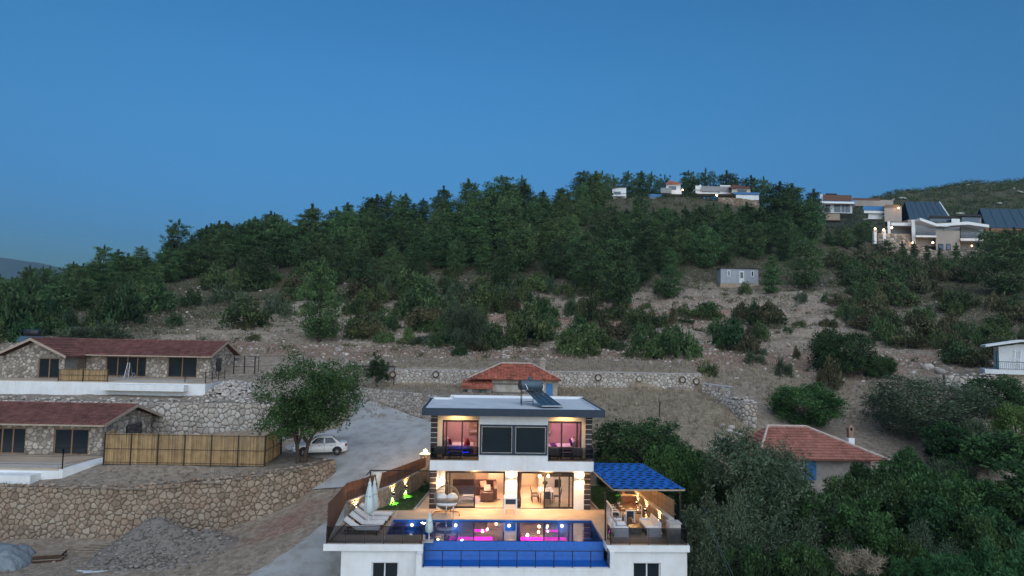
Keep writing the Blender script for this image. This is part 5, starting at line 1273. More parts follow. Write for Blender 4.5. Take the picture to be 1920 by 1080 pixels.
def gable_roof(root, x0, x1, ye, yr, yb, ze, zr, m='tile_maroon', right_gable=True, over=0.55, zb=None):
    """ridge along x; front eave at ye, ridge at yr, back eave at yb"""
    zb = ze if zb is None else zb
    rf = part('roof', MB().add([(x0, ye, ze - .1), (x1, ye, ze - .1), (x1, yr, zr - .1), (x0, yr, zr - .1), (x0, yb, zb - .1), (x1, yb, zb - .1), (x0, ye, ze), (x1, ye, ze), (x1, yr, zr), (x0, yr, zr), (x0, yb, zb), (x1, yb, zb)],
                              [(0, 3, 2, 1), (3, 4, 5, 2), (6, 7, 8, 9), (9, 8, 11, 10), (0, 1, 7, 6), (1, 2, 8, 7), (2, 5, 11, 8), (0, 6, 9, 3), (3, 9, 10, 4), (4, 10, 11, 5)]), m, root)
    t = MB(); tile_plane((x0, ye, ze), t, (1, 0, 0), x1 - x0, (0, yr - ye, zr - ze), math.hypot(yr - ye, zr - ze), seed=2, tw=0.3, tl=0.38, arch=0.05)
    part('roof_tiles', t, m, rf, kind='stuff')
    rc = MB(); ridge_caps(rc, (x0, yr, zr + 0.03), (x1, yr, zr + 0.03), 0.1); part('ridge_cap', rc, m, rf)
    b = MB()
    for (ya, za, yc, zc) in ((ye, ze, yr, zr), (yr, zr, yb, zb)):
        b.add([(x1, ya, za - .2), (x1 + .05, ya, za - .2), (x1 + .05, yc, zc - .2), (x1, yc, zc - .2), (x1, ya, za + .05), (x1 + .05, ya, za + .05), (x1 + .05, yc, zc + .05), (x1, yc, zc + .05)], [(0, 3, 2, 1), (4, 5, 6, 7), (0, 1, 5, 4), (1, 2, 6, 5), (2, 3, 7, 6), (3, 0, 4, 7)])
    part('bargeboard', b, 'timber_trim', rf); part('gutter', MB().box(x0, x1, ye - 0.1, ye - 0.012, ze - 0.14, ze - 0.02), 'timber_trim', rf)
    return rf
def stone_front(root, x0, x1, y, z0, z1, openings, seed, size=0.33, m='stone_house', axis='x', top=None):
    """stone cladding of a wall facing -y (axis x) or +x (axis y), trimmed round the openings"""
    zs = sorted({z0, z1, *[o[2] for o in openings], *[o[3] for o in openings]}); r = random.Random(seed); mb = MB()
    us = sorted({x0, x1, *[o[0] for o in openings], *[o[1] for o in openings]})
    for a, b in zip(us, us[1:]):
        segs = [(c, d) for c, d in zip(zs, zs[1:]) if not any(o[0] < (a + b) / 2 < o[1] and o[2] < (c + d) / 2 < o[3] for o in openings)]
        mer = []
        for sg in segs:
            if mer and abs(mer[-1][1] - sg[0]) < 1e-6: mer[-1] = (mer[-1][0], sg[1])
            else: mer.append(sg)
        for c, d in mer:
            for poly in cells(b - a, lambda s: c, lambda s: (d if top is None or d < z1 else top(a + s)), size, seed + int(a * 7)):
                g = stone_geo(poly, 0.03, 0.05, r)
                if not g: continue
                if axis == 'x': mb.add([(a + p[0], y - p[2], p[1]) for p in g[0]], g[1])
                else: mb.add([(y + p[2], a + p[0], p[1]) for p in g[0]], g[1])
    part('stonework', mb, m, root, kind='stuff')
def gable_core(mb, x0, x1, y0, y1, zf, zb): return mb.box(x0, x1, y0, y1, zf, zb)

# ---- upper bungalow
ub = thing('stone_bungalow', 'upper long stone bungalow with maroon tiled roof and gabled left wing on a white base', 'bungalow', (-42, 73, 6.1))
def L_(x, y, z): return (x + 42, y - 73, z - 6.1)
class Off:                                          # builds in world numbers, stores local to a root
    def __init__(s, ox, oy, oz): s.o = (ox, oy, oz)
    def shift(s, mb): mb.v = [(p[0] - s.o[0], p[1] - s.o[1], p[2] - s.o[2]) for p in mb.v]; return mb
def wroot(name, label, cat, loc, group=None):
    """a thing whose parts are written in world numbers: its Empty stands at loc"""
    t = thing(name, label, cat, loc, 0, group); t['_o'] = 1; return t
_part = part
def part(name, mb, m, parent, smooth=False, **props):
    """as before; parts of things marked _o are given in world numbers"""
    top = parent
    while top is not None and top.parent is not None: top = top.parent
    if top is not None and top.get('_o'):
        l = top.location; mb.v = [(p[0] - l.x, p[1] - l.y, p[2] - l.z) for p in mb.v]
    return _part(name, mb, m, parent, smooth, **props)
bpy.data.objects.remove(ub)
ub = wroot('stone_bungalow', 'upper long stone bungalow with maroon tiled roof and gabled left wing on a white base', 'bungalow', (-42, 73, 6.1))
UO = [(-45.1, -40.6, 6.3, 8.5), (-38.2, -34.95, 6.3, 8.6)]
b = MB(); wall_open(b, -47.6, -33.5, 5.2, 8.75, 76.55, 76.85, UO)
b.box(-33.8, -33.5, 76.85, 83, 5.2, 8.75).prism([(76.6, 8.75), (82.9, 8.75), (79.8, 10.15)], 'x', -33.79, -33.52)
b.prism([(-54.0, 5.2), (-47.4, 5.2), (-47.4, 8.65), (-50.7, 10.1), (-54.0, 8.7)], 'y', 73.35, 73.4)
wall_open(b, -54.0, -47.4, 5.2, 8.4, 73.05, 73.33, [(-50.2, -48.0, 6.2, 8.35)]); b.box(-47.7, -47.4, 73.4, 76.55, 5.2, 8.4)
part('wall', b, 'mortar', ub)
stone_front(ub, -54.0, -47.4, 73.04, 6.15, 8.4, [(-50.25, -47.95, 6.15, 8.4)], 3)
g = MB(); r_ = random.Random(4)
for poly in cells(6.6, lambda s: 8.4, lambda s: 8.45 + 1.62 * (1 - abs(s - 3.3) / 3.3), 0.33, 44):
    q_ = stone_geo(poly, 0.03, 0.05, r_)
    if q_: g.add([(-54 + p[0], 73.04 - p[2], p[1]) for p in q_[0]], q_[1])
b = MB().prism([(-54.0, 8.4), (-47.4, 8.4), (-50.7, 10.1)], 'y', 73.05, 73.3); part('gable_wall', b, 'mortar', ub); part('stonework', g, 'stone_house', ub, kind='stuff')
stone_front(ub, -47.3, -33.5, 76.54, 6.25, 8.7, UO, 5)
stone_front(ub, 76.6, 82.9, -33.49, 6.25, 8.75, [(78.0, 79.3, 7.0, 8.4)], 6, axis='y')
g = MB()
for poly in cells(6.3, lambda s: 8.75, lambda s: 8.78 + 1.35 * (1 - abs(s - 3.15) / 3.15), 0.33, 45):
    q_ = stone_geo(poly, 0.03, 0.05, r_)
    if q_: g.add([(-33.49 + p[2], 76.6 + p[0], p[1]) for p in q_[0]], q_[1])
part('stonework', g, 'stone_house', ub, kind='stuff')
part('side_window', MB().box(-33.47, -33.38, 78.0, 79.3, 7.0, 8.4), 'dark_glass', ub)
def wood_door(root, x0, x1, z0, z1, y, mull, gl='dark_glass'):
    f = MB().box(x0, x1, y, y + .1, z1 - .08, z1).box(x0, x0 + .08, y, y + .1, z0, z1 - .08).box(x1 - .08, x1, y, y + .1, z0, z1 - .08).box(x0 + .08, x1 - .08, y, y + .1, z0, z0 + .08)
    for mu in mull: f.box(mu - .05, mu + .05, y - .01, y + .09, z0 + .08, z1 - .08)
    fo = part('sliding_door', f, 'wood_frame', root); e = [x0 + .08, *mull, x1 - .08]
    for a, c in zip(e, e[1:]): part('pane', MB().box(a, c, y + .05, y + .06, z0 + .08, z1 - .08), gl, fo)
wood_door(ub, -50.2, -48.0, 6.2, 8.35, 73.1, (-49.05,)); wood_door(ub, -45.1, -40.6, 6.3, 8.5, 76.6, (-43.8, -42.7, -41.6)); wood_door(ub, -38.2, -34.95, 6.3, 8.6, 76.6, (-36.6,))
part('corner_pillar', MB().box(-47.62, -47.3, 75.2, 76.5, 5.4, 8.4), 'mortar_dark', ub)
# roofs: main with ridge along x, wing with ridge along y
gable_roof(ub, -50.6, -33.0, 75.7, 79.8, 84.0, 8.72, 10.3)
yw0, yw1 = 72.3, 79.8; xc = -50.7; hw = 3.85
t = MB(); b = MB()
for s in (1, -1):
    e = xc + s * hw; zE, zR = 8.55, 10.38
    b.add([(e, yw0, zE - .1), (xc, yw0, zR - .1), (xc, yw1, zR - .1), (e, yw1, zE - .1), (e, yw0, zE), (xc, yw0, zR), (xc, yw1, zR), (e, yw1, zE)], [(0, 1, 2, 3), (7, 6, 5, 4), (0, 4, 5, 1), (2, 6, 7, 3), (0, 3, 7, 4)])
    tile_plane((e, yw0, zE), t, (0, 1, 0), yw1 - yw0, (-s * hw, 0, zR - zE), math.hypot(hw, zR - zE), seed=4, tw=0.3, tl=0.38, arch=0.05)
rf = part('wing_roof', b, 'tile_maroon', ub); part('roof_tiles', t, 'tile_maroon', rf, kind='stuff')
ridge = MB(); ridge_caps(ridge, (xc, yw0, 10.42), (xc, yw1, 10.42), 0.1); part('ridge_cap', ridge, 'tile_maroon', rf)
b = MB()
for s in (1, -1): b.add([(xc + s * hw, yw0 - .06, 8.55 - .2), (xc, yw0 - .06, 10.38 - .2), (xc, yw0 - .06, 10.45), (xc + s * hw, yw0 - .06, 8.62), (xc + s * hw, yw0 - .004, 8.55 - .2), (xc, yw0 - .004, 10.38 - .2), (xc, yw0 - .004, 10.45), (xc + s * hw, yw0 - .004, 8.62)], [(0, 1, 2, 3), (7, 6, 5, 4), (0, 4, 5, 1), (3, 2, 6, 7), (0, 3, 7, 4)])
part('bargeboard', b, 'timber_trim', rf)
# white base, deck and pool trough
part('base', MB().prism([(-54.5, 69.75), (-30.9, 69.75), (-30.9, 71.5), (-31.8, 77.5), (-33.4, 77.5), (-33.4, 83), (-54.5, 83)], 'z', 4.2, 6.1), 'white_render', ub)
part('deck', MB().prism([(-54.4, 69.85), (-31.0, 69.85), (-31.0, 71.5), (-31.9, 77.4), (-54.4, 77.4)], 'z', 6.1, 6.2), 'deck_tile', ub)
part('pool_trough', MB().box(-41.0, -32.6, 68.75, 69.74, 5.4, 6.02), 'white_render', ub); part('pool_edge', MB().box(-40.4, -33, 69.9, 72.6, 6.21, 6.24), 'stone_grey', ub)
ld = wroot('pool_ladder', 'small steel pool ladder on the deck of the upper bungalow', 'pool ladder', (-39.2, 71, 6.2))
for dx in (-0.35, 0.35): part('rail', MB().path([(-39.2 + dx, 71.2, 6.22), (-39.2 + dx, 71.15, 6.95), (-39.2 + dx, 70.8, 7.05), (-39.2 + dx, 70.5, 6.3)], 0.03, 5), 'steel', ld)
sl_ = wroot('step_ladder', 'open folding ladder standing on the upper bungalow terrace', 'ladder', (-42, 75.5, 6.2))
for dx in (-0.25, 0.25): part('stile', MB().tube((-41.9 + dx, 75.0, 6.2), (-41.9 + dx * 0.4, 75.4, 7.9), 0.03, None, 4).tube((-42.1 + dx, 76.2, 6.2), (-41.9 + dx * 0.4, 75.4, 7.9), 0.03, None, 4), 'steel', sl_)
part('tread', MB().tube((-42.15, 75.1, 6.7), (-41.65, 75.1, 6.7), 0.025, None, 4).tube((-42.1, 75.2, 7.2), (-41.7, 75.2, 7.2), 0.025, None, 4), 'steel', sl_)
# bamboo screens: frame, rails and panels of canes
def bamboo(label, pts, z0, h, n_per, seed, cane=0.055):
    f = wroot('bamboo_fence', label, 'fence', (pts[0][0], pts[0][1], z0[0])); r = random.Random(seed)
    tot = 0
    for (p, q, n, za, zb) in zip(pts, pts[1:], n_per, z0, z0[1:]):
        p, q = Vector((*p, za)), Vector((*q, zb)); d = (q - p) / n; nn = Vector((d.y, -d.x, 0)).normalized()
        for i in range(n):
            a, b = p + d * i, p + d * (i + 1); L = d.length; mb = MB(); k = int(L / cane)
            for c in range(k):
                c0 = a.lerp(b, (c + 0.5) / k) - nn * r.uniform(0, 0.015); mb.tube(c0, c0 + Vector((r.uniform(-.015, .015), r.uniform(-.015, .015), h + r.uniform(-0.04, 0.05))), cane * 0.5, cane * 0.42, 5, False)
            part('bamboo_panel', mb, 'bamboo', f, True)
            part('post', MB().box(a.x - .035, a.x + .035, a.y + nn.y * .08 - .03, a.y + nn.y * .08 + .03, a.z - .1, a.z + h + .02), 'brown_metal', f)
            for zf in (0.06, 0.5, 0.97): part('rail', MB().tube(a + nn * .06 + Vector((0, 0, h * zf)), b + nn * .06 + Vector((0, 0, h * zf)), 0.022, None, 4), 'brown_metal', f)
        part('post', MB().box(q.x - .035, q.x + .035, q.y + nn.y * .08 - .03, q.y + nn.y * .08 + .03, q.z - .1, q.z + h + .02), 'brown_metal', f)
    return f
bamboo('short bamboo screen on the deck edge of the upper bungalow', [(-45.9, 69.95), (-40.9, 69.95)], [6.2, 6.2], 1.2, [2], 1)
bamboo('long bamboo fence of six panels in front of the lower stone bungalow', [(-31.5, 55.2), (-31.1, 53.3), (-18.8, 53.4), (-19.0, 57.5)], [1.15, 1.15, 1.15, 1.2], 2.3, [1, 6, 2], 2)
# wire fence beside the upper bungalow, and its gate
def wire_fence(label, pts, h=1.6, every=2.2, bars=3, name='wire_fence'):
    f = wroot(name, label, 'fence', (*pts[0],)); 
    for a, b in zip(pts, pts[1:]):
        a, b = Vector(a), Vector(b); n = max(1, int((b - a).length / every))
        for i in range(n + 1): q = a.lerp(b, i / n); part('post', MB().box(q.x - .03, q.x + .03, q.y - .03, q.y + .03, q.z - .2, q.z + h), 'dark_metal', f)
        for k in range(bars): zz = Vector((0, 0, h * (k + 0.6) / (bars - 0.4))) ; part('wire', MB().tube(a + zz, b + zz, 0.014, None, 4), 'dark_metal', f)
    return f
wire_fence('black wire fence along the deck edge right of the upper bungalow', [(-33.2, 70.2, 6.2), (-31.1, 70.2, 6.2), (-31.8, 76.5, 6.2)], 1.1, 2.1)
gt = wroot('metal_gate', 'black metal garden gate at the right end of the upper bungalow', 'gate', (-30.6, 78.5, 6.3))
for x in (-31.6, -30.4, -29.2): part('gate_post', MB().box(x - .05, x + .05, 78.4, 78.5, 6.2, 8.75), 'dark_metal', gt)
for z in (6.4, 7.5, 8.7): part('bar', MB().box(-31.55, -30.45, 78.43, 78.47, z, z + .06), 'dark_metal', gt); part('bar', MB().box(-30.35, -29.25, 78.43, 78.47, z, z + .06), 'dark_metal', gt)
wire_fence('thin wire fence crossing the slope right of the upper bungalow', [(-29, 79, 7.0), (-24, 79.5, 7.2), (-17.5, 78, 6.6)], 1.7, 2.6, 2)

# ---- lower bungalow
lb = wroot('stone_bungalow', 'lower stone bungalow with maroon tiled roof beside the bamboo fence', 'bungalow', (-40, 57, 1.0))
LO = [(-37.5, -34.65, 1.1, 3.2), (-44.5, -39.85, 1.1, 3.2)]
b = MB(); wall_open(b, -48, -33.5, 0.4, 3.75, 57.05, 57.35, LO); b.box(-33.8, -33.5, 57.35, 64.6, 0.4, 3.75).prism([(57.1, 3.75), (64.6, 3.5), (60.9, 4.65)], 'x', -33.79, -33.52)
part('wall', b, 'mortar', lb)
stone_front(lb, -45, -33.5, 57.04, 1.05, 3.6, LO, 7, 0.36)
stone_front(lb, 57.1, 64.5, -33.49, 1.0, 3.6, [(60.4, 62.8, 1.2, 3.1)], 8, 0.36, axis='y')
g = MB()
for poly in cells(7.4, lambda s: 3.6, lambda s: 3.62 + 1.0 * (1 - abs(s - 3.7) / 3.7), 0.36, 46):
    q_ = stone_geo(poly, 0.03, 0.05, r_)
    if q_: g.add([(-33.49 + p[2], 57.1 + p[0], p[1]) for p in q_[0]], q_[1])
part('stonework', g, 'stone_house', lb, kind='stuff')
wood_door(lb, -37.5, -34.65, 1.1, 3.2, 57.1, (-36.05,)); wood_door(lb, -44.5, -39.85, 1.1, 3.2, 57.1, (-43, -41.8, -40.9)); part('side_door', MB().box(-33.47, -33.38, 60.4, 62.8, 1.2, 3.1), 'dark_glass', lb)
gable_roof(lb, -50, -32.9, 56.2, 61.0, 65.6, 3.68, 4.85, zb=3.4)
part('deck', MB().box(-50, -33.3, 51.6, 57.0, 0.9, 1.04), 'deck_tile', lb); part('pool_edge', MB().box(-46, -33.6, 51.7, 53.6, 1.045, 1.07), 'stone_grey', lb)
part('base', MB().box(-50, -33.3, 51.4, 56.9, -0.25, 0.9), 'white_render', lb)
part('pool_trough', MB().box(-50, -34.6, 50.3, 51.39, 0.0, 0.75), 'white_render', lb)
part('base_wing', MB().prism([(-33.29, 51.42), (-33.0, 51.42), (-31.4, 55.2), (-31.4, 56.8), (-33.29, 56.8)], 'z', -0.2, 1.02), 'white_render', lb)
wire_fence('black wire railing on the deck of the lower bungalow', [(-38.6, 51.5, 1.04), (-33.1, 51.5, 1.04), (-31.6, 55.2, 1.1)], 1.45, 3.2, 3)
ld = wroot('pool_ladder', 'steel pool ladder at the left end of the lower bungalow deck', 'pool ladder', (-40.7, 53, 1.0))
for dx in (-0.3, 0.4): part('rail', MB().path([(-40.7 + dx, 53.4, 1.0), (-40.7 + dx, 53.3, 1.9), (-40.7 + dx, 53.0, 2.0), (-40.7 + dx, 52.4, 0.9)], 0.03, 5), 'steel', ld)

# ---- gate by the parked car
gt = wroot('metal_gate', 'black metal swing gate between the bamboo fence and the big tree', 'gate', (-19, 58, 1.3))
for (x, y) in ((-19.0, 57.7), (-18.3, 59.8), (-17.8, 61.6)): part('gate_post', MB().box(x - .06, x + .06, y - .06, y + .06, 1.1, 3.7), 'dark_metal', gt)
for (a, b_) in (((-19.0, 57.7), (-18.3, 59.8)), ((-18.3, 59.8), (-17.8, 61.6))):
    for z in (1.45, 2.5, 3.5): part('bar', MB().tube((*a, z), (*b_, z), 0.03, None, 4), 'dark_metal', gt)

# ---- old house with patched red roof
oh = wroot('old_house', 'old plastered house with sagging patched red tile roof behind the villa', 'house', (0.4, 73, 5))
b = MB(); wall_open(b, -1.9, 4.9, 4.4, 7.05, 71.4, 71.7, [(2.5, 3.4, 4.6, 6.75), (3.75, 4.35, 4.6, 6.7)]); b.box(-1.9, -1.6, 71.7, 76, 4.4, 7.05).box(4.6, 4.9, 71.7, 76, 4.4, 7.05)
part('wall', b, 'old_plaster', oh)
part('annex_wall', MB().box(-4.4, -1.95, 70.7, 74, 4.4, 6.2), 'old_plaster', oh); part('annex_door', MB().box(-3.2, -2.4, 70.64, 70.69, 4.5, 6.0), 'teal_paint', oh); part('annex_jamb', MB().box(-4.42, -3.9, 70.62, 70.69, 4.5, 6.1), 'white_paint', oh)
part('doorway', MB().box(2.45, 3.45, 71.5, 71.75, 4.5, 6.75), 'wood_dark', oh); part('shutter', MB().box(3.72, 4.38, 71.32, 71.39, 4.6, 6.7), 'blue_paint', oh)
for z in (5.6, 6.5): part('lintel', MB().box(-1.9, 2.4, 71.33, 71.395, z, z + .12), 'bark_pale', oh)
ez, rz2 = 7.05, 8.5; e0, e1, ef, eb = -4.4, 5.3, 70.9, 79.0; ra, rb_, ry = -1.0, 2.3, 75.0
rb = MB().add([(e0, ef, ez - .05), (e1, ef, ez - .05), (rb_, ry, rz2 - .05), (ra, ry, rz2 - .05), (e0, eb, ez - .05), (e1, eb, ez - .05)], [(0, 1, 2, 3), (0, 3, 4), (1, 5, 2), (3, 2, 5, 4), (0, 4, 5, 1)])
rf = part('roof', rb, 'tile_orange', oh)
t = MB(); Ws = math.hypot(ry - ef, rz2 - ez)
tile_plane((e0, ef, ez), t, (1, 0, 0), e1 - e0, (0, ry - ef, rz2 - ez), Ws, lambda s, q: s > q / Ws * (ra - e0) and s < (e1 - e0) - q / Ws * (e1 - rb_), seed=9, tw=0.33, tl=0.4, wob=0.03, arch=0.06, miss=0.02)
Wl = math.hypot(ra - e0, rz2 - ez); tile_plane((e0, eb, ez), t, (0, -1, 0), eb - ef, (ra - e0, 0, rz2 - ez), Wl, lambda s, q: abs(s - (eb - ef) / 2) < (eb - ef) / 2 * (1 - q / Wl), seed=10, tw=0.33, tl=0.4, wob=0.03, arch=0.06)
Wr = math.hypot(e1 - rb_, rz2 - ez); tile_plane((e1, ef, ez), t, (0, 1, 0), eb - ef, (rb_ - e1, 0, rz2 - ez), Wr, lambda s, q: abs(s - (eb - ef) / 2) < (eb - ef) / 2 * (1 - q / Wr), seed=11, tw=0.33, tl=0.4, wob=0.03, arch=0.06)
part('roof_tiles', t, 'tile_orange', rf, kind='stuff')
rc = MB()
for a, c in (((ra, ry, rz2), (rb_, ry, rz2)), ((e0, ef, ez), (ra, ry, rz2)), ((e1, ef, ez), (rb_, ry, rz2))): ridge_caps(rc, Vector(a) + Vector((0, 0, .08)), Vector(c) + Vector((0, 0, .08)), 0.1, 0.45)
part('ridge_cap', rc, 'tile_mortar', rf)
t = MB(); tile_plane((-5.0, 69.9, 6.22), t, (1, 0, 0), 3.2, (0, 2.3, 0.62), 2.38, seed=12, tw=0.33, tl=0.4, wob=0.03, arch=0.06)
rf2 = part('annex_roof', MB().add([(-5, 69.9, 6.2), (-1.8, 69.9, 6.2), (-1.8, 72.2, 6.82), (-5, 72.2, 6.82), (-5, 69.9, 6.1), (-1.8, 69.9, 6.1), (-1.8, 72.2, 6.72), (-5, 72.2, 6.72)], [(0, 1, 2, 3), (7, 6, 5, 4), (0, 4, 5, 1), (1, 5, 6, 2), (0, 3, 7, 4)]), 'tile_orange', oh); part('roof_tiles', t, 'tile_orange', rf2, kind='stuff')
part('chimney', MB().box(3.3, 3.9, 77, 77.6, 7, 8.75).box(3.2, 4.0, 76.9, 77.7, 8.75, 8.85).prism([(3.2, 8.95), (4.0, 8.95), (3.6, 9.25)], 'y', 76.9, 77.7), 'old_plaster', oh)

# ---- second red roofed house among the trees, right
h2 = wroot('village_house', 'village house with hipped red tile roof and white chimney half hidden by trees', 'house', (25.5, 58.5, -1.5))
part('wall', MB().box(21.2, 29.9, 57.3, 62.5, -2.2, 1.95), 'old_plaster', h2); part('shutter', MB().box(24.45, 25.35, 57.2, 57.29, 0.1, 1.6), 'blue_paint', h2)
e0, e1, ef, eb, ez, rz2, ra, rb_, ry = 20.3, 31.0, 56.4, 64.0, 1.85, 4.0, 22.5, 25.8, 60.2
rf = part('roof', MB().add([(e0, ef, ez - .05), (e1, ef, ez - .05), (rb_, ry, rz2 - .05), (ra, ry, rz2 - .05), (e0, eb, ez - .05), (e1, eb, ez - .05)], [(0, 1, 2, 3), (0, 3, 4), (1, 5, 2), (3, 2, 5, 4), (0, 4, 5, 1)]), 'tile_village', h2)
t = MB(); Ws = math.hypot(ry - ef, rz2 - ez)
tile_plane((e0, ef, ez), t, (1, 0, 0), e1 - e0, (0, ry - ef, rz2 - ez), Ws, lambda s, q: s > q / Ws * (ra - e0) and s < (e1 - e0) - q / Ws * (e1 - rb_), seed=19, tw=0.3, tl=0.36, wob=0.01, arch=0.05)
Wl = math.hypot(ra - e0, rz2 - ez); tile_plane((e0, eb, ez), t, (0, -1, 0), eb - ef, (ra - e0, 0, rz2 - ez), Wl, lambda s, q: abs(s - (eb - ef) / 2) < (eb - ef) / 2 * (1 - q / Wl), seed=20, tw=0.3, tl=0.36, wob=0.01, arch=0.05)
part('roof_tiles', t, 'tile_village', rf, kind='stuff'); rc = MB()
for a, c in (((ra, ry, rz2), (rb_, ry, rz2)), ((e0, ef, ez), (ra, ry, rz2)), ((e1, ef, ez), (rb_, ry, rz2))): ridge_caps(rc, Vector(a) + Vector((0, 0, .08)), Vector(c) + Vector((0, 0, .08)), 0.12, 0.4)
part('ridge_cap', rc, 'tile_mortar', rf)
ch = part('chimney', MB().box(28.75, 29.25, 58.6, 59.1, 2.0, 3.35), 'white_paint', h2); part('chimney_head', MB().box(28.8, 29.2, 58.62, 59.08, 3.35, 3.95).box(28.77, 28.9, 58.6, 59.1, 3.95, 4.2).box(29.1, 29.23, 58.6, 59.1, 3.95, 4.2).prism([(28.72, 4.2), (29.28, 4.2), (29.0, 4.5)], 'y', 58.58, 59.12), 'chimney_brick', ch)

# ---- white house at the right edge
wh = wroot('white_house', 'white house with shallow gable roof and balcony at the right edge of the hillside', 'house', (54.6, 79, 6)); wh.rotation_euler = (0, 0, math.radians(-30))
b = MB().prism([(56.1, 8.7), (66, 8.7), (66, 11.0), (58.2, 11.65), (56.1, 11.3)], 'y', 80.5, 86); part('wall', b, 'white_render', wh)
part('lower_wall', MB().box(55.4, 66, 80.6, 86, 4.0, 8.2), 'cream_render', wh); part('balcony', MB().box(54.6, 66, 79.0, 86, 8.2, 8.69), 'white_render', wh)
b = MB()
for xa, za, xb, zb in ((54.8, 11.25, 58.2, 11.9), (58.2, 11.9, 66.5, 11.0)): b.prism([(xa, za), (xb, zb), (xb, zb + .25), (xa, za + .25)], 'y', 79.7, 86.5)
part('roof', b, 'white_paint', wh)
rl = part('balcony_railing', MB().tube((54.7, 79.1, 9.6), (66, 79.1, 9.6), 0.035, None, 5).tube((54.7, 79.1, 8.8), (66, 79.1, 8.8), 0.025, None, 5), 'dark_metal', wh)
for k in range(40): part('baluster', MB().box(54.7 + k * 0.195 - .012, 54.7 + k * 0.195 + .012, 79.09, 79.11, 8.82, 9.58), 'dark_metal', rl)
part('shutter', MB().box(55.95, 56.09, 80.7, 82, 8.8, 10.8), 'teal_paint', wh)
ldr = wroot('wall_ladder', 'metal ladder leaning on the white gable wall', 'ladder', (54.6, 79, 8.7)); ldr.rotation_euler = (0, 0, math.radians(-30))
for dx in (0, 0.55): part('stile', MB().tube((57.5 + dx, 80.0, 8.72), (57.65 + dx, 80.42, 10.95), 0.03, None, 4), 'steel', ldr)
for k in range(7): part('rung', MB().tube((57.52 + k * .02, 80.05 + k * .05, 9.0 + k * .29), (58.07 + k * .02, 80.05 + k * .05, 9.0 + k * .29), 0.02, None, 4), 'steel', ldr)
stone_wall('retaining_wall', 'rough stone terrace wall left of the white house', [(49.6, 78.5), (53.2, 77.5), (55.9, 78.0)], [4.6, 4.4, 5], [8.0, 7.9, 7.8], 0.5, 0.12, 0.04, 0.6, 'stone_grey', 'mortar', 0, 31, rubble_top=0.3)
tag(obj('flat_roof', MB().box(52.8, 56, 78.8, 82, 7.5, 7.75).mesh('flat_roof', 'concrete_cap')), 'grey flat slab between the rough wall and the white house', 'slab')

# ---- cabin on the slope
cb = wroot('cabin', 'grey prefabricated cabin with white door on the stony slope', 'cabin', (45.7, 138, 23.4))
part('wall', MB().box(42.0, 49.6, 137, 139.6, 23.1, 26.1), 'cabin_panel', cb)
for k in range(7): part('panel', MB().box(42.02 + k * 1.083, 42.02 + k * 1.083 + 1.05, 136.96, 136.995, 23.15, 26.05), 'cabin_panel', cb)
part('roof', MB().box(41.8, 49.8, 136.8, 139.8, 26.1, 26.25), 'dark_roof', cb)
for x in (43.35, 48.1): 
    f = part('window', MB().box(x, x + .6, 136.9, 136.95, 24.5, 25.75), 'white_frame', cb); part('pane', MB().box(x + .15, x + .45, 136.88, 136.895, 24.65, 25.6), 'dark_glass', f)
f = part('door', MB().box(45.75, 46.7, 136.88, 136.95, 23.2, 25.6), 'white_frame', cb); part('pane', MB().box(45.93, 46.5, 136.85, 136.875, 24.2, 25.4), 'dark_glass', f)
part('base', MB().box(41.9, 49.7, 136.9, 139.7, 22.0, 23.1), 'stone', cb)
# ------------------------------------------------------------------ hilltop villas
def P3(px, py, D): return Vector(at(px, py, D))
def pbox(mb, x0, x1, y0, y1, D, depth):
    """a box whose front face covers the pixel rectangle at distance D"""
    a = at(x0, y0, D); b = at(x1, y1, D); k = (a[0] + b[0]) / 2 / D * depth
    return mb.add([(a[0], D, b[2]), (b[0], D, b[2]), (b[0] + k, D + depth, b[2]), (a[0] + k, D + depth, b[2]), (a[0], D, a[2]), (b[0], D, a[2]), (b[0] + k, D + depth, a[2]), (a[0] + k, D + depth, a[2])],
                  [(0, 3, 2, 1), (4, 5, 6, 7), (0, 1, 5, 4), (1, 2, 6, 5), (2, 3, 7, 6), (3, 0, 4, 7)])
def far_house(name, label, loc): return wroot(name, label, 'house', tuple(P3(*loc)))
h = far_house('hilltop_house', 'small white house with slanted brown roof, leftmost on the ridge', (1160, 375, 214))
part('wall', pbox(pbox(MB(), 1148, 1174, 352, 362, 215, 7), 1150, 1174, 362.3, 376, 215.4, 6.6), 'white_render', h); part('roof', MB().add([P3(1146, 354, 214.5), P3(1176, 347, 214.5), P3(1176, 347, 223), P3(1146, 354, 223), P3(1146, 352, 214.5), P3(1176, 345, 214.5), P3(1176, 345, 223), P3(1146, 352, 223)], [(0, 3, 2, 1), (4, 5, 6, 7), (0, 1, 5, 4), (1, 2, 6, 5), (2, 3, 7, 6), (3, 0, 4, 7)]), 'dark_roof', h)
part('window', pbox(MB(), 1152, 1164, 359, 364, 214.9, 0.08), 'blue_glass', h); part('balcony', pbox(MB(), 1148, 1173, 366.5, 368, 214, 1.3), 'white_paint', h)
h = far_house('hilltop_house', 'white house with brown gable roof and terrace, second from the left on the ridge', (1262, 362, 222))
part('wall', pbox(pbox(MB(), 1249, 1276, 344, 360, 222, 8), 1239, 1278, 356, 364, 220, 1.9), 'white_render', h); part('roof', MB().add([P3(1247, 345, 221), P3(1256, 338, 221), P3(1280, 344, 221), P3(1247, 345, 231), P3(1256, 338, 231), P3(1280, 344, 231)], [(0, 2, 1), (3, 4, 5), (0, 1, 4, 3), (1, 2, 5, 4), (0, 3, 5, 2)]), 'tile_red', h)
part('window', pbox(MB(), 1254, 1268, 349, 356, 221.9, 0.08), 'blue_glass', h); part('terrace', pbox(MB(), 1239, 1259, 352, 362, 219, 0.9), 'grey_render', h)
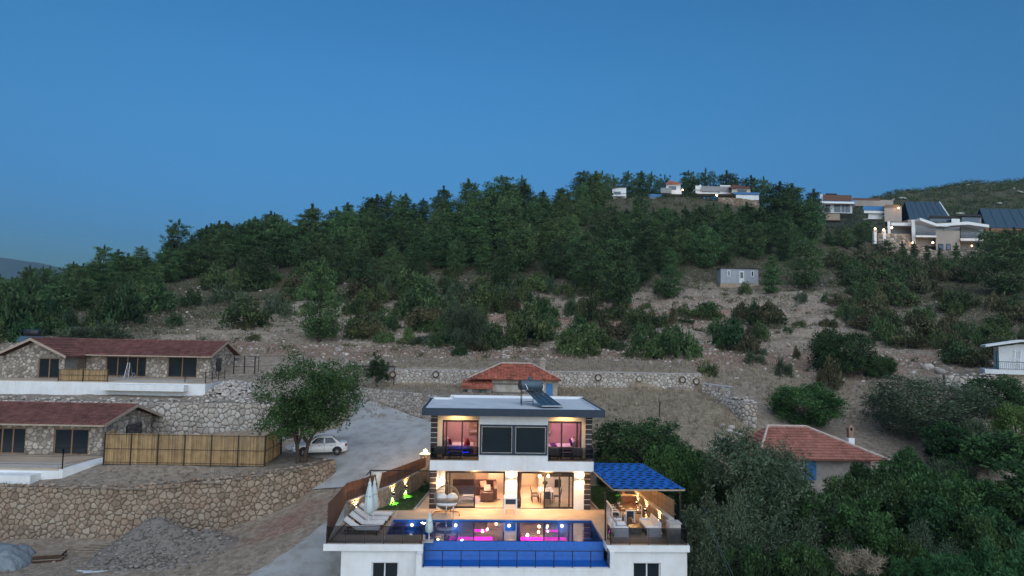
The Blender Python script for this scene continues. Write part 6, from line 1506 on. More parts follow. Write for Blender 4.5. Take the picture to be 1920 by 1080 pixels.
h = far_house('hilltop_house', 'pair of pale blue pool tanks below the ridge houses on the left', (1228, 378, 214))
part('wall', pbox(pbox(MB(), 1216, 1239, 370, 380, 214, 3), 1220, 1234, 380.3, 384, 214.4, 2.6), 'white_render', h); part('pool_wall', pbox(MB(), 1215, 1240, 364, 370, 213.6, 3.4), 'blue_paint', h)
h = far_house('hilltop_house', 'white house with long grey fenced terrace under the round-headed pine', (1340, 358, 222))
part('wall', pbox(pbox(MB(), 1304, 1316, 348, 362, 222, 6), 1350, 1370, 347, 362, 225, 6), 'white_render', h); pbt = part('terrace_fence', pbox(MB(), 1315, 1372, 349, 360, 221, 0.2), 'grey_render', h); part('base', pbox(MB(), 1306, 1372, 360.3, 364, 220.8, 4), 'white_render', h)
part('gable', MB().prism([(P3(1303, 356, 222).x, P3(1303, 356, 222).z), (P3(1316, 356, 222).x, P3(1316, 356, 222).z), (P3(1313, 346, 222).x, P3(1313, 346, 222).z)], 'y', 221.5, 227), 'white_render', h)
h = far_house('hilltop_house', 'house with wide brown eaves and blue pool beside it, rightmost of the ridge group', (1390, 365, 215))
part('wall', pbox(MB(), 1372, 1407, 351, 362, 216, 8), 'cream_render', h); part('roof', MB().add([P3(1366, 352, 215), P3(1376, 346, 215), P3(1414, 352, 215), P3(1366, 352, 225), P3(1376, 346, 225), P3(1414, 352, 225)], [(0, 2, 1), (3, 4, 5), (0, 1, 4, 3), (1, 2, 5, 4), (0, 3, 5, 2)]), 'tile_maroon', h)
part('window', pbox(MB(), 1383, 1400, 355, 361, 215.9, 0.08), 'dark_glass', h); part('pool_wall', pbox(MB(), 1375, 1424, 360.2, 365, 213, 2), 'blue_paint', h); part('base', pbox(MB(), 1380, 1423, 365.2, 375, 213.2, 3), 'white_render', h)
stone_wall('retaining_wall', 'pale stone retaining wall below the ridge houses', [tuple(P3(1346, 385, 209))[:2], tuple(P3(1384, 385, 208))[:2], tuple(P3(1424, 388, 208.5))[:2]], [P3(1346, 396, 209).z - 2, P3(1384, 396, 208).z - 2, P3(1424, 396, 208).z - 2], [P3(1346, 370, 209).z, P3(1384, 371, 208).z, P3(1424, 376, 208).z], 0.8, 0.15, 0.05, 1.0, 'stone', 'stone', 0, 33)
# modern villa with brown balcony fence
h = far_house('hilltop_villa', 'modern white villa with brown fenced roof terrace on the ridge', (1590, 400, 213))
w = MB(); pbox(w, 1541, 1598, 379, 400, 214, 9); pbox(w, 1538, 1543, 364, 398, 212.5, 10); part('wall', w, 'white_render', h)
part('terrace_slab', pbox(MB(), 1541, 1602, 377.5, 382, 211.5, 11), 'white_paint', h); part('terrace_fence', pbox(pbox(MB(), 1543, 1597, 365, 377.3, 211.6, 0.2), 1597.5, 1650, 371, 376, 213, 0.2), 'wood_slat', h)
for a, b_ in ((1547, 1557), (1564, 1576), (1578, 1584), (1585, 1594)): part('window', pbox(MB(), a, b_, 384, 398, 213.9, 0.08), 'blue_glass', h)
part('shade', pbox(MB(), 1548, 1569, 362.5, 364, 213, 4), 'dark_roof', h); part('base_wall', pbox(MB(), 1547, 1575, 400.3, 413, 213, 4), 'stone', h)
pw_ = part('pool_wall', pbox(MB(), 1618, 1656, 386, 394.5, 207, 3), 'blue_paint', h); part('pool_base', pbox(pbox(MB(), 1620, 1658, 394.8, 400, 206.6, 3.4), 1628, 1655, 400.2, 411, 207.4, 2.6), 'white_render', h)
part('side_wall', pbox(pbox(MB(), 1603, 1675, 374, 387, 216, 2), 1658, 1691, 386, 416, 205, 8), 'beige_render', h); part('roof_fence', pbox(MB(), 1659, 1687, 383.5, 389, 204.8, 0.15), 'wood_slat_pale', h)
lam = []
def far_lamp(px, py, D, label, r=0.22, w=25):
    q = P3(px, py, D); t = thing('lamp', label, 'lamp', (q.x, q.y, q.z), 0); part('globe', MB().lathe([(r * .3, -r), (r, -r * .2), (r * .9, r * .5), (r * .2, r)], (0, 0, 0), 8), 'lamp_far', t); part('bracket', MB().box(-.05, .05, -.05, .05, -0.9, -r), 'dark_metal', t); lamp('globe_light', (0, -0.6, 0.1), w, (1, .5, .25), 0.2, t)
far_lamp(1685, 390, 204, 'small warm lamp on the corner of the beige fenced roof'); far_lamp(1280, 356, 218, 'warm lamp beside the gable roofed ridge house'); far_lamp(1344, 366, 216, 'warm lamp below the long grey terrace on the ridge', 0.3, 40)
# large stepped villa
h = far_house('hilltop_villa', 'large stepped grey and beige villa with white balconies and lit lower rooms', (1760, 470, 190))
w = MB(); pbox(w, 1754, 1801, 432, 470, 188, 10); pbox(w, 1713, 1754, 448, 462, 190, 8); pbox(w, 1756, 1806, 416, 424.5, 196, 9); part('wall', w, 'beige_render', h)
for nm_, *a_ in (('white_pier', 1709, 1717, 412, 461, 189, 10), ('white_parapet', 1784, 1800, 410, 418, 194.5, 2), ('pergola_beam', 1671, 1709, 417, 423.5, 191, 5), ('pergola_pillar', 1664, 1670, 415, 441, 190, 1.5)): part(nm_, pbox(MB(), *a_), 'white_render', h)
w = MB(); pbox(w, 1741, 1800, 404, 409, 195, 10); pbox(w, 1800, 1839, 401.5, 406, 194, 10); part('roof', w, 'dark_roof', h)
w = MB()
for pts in ([(1716, 411), (1748, 422), (1804, 418), (1844, 424), (1844, 429), (1804, 423.5), (1748, 427), (1716, 416)],): 
    q = [P3(a, b_, 189.5) for a, b_ in pts]; w.prism([(p.x, p.z) for p in q], 'y', 187.2, 191)
part('balcony_slab', w, 'white_paint', h)
part('upper_window', pbox(pbox(MB(), 1743, 1782, 409.3, 416, 195.6, 0.1), 1803, 1836, 406.5, 417, 194.8, 0.1), 'blue_glass', h); part('upper_wall', pbox(MB(), 1740, 1840, 404.5, 418, 196.2, 8), 'grey_render', h)
part('room_wall', pbox(pbox(MB(), 1717, 1800, 423.5, 436, 193, 0.4), 1801, 1844, 425, 440, 191, 4), 'grey_render', h)
part('terrace_rail', pbox(pbox(MB(), 1717, 1755, 434, 441, 187.5, 0.12), 1802, 1850, 434, 446, 187.6, 0.12), 'rail_glass', h)
part('lower_slab', pbox(pbox(MB(), 1717, 1756, 441, 445, 187, 5), 1801, 1845, 446.5, 452, 187, 5), 'white_render', h)
part('lower_wall', pbox(MB(), 1717, 1754, 445.3, 462, 192, 1), 'beige_render', h); part('lower_wall', pbox(MB(), 1802, 1845, 452.3, 472, 191, 1), 'beige_render', h); part('pergola_back', pbox(MB(), 1671, 1709, 424, 440, 194, 0.4), 'grey_render', h)
for a, b_ in ((1759, 1769), (1774, 1783)): 
    f = part('window', pbox(MB(), a, b_, 457, 469, 187.9, 0.1), 'dark_metal', h); part('pane', pbox(MB(), a + 1, b_ - 1, 458, 468, 187.8, 0.05), 'blue_glass', f)
part('parasol', MB().lathe([(2.0, 0), (0.05, 0.7)], tuple(P3(1769, 429, 187.4)), 8), 'canvas', h) if False else None
t = thing('parasol', 'pale blue parasol on the terrace of the large stepped villa', 'parasol', tuple(P3(1769, 436, 188.6)))
part('canopy', MB().lathe([(1.9, 1.35), (1.0, 1.75), (0.05, 1.95)], (0, 0, 0), 8), 'canvas', t); part('pole', MB().tube((0, 0, 0), (0, 0, 1.9), 0.05), 'dark_metal', t)
stone_wall('retaining_wall', 'long white stone wall stepping down below the stepped villa', [tuple(P3(1646, 440, 187))[:2], tuple(P3(1690, 445, 186.5))[:2], tuple(P3(1712, 460, 185.5))[:2], tuple(P3(1756, 470, 184))[:2], tuple(P3(1838, 470, 184))[:2]], [P3(1646, 470, 187).z, P3(1690, 478, 186).z, P3(1712, 486, 185).z, P3(1756, 488, 184).z, P3(1838, 490, 184).z], [P3(1646, 437, 187).z, P3(1690, 438, 186).z, P3(1712, 457, 185).z, P3(1756, 470, 184).z, P3(1838, 469, 184).z], 0.85, 0.16, 0.06, 1.0, 'stone_house', 'stone', 0, 34)
part('stone_front', pbox(MB(), 1664, 1709, 438, 452, 190.5, 3), 'stone', h)
for px, py, lab in ((1641, 429, 'warm gate lamp, left one of the pair on white pillars'), (1657, 431, 'warm gate lamp, right one of the pair on white pillars'), (1672, 427, 'small warm lamp on the pergola pillar of the stepped villa'), (1712, 455, 'warm lamp at the lower corner of the stepped villa'), (1749, 455, 'warm lamp by the shaded lower room of the stepped villa'), (1823, 461, 'warm lamp by the right lower room of the stepped villa')):
    far_lamp(px, py, 184.5 if py > 440 else 186.5, lab, 0.26, 16)
for px, nm in ((1640, 'left'), (1657, 'right')): 
    t = thing('gate_pillar', nm + ' white gate pillar under a warm lamp', 'gate pillar', tuple(P3(px, 448, 187))); part('shaft', MB().box(-.4, .4, -.4, .4, -1.5, 2.1), 'white_render', t); part('cap', MB().box(-.5, .5, -.5, .5, 2.1, 2.25), 'white_paint', t)
# A-frame roofs
for (x0, x1, yt, yb, D, lab) in ((1706, 1783, 378, 412, 205, 'big dark blue steep roof of an A-frame house behind the stepped villa'), (1850, 1990, 391, 428, 198, 'second dark blue A-frame roof cut by the right edge of the picture')):
    h = far_house('a_frame_house', lab, ((x0 + x1) / 2, yb, D)); a, b_ = P3(x0, yb, D), P3(x1, yb, D); zt_ = P3(x0, yt, D + 4).z; sk = 0.9
    part('roof', MB().add([a, b_, (b_.x - sk, D + 4, zt_), (a.x + sk, D + 4, zt_), (a.x, D + 8, a.z), (b_.x, D + 8, b_.z), (a.x, D + .3, a.z - .1), (b_.x, D + .3, b_.z - .1), (b_.x - sk, D + 4, zt_ - .35), (a.x + sk, D + 4, zt_ - .35)], [(0, 1, 2, 3), (3, 2, 5, 4), (6, 9, 8, 7), (0, 6, 7, 1), (0, 3, 9, 6), (1, 7, 8, 2)]), 'aframe_blue', h)
    for k in range(1, 7):
        q = a.lerp(b_, k / 7) ; part('roof_seam', MB().tube((q.x, D - .03, q.z), (q.x + (0.5 - k / 7) * 2 * sk, D + 3.97, zt_ + .03), 0.05, None, 4), 'aframe_blue', h)
    part('gable', MB().prism([(D + 0.6, b_.z), (D + 7.4, b_.z), (D + 4, zt_ - .4)], 'x', b_.x - sk - .5, b_.x - sk - .3), 'white_paint', h); part('bargeboard', MB().tube((b_.x + .05, D - .1, b_.z), (b_.x - sk + .05, D + 4, zt_ + .1), 0.16, None, 4), 'white_paint', h)
    part('base_wall', MB().box(a.x - 1, b_.x, D - 0.8, D + 8, a.z - (1.3 if x0 > 1800 else 4), a.z - .12), 'brick_red' if x0 > 1800 else 'beige_render', h)
# conifers in front of the white stone wall
TH = [pine_meshes(300 + i, 5.0, 1.2, 0.05, 0.9, 0.9, 0.4) for i in range(2)]
for px, py, hp, lab in ((1693, 480, 27, 'slim young conifer before the white stone wall, leftmost of five'), (1714, 486, 32, 'second young conifer before the white stone wall'), (1739, 487, 27, 'middle young conifer before the white stone wall'), (1762, 488, 22, 'shortest young conifer before the white stone wall'), (1793, 485, 29, 'rightmost and widest young conifer before the white stone wall')):
    q = P3(px, py, 181); s = hp * 181 / FPX / 5.0; plant('conifer', lab, 'conifer', (q.x, q.y, q.z), TH[px % 2], rnd.random() * 6, (s * 1.15, s * 1.15, s), 'young conifers by the white wall')

# pines standing behind the ridge houses
for px, yt, wp, D in ((1130, 322, 34, 226), (1150, 330, 30, 232), (1178, 322, 34, 230), (1200, 322, 36, 234), (1222, 324, 30, 238), (1246, 330, 28, 240), (1290, 322, 30, 236), (1302, 332, 30, 240), (1324, 318, 34, 236), (1362, 322, 34, 238), (1378, 336, 28, 240), (1410, 330, 32, 232), (1432, 334, 34, 230), (1095, 322, 36, 222)):
    q = at(px, yt, D); z0 = float(zhill(q[0], D)); rp = px % 3 > 0; ms = ROUND_PINES[px % 2] if rp else PINES[(px // 7) % 7]; H_ = max(5.0, q[2] - z0); R_ = wp * .5 * D / FPX * 1.6
    plant('pine_tree', 'dark pine on the skyline behind the white ridge houses', 'pine tree', (q[0], D, q[2] - H_), ms, px, (R_ / (4 if rp else 2.9), R_ / (4 if rp else 2.9), H_ / (9 if rp else 10)), 'pines behind the ridge houses')
# pines and shrubs crowding the slope just below the ridge houses and villas
for x0, x1, st, yt0, yt1, yb0, yb1, lab, grp in ((1136, 1440, 25, 378, 394, 436, 456, 'pine growing right below the white ridge houses', 'pines below the ridge houses'), (1150, 1450, 34, 402, 424, 470, 492, 'pine on the upper slope between ridge houses and grey cabin', 'pines above the cabin'), (1538, 1690, 22, 408, 428, 450, 470, 'dark bushy pine on the slope below the white modern villa', 'pines below the modern villa')):
    px = x0
    while px < x1:
        py = rnd.uniform(yb0, yb1); yt = rnd.uniform(yt0, yt1); px += st * rnd.uniform(.7, 1.3); h = hit(px, py)
        if h is None or abs(px - 1385) < 50 and py > 480: continue
        hp = (py - yt) if 'modern' not in lab else (py - yt) * .8; k = rnd.random() < .5; ms = (ROUND_PINES if k else PINES)[rnd.randrange(2 if k else 7)]; s_ = h[1] / FPX; R_ = hp * s_ * rnd.uniform(.34, .5)
        plant('pine_tree', lab, 'pine tree', (h[0], h[1], h[2] - .3), ms, rnd.random() * 6, (R_ / (4.0 if k else 2.9), R_ / (4.0 if k else 2.9), hp * s_ / (9 if k else 10)), grp)
for px, py, hp, wp, lab in ((1858, 492, 66, 60, 'dark pine right of the stepped villa'), (1905, 500, 74, 66, 'dark pine under the second A-frame roof'), (1625, 452, 40, 40, 'bushy pine left of the white gate pillars'), (1660, 482, 34, 44, 'low pine below the white gate pillars')):
    put_px(px, py, hp, wp / 2 * 1.2, ROUND_PINES[px % 2], 9.0, 4.0, 'pine_tree', lab, 'pine tree')
# ------------------------------------------------------------------ broadleaf trees
big = broad_meshes(401, 9.3, 4.7, 1.9, 'broad_leaves', 0.22, 330, 95, trunks=2, tr_r=0.2, el=2.6, low=-0.5, gaps=0.9)
q = at(566, 868, 54.5)
plant('broadleaf_tree', 'large spreading broadleaf tree with two leaning trunks beside the parked white car', 'tree', (q[0], q[1], 1.1), big, 0.3)
KIND = {'carob': [broad_meshes(410, 6.5, 3.4, 1.0, 'carob_leaves', 0.26, 240, 102, flat=0.9, low=0.5), broad_meshes(411, 7, 3.6, 1.2, 'carob_leaves', 0.27, 240, 102, low=0.5)],
        'olive': [broad_meshes(420, 8, 3.7, 1.1, 'olive_leaves', 0.25, 260, 112, el=3.4, droop=0.5, low=0.6, bark='bark_pale'), broad_meshes(421, 7, 3.6, 1.0, 'olive_leaves', 0.25, 250, 108, el=3.4, droop=0.4, low=0.6, bark='bark_pale')],
        'broad': [broad_meshes(430, 8, 3.8, 1.2, 'broad_leaves', 0.3, 250, 102, low=0.5), broad_meshes(431, 7.5, 3.5, 1.2, 'broad_leaves', 0.28, 250, 102, low=0.6)],
        'bright': [broad_meshes(440, 5.5, 2.8, 0.8, 'bright_leaves', 0.26, 200, 95, low=0.6)]}
def dome_tree(seed, m, leaf=.26, el=2.2):
    r = np.random.default_rng(seed); k = 125
    d = r.normal(size=(k, 3)); d /= np.linalg.norm(d, axis=1, keepdims=True)
    C = d * (.55 + .42 * r.random(k) ** .5)[:, None] * np.array([3.3, 3.3, 2.9]) * (1 + .22 * np.sin(d[:, :1] * 5 + seed) * np.cos(d[:, 1:2] * 4)); C[:, 2] += 2.95
    S = .6 + .55 * r.random(k); tr = MB().path([(0, 0, -.3), (.1, .05, 1.2), (.0, .1, 2.6), (.2, .2, 4.2)], .22, 7, .08)
    for a in range(6): tr.tube((.0, .05, 1.2), (2 * math.cos(a), 2 * math.sin(a), 3.0 + .3 * a), .1, .03, 5, False)
    return tr.mesh('trunk', 'bark', True), np_mesh('crown', leaf_quads(C, np.stack([S, S, S * .8], -1), 150, leaf, el, seed), 4, m)
KIND['dome'] = [dome_tree(450, 'carob_leaves'), dome_tree(451, 'broad_leaves'), dome_tree(452, 'olive_leaves', .24, 3.2), dome_tree(453, 'bright_leaves')]
BH = {'dome': ((6.6, 3.7),) * 4, 'carob': ((6.5, 3.4), (7, 3.6)), 'olive': ((8, 3.7), (7, 3.6)), 'broad': ((8, 3.8), (7.5, 3.5)), 'bright': ((5.5, 2.8),)}
def big_tree(px, ytop, wpx, D, kind, k, label, group=None, name='broadleaf_tree', zb=None):
    q = at(px, ytop, D); g = float(ground(q[0], D)) if zb is None else zb; h = max(1.5, q[2] - g); R = wpx / 2 * D / FPX; b = BH[kind][k]
    return plant(name, label, 'tree', (q[0], D, g - 0.1), KIND[kind][k], rnd.random() * 6.28, (R / b[1], R / b[1], h / b[0] * 0.97), group)
big_tree(1205, 772, 175, 56, 'dome', 0, 'dark carob like tree beside the right upper balcony of the villa')
big_tree(1262, 806, 110, 52, 'dome', 1, 'yellowish green tree just above the blue pergola roof')
big_tree(1150, 838, 70, 54, 'carob', 1, 'low tree tinted orange by the villa lamps at the back corner')
big_tree(1405, 812, 245, 46, 'olive', 0, 'big grey green olive tree to the right of the pergola', name='olive_tree')
big_tree(1345, 905, 150, 41, 'olive', 1, 'olive tree drooping close to the pergola fence', name='olive_tree')
big_tree(1612, 862, 150, 50, 'dome', 1, 'dark leafy tree hiding the right eave of the village house')
big_tree(1560, 915, 150, 45, 'broad', 0, 'dark leafy tree directly below the blue shutter of the village house')
big_tree(1720, 835, 200, 49, 'dome', 1, 'tall leafy tree to the right of the village house eave')
big_tree(1885, 800, 230, 51, 'broad', 0, 'tall green tree at the right edge below the white house')
big_tree(1728, 690, 235, 67, 'dome', 2, 'large rounded grey green olive tree on the slope right of the village house', name='olive_tree')
big_tree(1508, 706, 138, 69, 'dome', 1, 'bushy green tree behind the village house roof')
big_tree(1572, 608, 118, 88, 'dome', 0, 'very dark round tree alone above the dry field')
big_tree(1868, 694, 115, 70, 'dome', 0, 'dark leafy tree in front of the white house balcony')
big_tree(1905, 745, 100, 62, 'dome', 3, 'brighter green tree below the white house, at the picture edge')
big_tree(1650, 660, 66, 86, 'dome', 1, 'small dark tree standing between the dark round tree and the white house')
big_tree(1455, 960, 190, 40, 'olive', 1, 'lowest olive tree in front, with pale dead twigs beneath', name='olive_tree')
big_tree(1640, 935, 170, 42, 'broad', 1, 'dark tree low in the valley in front of the leafy trees')
big_tree(1780, 930, 170, 44, 'carob', 0, 'dark green tree low in the valley above the reeds')
big_tree(1890, 930, 170, 43, 'carob', 1, 'dark tree at the lower right corner')
FILL = [(1365, 1000, 130, 41, 'broad', 0), (1560, 930, 150, 44, 'olive', 1), (1680, 905, 150, 46, 'carob', 0), (1820, 880, 150, 49, 'broad', 1), (1480, 1010, 150, 37, 'broad', 1), (1740, 985, 120, 40, 'olive', 0), (1380, 940, 120, 43, 'carob', 1), (1850, 950, 140, 41, 'broad', 0), (1530, 1050, 110, 35, 'carob', 0), (1690, 1050, 110, 35, 'carob', 1), (1690, 830, 90, 57, 'broad', 0), (1790, 790, 110, 60, 'carob', 0), (1850, 780, 110, 60, 'olive', 1), (1430, 900, 120, 48, 'olive', 0), (1350, 985, 100, 40, 'olive', 1), (1395, 1020, 120, 37, 'carob', 0), (1540, 1000, 130, 38, 'carob', 1), (1610, 1035, 120, 36, 'olive', 0), (1490, 880, 130, 50, 'broad', 0), (1640, 850, 110, 52, 'carob', 1), (1330, 870, 100, 50, 'carob', 0), (1800, 860, 120, 53, 'olive', 1), (1700, 1000, 110, 38, 'broad', 1), (1235, 880, 90, 50, 'carob', 1), (1300, 840, 90, 54, 'broad', 1), (1450, 830, 90, 54, 'olive', 1)]
for f in FILL: big_tree(*f[:6], 'tree filling the dark wooded valley right of the villa', 'trees filling the wooded valley')
q = hit(864, 662); s_ = q[1] / FPX
lt = plant('slope_tree', 'slim leaning tree with grey green crown on the red bank', 'tree', (q[0], q[1], q[2]), KIND['olive'][1], 1.0, (44 * s_ / 3.6, 44 * s_ / 3.6, 98 * s_ / 7)); lt.rotation_euler = (0, 0.10, 0.6)
# reeds at the lower right corner
rq = np.random.default_rng(8); rc_ = rq.uniform((-2.4, -1.2), (2.4, 1.2), (30, 2)); rh = rq.uniform(0.4, 1.7, 30); ri_ = rq.integers(0, 30, 460)
reed = np_mesh('crown', leaf_quads(np.concatenate([rc_[ri_] + rq.normal(size=(460, 2)) * .17, (rh[ri_] * rq.random(460))[:, None]], 1), np.full((460, 3), (0.2, 0.2, 0.3)), 28, 0.26, 5, 8, updir=1.0), 4, 'reed_leaves')
q = at(1840, 1015, 35); plant('reed_clump', 'bright green feathery reeds at the bottom right', 'reeds', (q[0], 35, q[2] - 1.9), (None, reed), 0.1, (1.25, 1, 1.1))
q = at(1760, 1050, 33); plant('reed_clump', 'smaller bright reed clump left of the feathery reeds', 'reeds', (q[0], 33, q[2] - 1.6), (None, reed), 2.0, (0.8, 1, 0.9))
dead = np_mesh('twigs', leaf_quads(np.random.default_rng(9).uniform((-0.9, -0.7, 0.1), (0.9, 0.7, 0.9), (70, 3)), np.full((70, 3), (0.3, 0.3, 0.3)), 26, 0.4, 16, 8, updir=0.6), 4, 'dry_grass')
q = at(1610, 1048, 35); plant('dead_bush', 'pale dry bush low in the dark valley', 'bush', (q[0], 35, q[2] - 0.6), (None, dead), 0, (1.1, 1, 0.9))
for (u, v, w, h, k, lab) in ((-5.75, 6.2, 0.5, 0.75, 8, 'small dark round garden shrub in the lawn corner by the striped pillar'), (7.6, 5.6, 0.5, 0.6, 9, 'low lit plant at the edge of the right lawn'), (6.7, 1.0, 0.4, 0.6, 1, 'potted green plant beside the outdoor dining table')):
    plant('garden_shrub', lab, 'shrub', V(u, v, 0.02), (None, SHRUBS[k]), u, (w, w, h))
vn = vthing('vine_pergola', 'rusty pergola frame smothered by a dark green vine above the ramp', 'pergola', 0, 0)
bpy.data.objects.remove(vn); q = at(705, 722, 73.5); vn = thing('vine_pergola', 'rusty pergola frame smothered by a dark green vine above the ramp', 'pergola', (q[0], q[1], 5.8))
for x, y in ((-2.4, 0), (0, 0), (-2.4, 1.8), (1.6, 1.8)): part('post', MB().tube((x, y, -0.2), (x, y, 2.2), 0.05), 'brown_metal', vn)
for y in (0, 1.8): part('beam', MB().tube((-2.8, y, 2.2), (1.9, y, 2.2), 0.045), 'brown_metal', vn)
part('vine', None or type('Q', (), {'v': [], 'mesh': lambda s, n, m, sm=False: np_mesh('vine', leaf_quads(np.random.default_rng(5).normal((0, 0.5, 1.9), (0.55, 0.5, 0.6), (90, 3)), np.full((90, 3), 0.28), 46, 0.2, 2, 5), 4, 'vine_leaves')})(), 'vine_leaves', vn)

# ------------------------------------------------------------------ parked car
cw_ = at(603, 852, 57.2)
car = thing('parked_car', 'white sedan parked on the gravel ramp behind the big tree', 'car', (cw_[0] - 0.1, cw_[1], float(zhill(cw_[0], cw_[1])) + 0.10), math.radians(180 + 14))
# local: +x forward; half width 0.86
SEC = [(-2.12, 0.62, 0.42, 0.80), (-2.05, 0.76, 0.30, 0.98), (-1.75, 0.84, 0.24, 1.03), (-1.2, 0.86, 0.22, 1.0), (-0.4, 0.87, 0.21, 0.95), (0.5, 0.87, 0.21, 0.93), (1.05, 0.86, 0.22, 0.92), (1.55, 0.83, 0.24, 0.86), (1.95, 0.76, 0.28, 0.76), (2.15, 0.6, 0.36, 0.62)]
vs = []; K = 12
for x, w, zb, zt_ in SEC:
    m_ = (zb + zt_) / 2
    pr = [(-w * .86, zb), (-w, zb + .1), (-w, m_), (-w * .97, zt_ - .1), (-w * .86, zt_ - .01), (-w * .4, zt_ + .02), (w * .4, zt_ + .02), (w * .86, zt_ - .01), (w * .97, zt_ - .1), (w, m_), (w, zb + .1), (w * .86, zb)]
    vs += [(x, a, b) for a, b in pr]
fs = [(i * K + j, i * K + (j + 1) % K, (i + 1) * K + (j + 1) % K, (i + 1) * K + j) for i in range(len(SEC) - 1) for j in range(K)] + [tuple(range(K))[::-1], tuple(range((len(SEC) - 1) * K, len(SEC) * K))]
part('body', MB().add(vs, fs), 'car_paint', car, True)
GH = [(-1.62, 0.76, 1.0), (-0.95, 0.64, 1.44), (-0.2, 0.645, 1.50), (0.35, 0.63, 1.46), (1.05, 0.76, 0.94)]      # rear glass foot, roof rear, roof mid, roof front, screen foot
b = MB()
b.add([(x, s * w, z) for x, w, z in GH[1:4] for s in (-1, 1)] + [(x, s * w * 1.0, z - 0.045) for x, w, z in GH[1:4] for s in (-1, 1)], [(0, 2, 3, 1), (2, 4, 5, 3), (6, 7, 9, 8), (8, 9, 11, 10), (0, 6, 8, 2), (2, 8, 10, 4), (1, 3, 9, 7), (3, 5, 11, 9), (0, 1, 7, 6), (4, 10, 11, 5)]); part('roof', b, 'car_paint', car, True)
b = MB().add([(-1.6, -.74, .98), (-1.6, .74, .98), (-.96, .62, 1.42), (-.96, -.62, 1.42), (.36, -.61, 1.44), (.36, .61, 1.44), (1.02, .74, .93), (1.02, -.74, .93)], [(0, 3, 2, 1), (4, 7, 6, 5), (0, 7, 4, 3), (1, 2, 5, 6)]); part('cabin', b, 'car_paint', car)
def gl(pts, name='side_window'): part(name, MB().add(pts, [tuple(range(len(pts)))]), 'dark_glass', car)
for s in (1, -1):
    o = 0.012 * s
    gl([(-1.25, s * .725 + o, 1.0), (-0.36, s * .745 + o, .985), (-0.36, s * .65 + o, 1.40), (-0.9, s * .64 + o, 1.385)][::s]); gl([(-0.24, s * .745 + o, .985), (0.78, s * .745 + o, .955), (0.32, s * .64 + o, 1.385), (-0.24, s * .65 + o, 1.40)][::s])
    for x in (-0.95, 0.0): part('door_handle', MB().box(x, x + .16, s * .87 - .012, s * .87 + .02, .78, .81), 'black_plastic', car)
    part('door_seam', MB().box(-0.31, -0.295, s * .868 - .004, s * .868 + .006, .3, .93).box(0.72, 0.735, s * .868 - .004, s * .868 + .006, .3, .9).box(-1.16, -1.145, s * .862 - .004, s * .862 + .006, .6, .95), 'black_plastic', car)
    part('mirror', MB().obox((0.72, s * .93, .98), (.14, .2, .13)), 'car_paint', car)
    part('tail_lamp', MB().obox((-2.02, s * .68, .83), (.14, .24, .2)), 'tail_red', car)
    part('headlight', MB().obox((2.02, s * .58, .66), (.16, .26, .13)), 'steel', car)
    part('sill', MB().box(-1.0, 0.95, s * .80 - .06, s * .80 + .06, .16, .25), 'black_plastic', car)
gl([(-1.57, .66, 1.005), (-1.57, -.66, 1.005), (-1.0, -.56, 1.41), (-1.0, .56, 1.41)], 'rear_window'); gl([(1.01, -.66, .96), (1.01, .66, .96), (.41, .55, 1.42), (.41, -.55, 1.42)], 'windscreen')
part('bumper', MB().box(-2.16, -2.06, -.62, .62, .36, .48), 'car_paint', car); part('number_plate', MB().box(-2.135, -2.12, -.26, .26, .62, .73), 'white_paint', car)
for x in (-1.32, 1.32):
    for s in (-1, 1):
        part('wheel_arch', MB().prism([(x + .4 * math.cos(a), .33 + .4 * math.sin(a)) for a in np.linspace(0, PI, 9)], 'y', s * .868 - .02, s * .868 + .004), 'black_plastic', car)
        w = obj('wheel', None, car); w.location = (x, s * .80, .31); w.rotation_euler = (PI / 2, 0, 0)
        _part('tyre', MB().lathe([(.2, -.1), (.29, -.1), (.31, -.06), (.31, .06), (.29, .1), (.2, .1)], n=20), 'rubber', w, True)
        rm = MB().lathe([(.2, -.085), (.21, .085)], n=16)
        for k in range(6): rm.obox((.1 * math.cos(k * PI / 3), .1 * math.sin(k * PI / 3), -s * 0.09), (.2, .05, .02), k * PI / 3)
        _part('rim', rm, 'alloy', w)

# ------------------------------------------------------------------ terrace furniture
def lounger():
    t = vthing('sun_lounger', 'x', 'sun lounger', -8.6, -4.6, 0, 0, 'sun loungers on the terrace')
    part('frame', MB().box(-.95, 1.0, -.33, -.28, .22, .28).box(-.95, 1.0, .28, .33, .22, .28).box(.95, 1.0, -.28, .28, .22, .28).box(-.95, -.9, -.28, .28, .22, .28), 'wood_dark', t)
    for x in (-.85, .9):
        for y in (-.3, .3): part('leg', MB().box(x - .03, x + .03, y - .03, y + .03, 0, .22), 'wood_dark', t)
    part('mattress', MB().box(-.25, 1.0, -.31, .31, .285, .39), 'cushion_white', t)
    part('backrest', MB().add([(-.26, -.31, .30), (-.26, .31, .30), (-1.0, .31, .82), (-1.0, -.31, .82), (-.22, -.31, .40), (-.22, .31, .40), (-.94, .31, .91), (-.94, -.31, .91)], [(0, 3, 2, 1), (4, 5, 6, 7), (0, 1, 5, 4), (1, 2, 6, 5), (2, 3, 7, 6), (3, 0, 4, 7)]), 'cushion_white', t)
    part('back_frame', MB().add([(-.27, -.33, .26), (-.27, .33, .26), (-1.03, .33, .80), (-1.03, -.33, .80), (-.26, -.33, .295), (-.26, .33, .295), (-1.01, .33, .825), (-1.01, -.33, .825)], [(0, 3, 2, 1), (4, 5, 6, 7), (0, 1, 5, 4), (1, 2, 6, 5), (2, 3, 7, 6), (3, 0, 4, 7)]), 'wood_dark', t)
    return t
l0 = lounger()
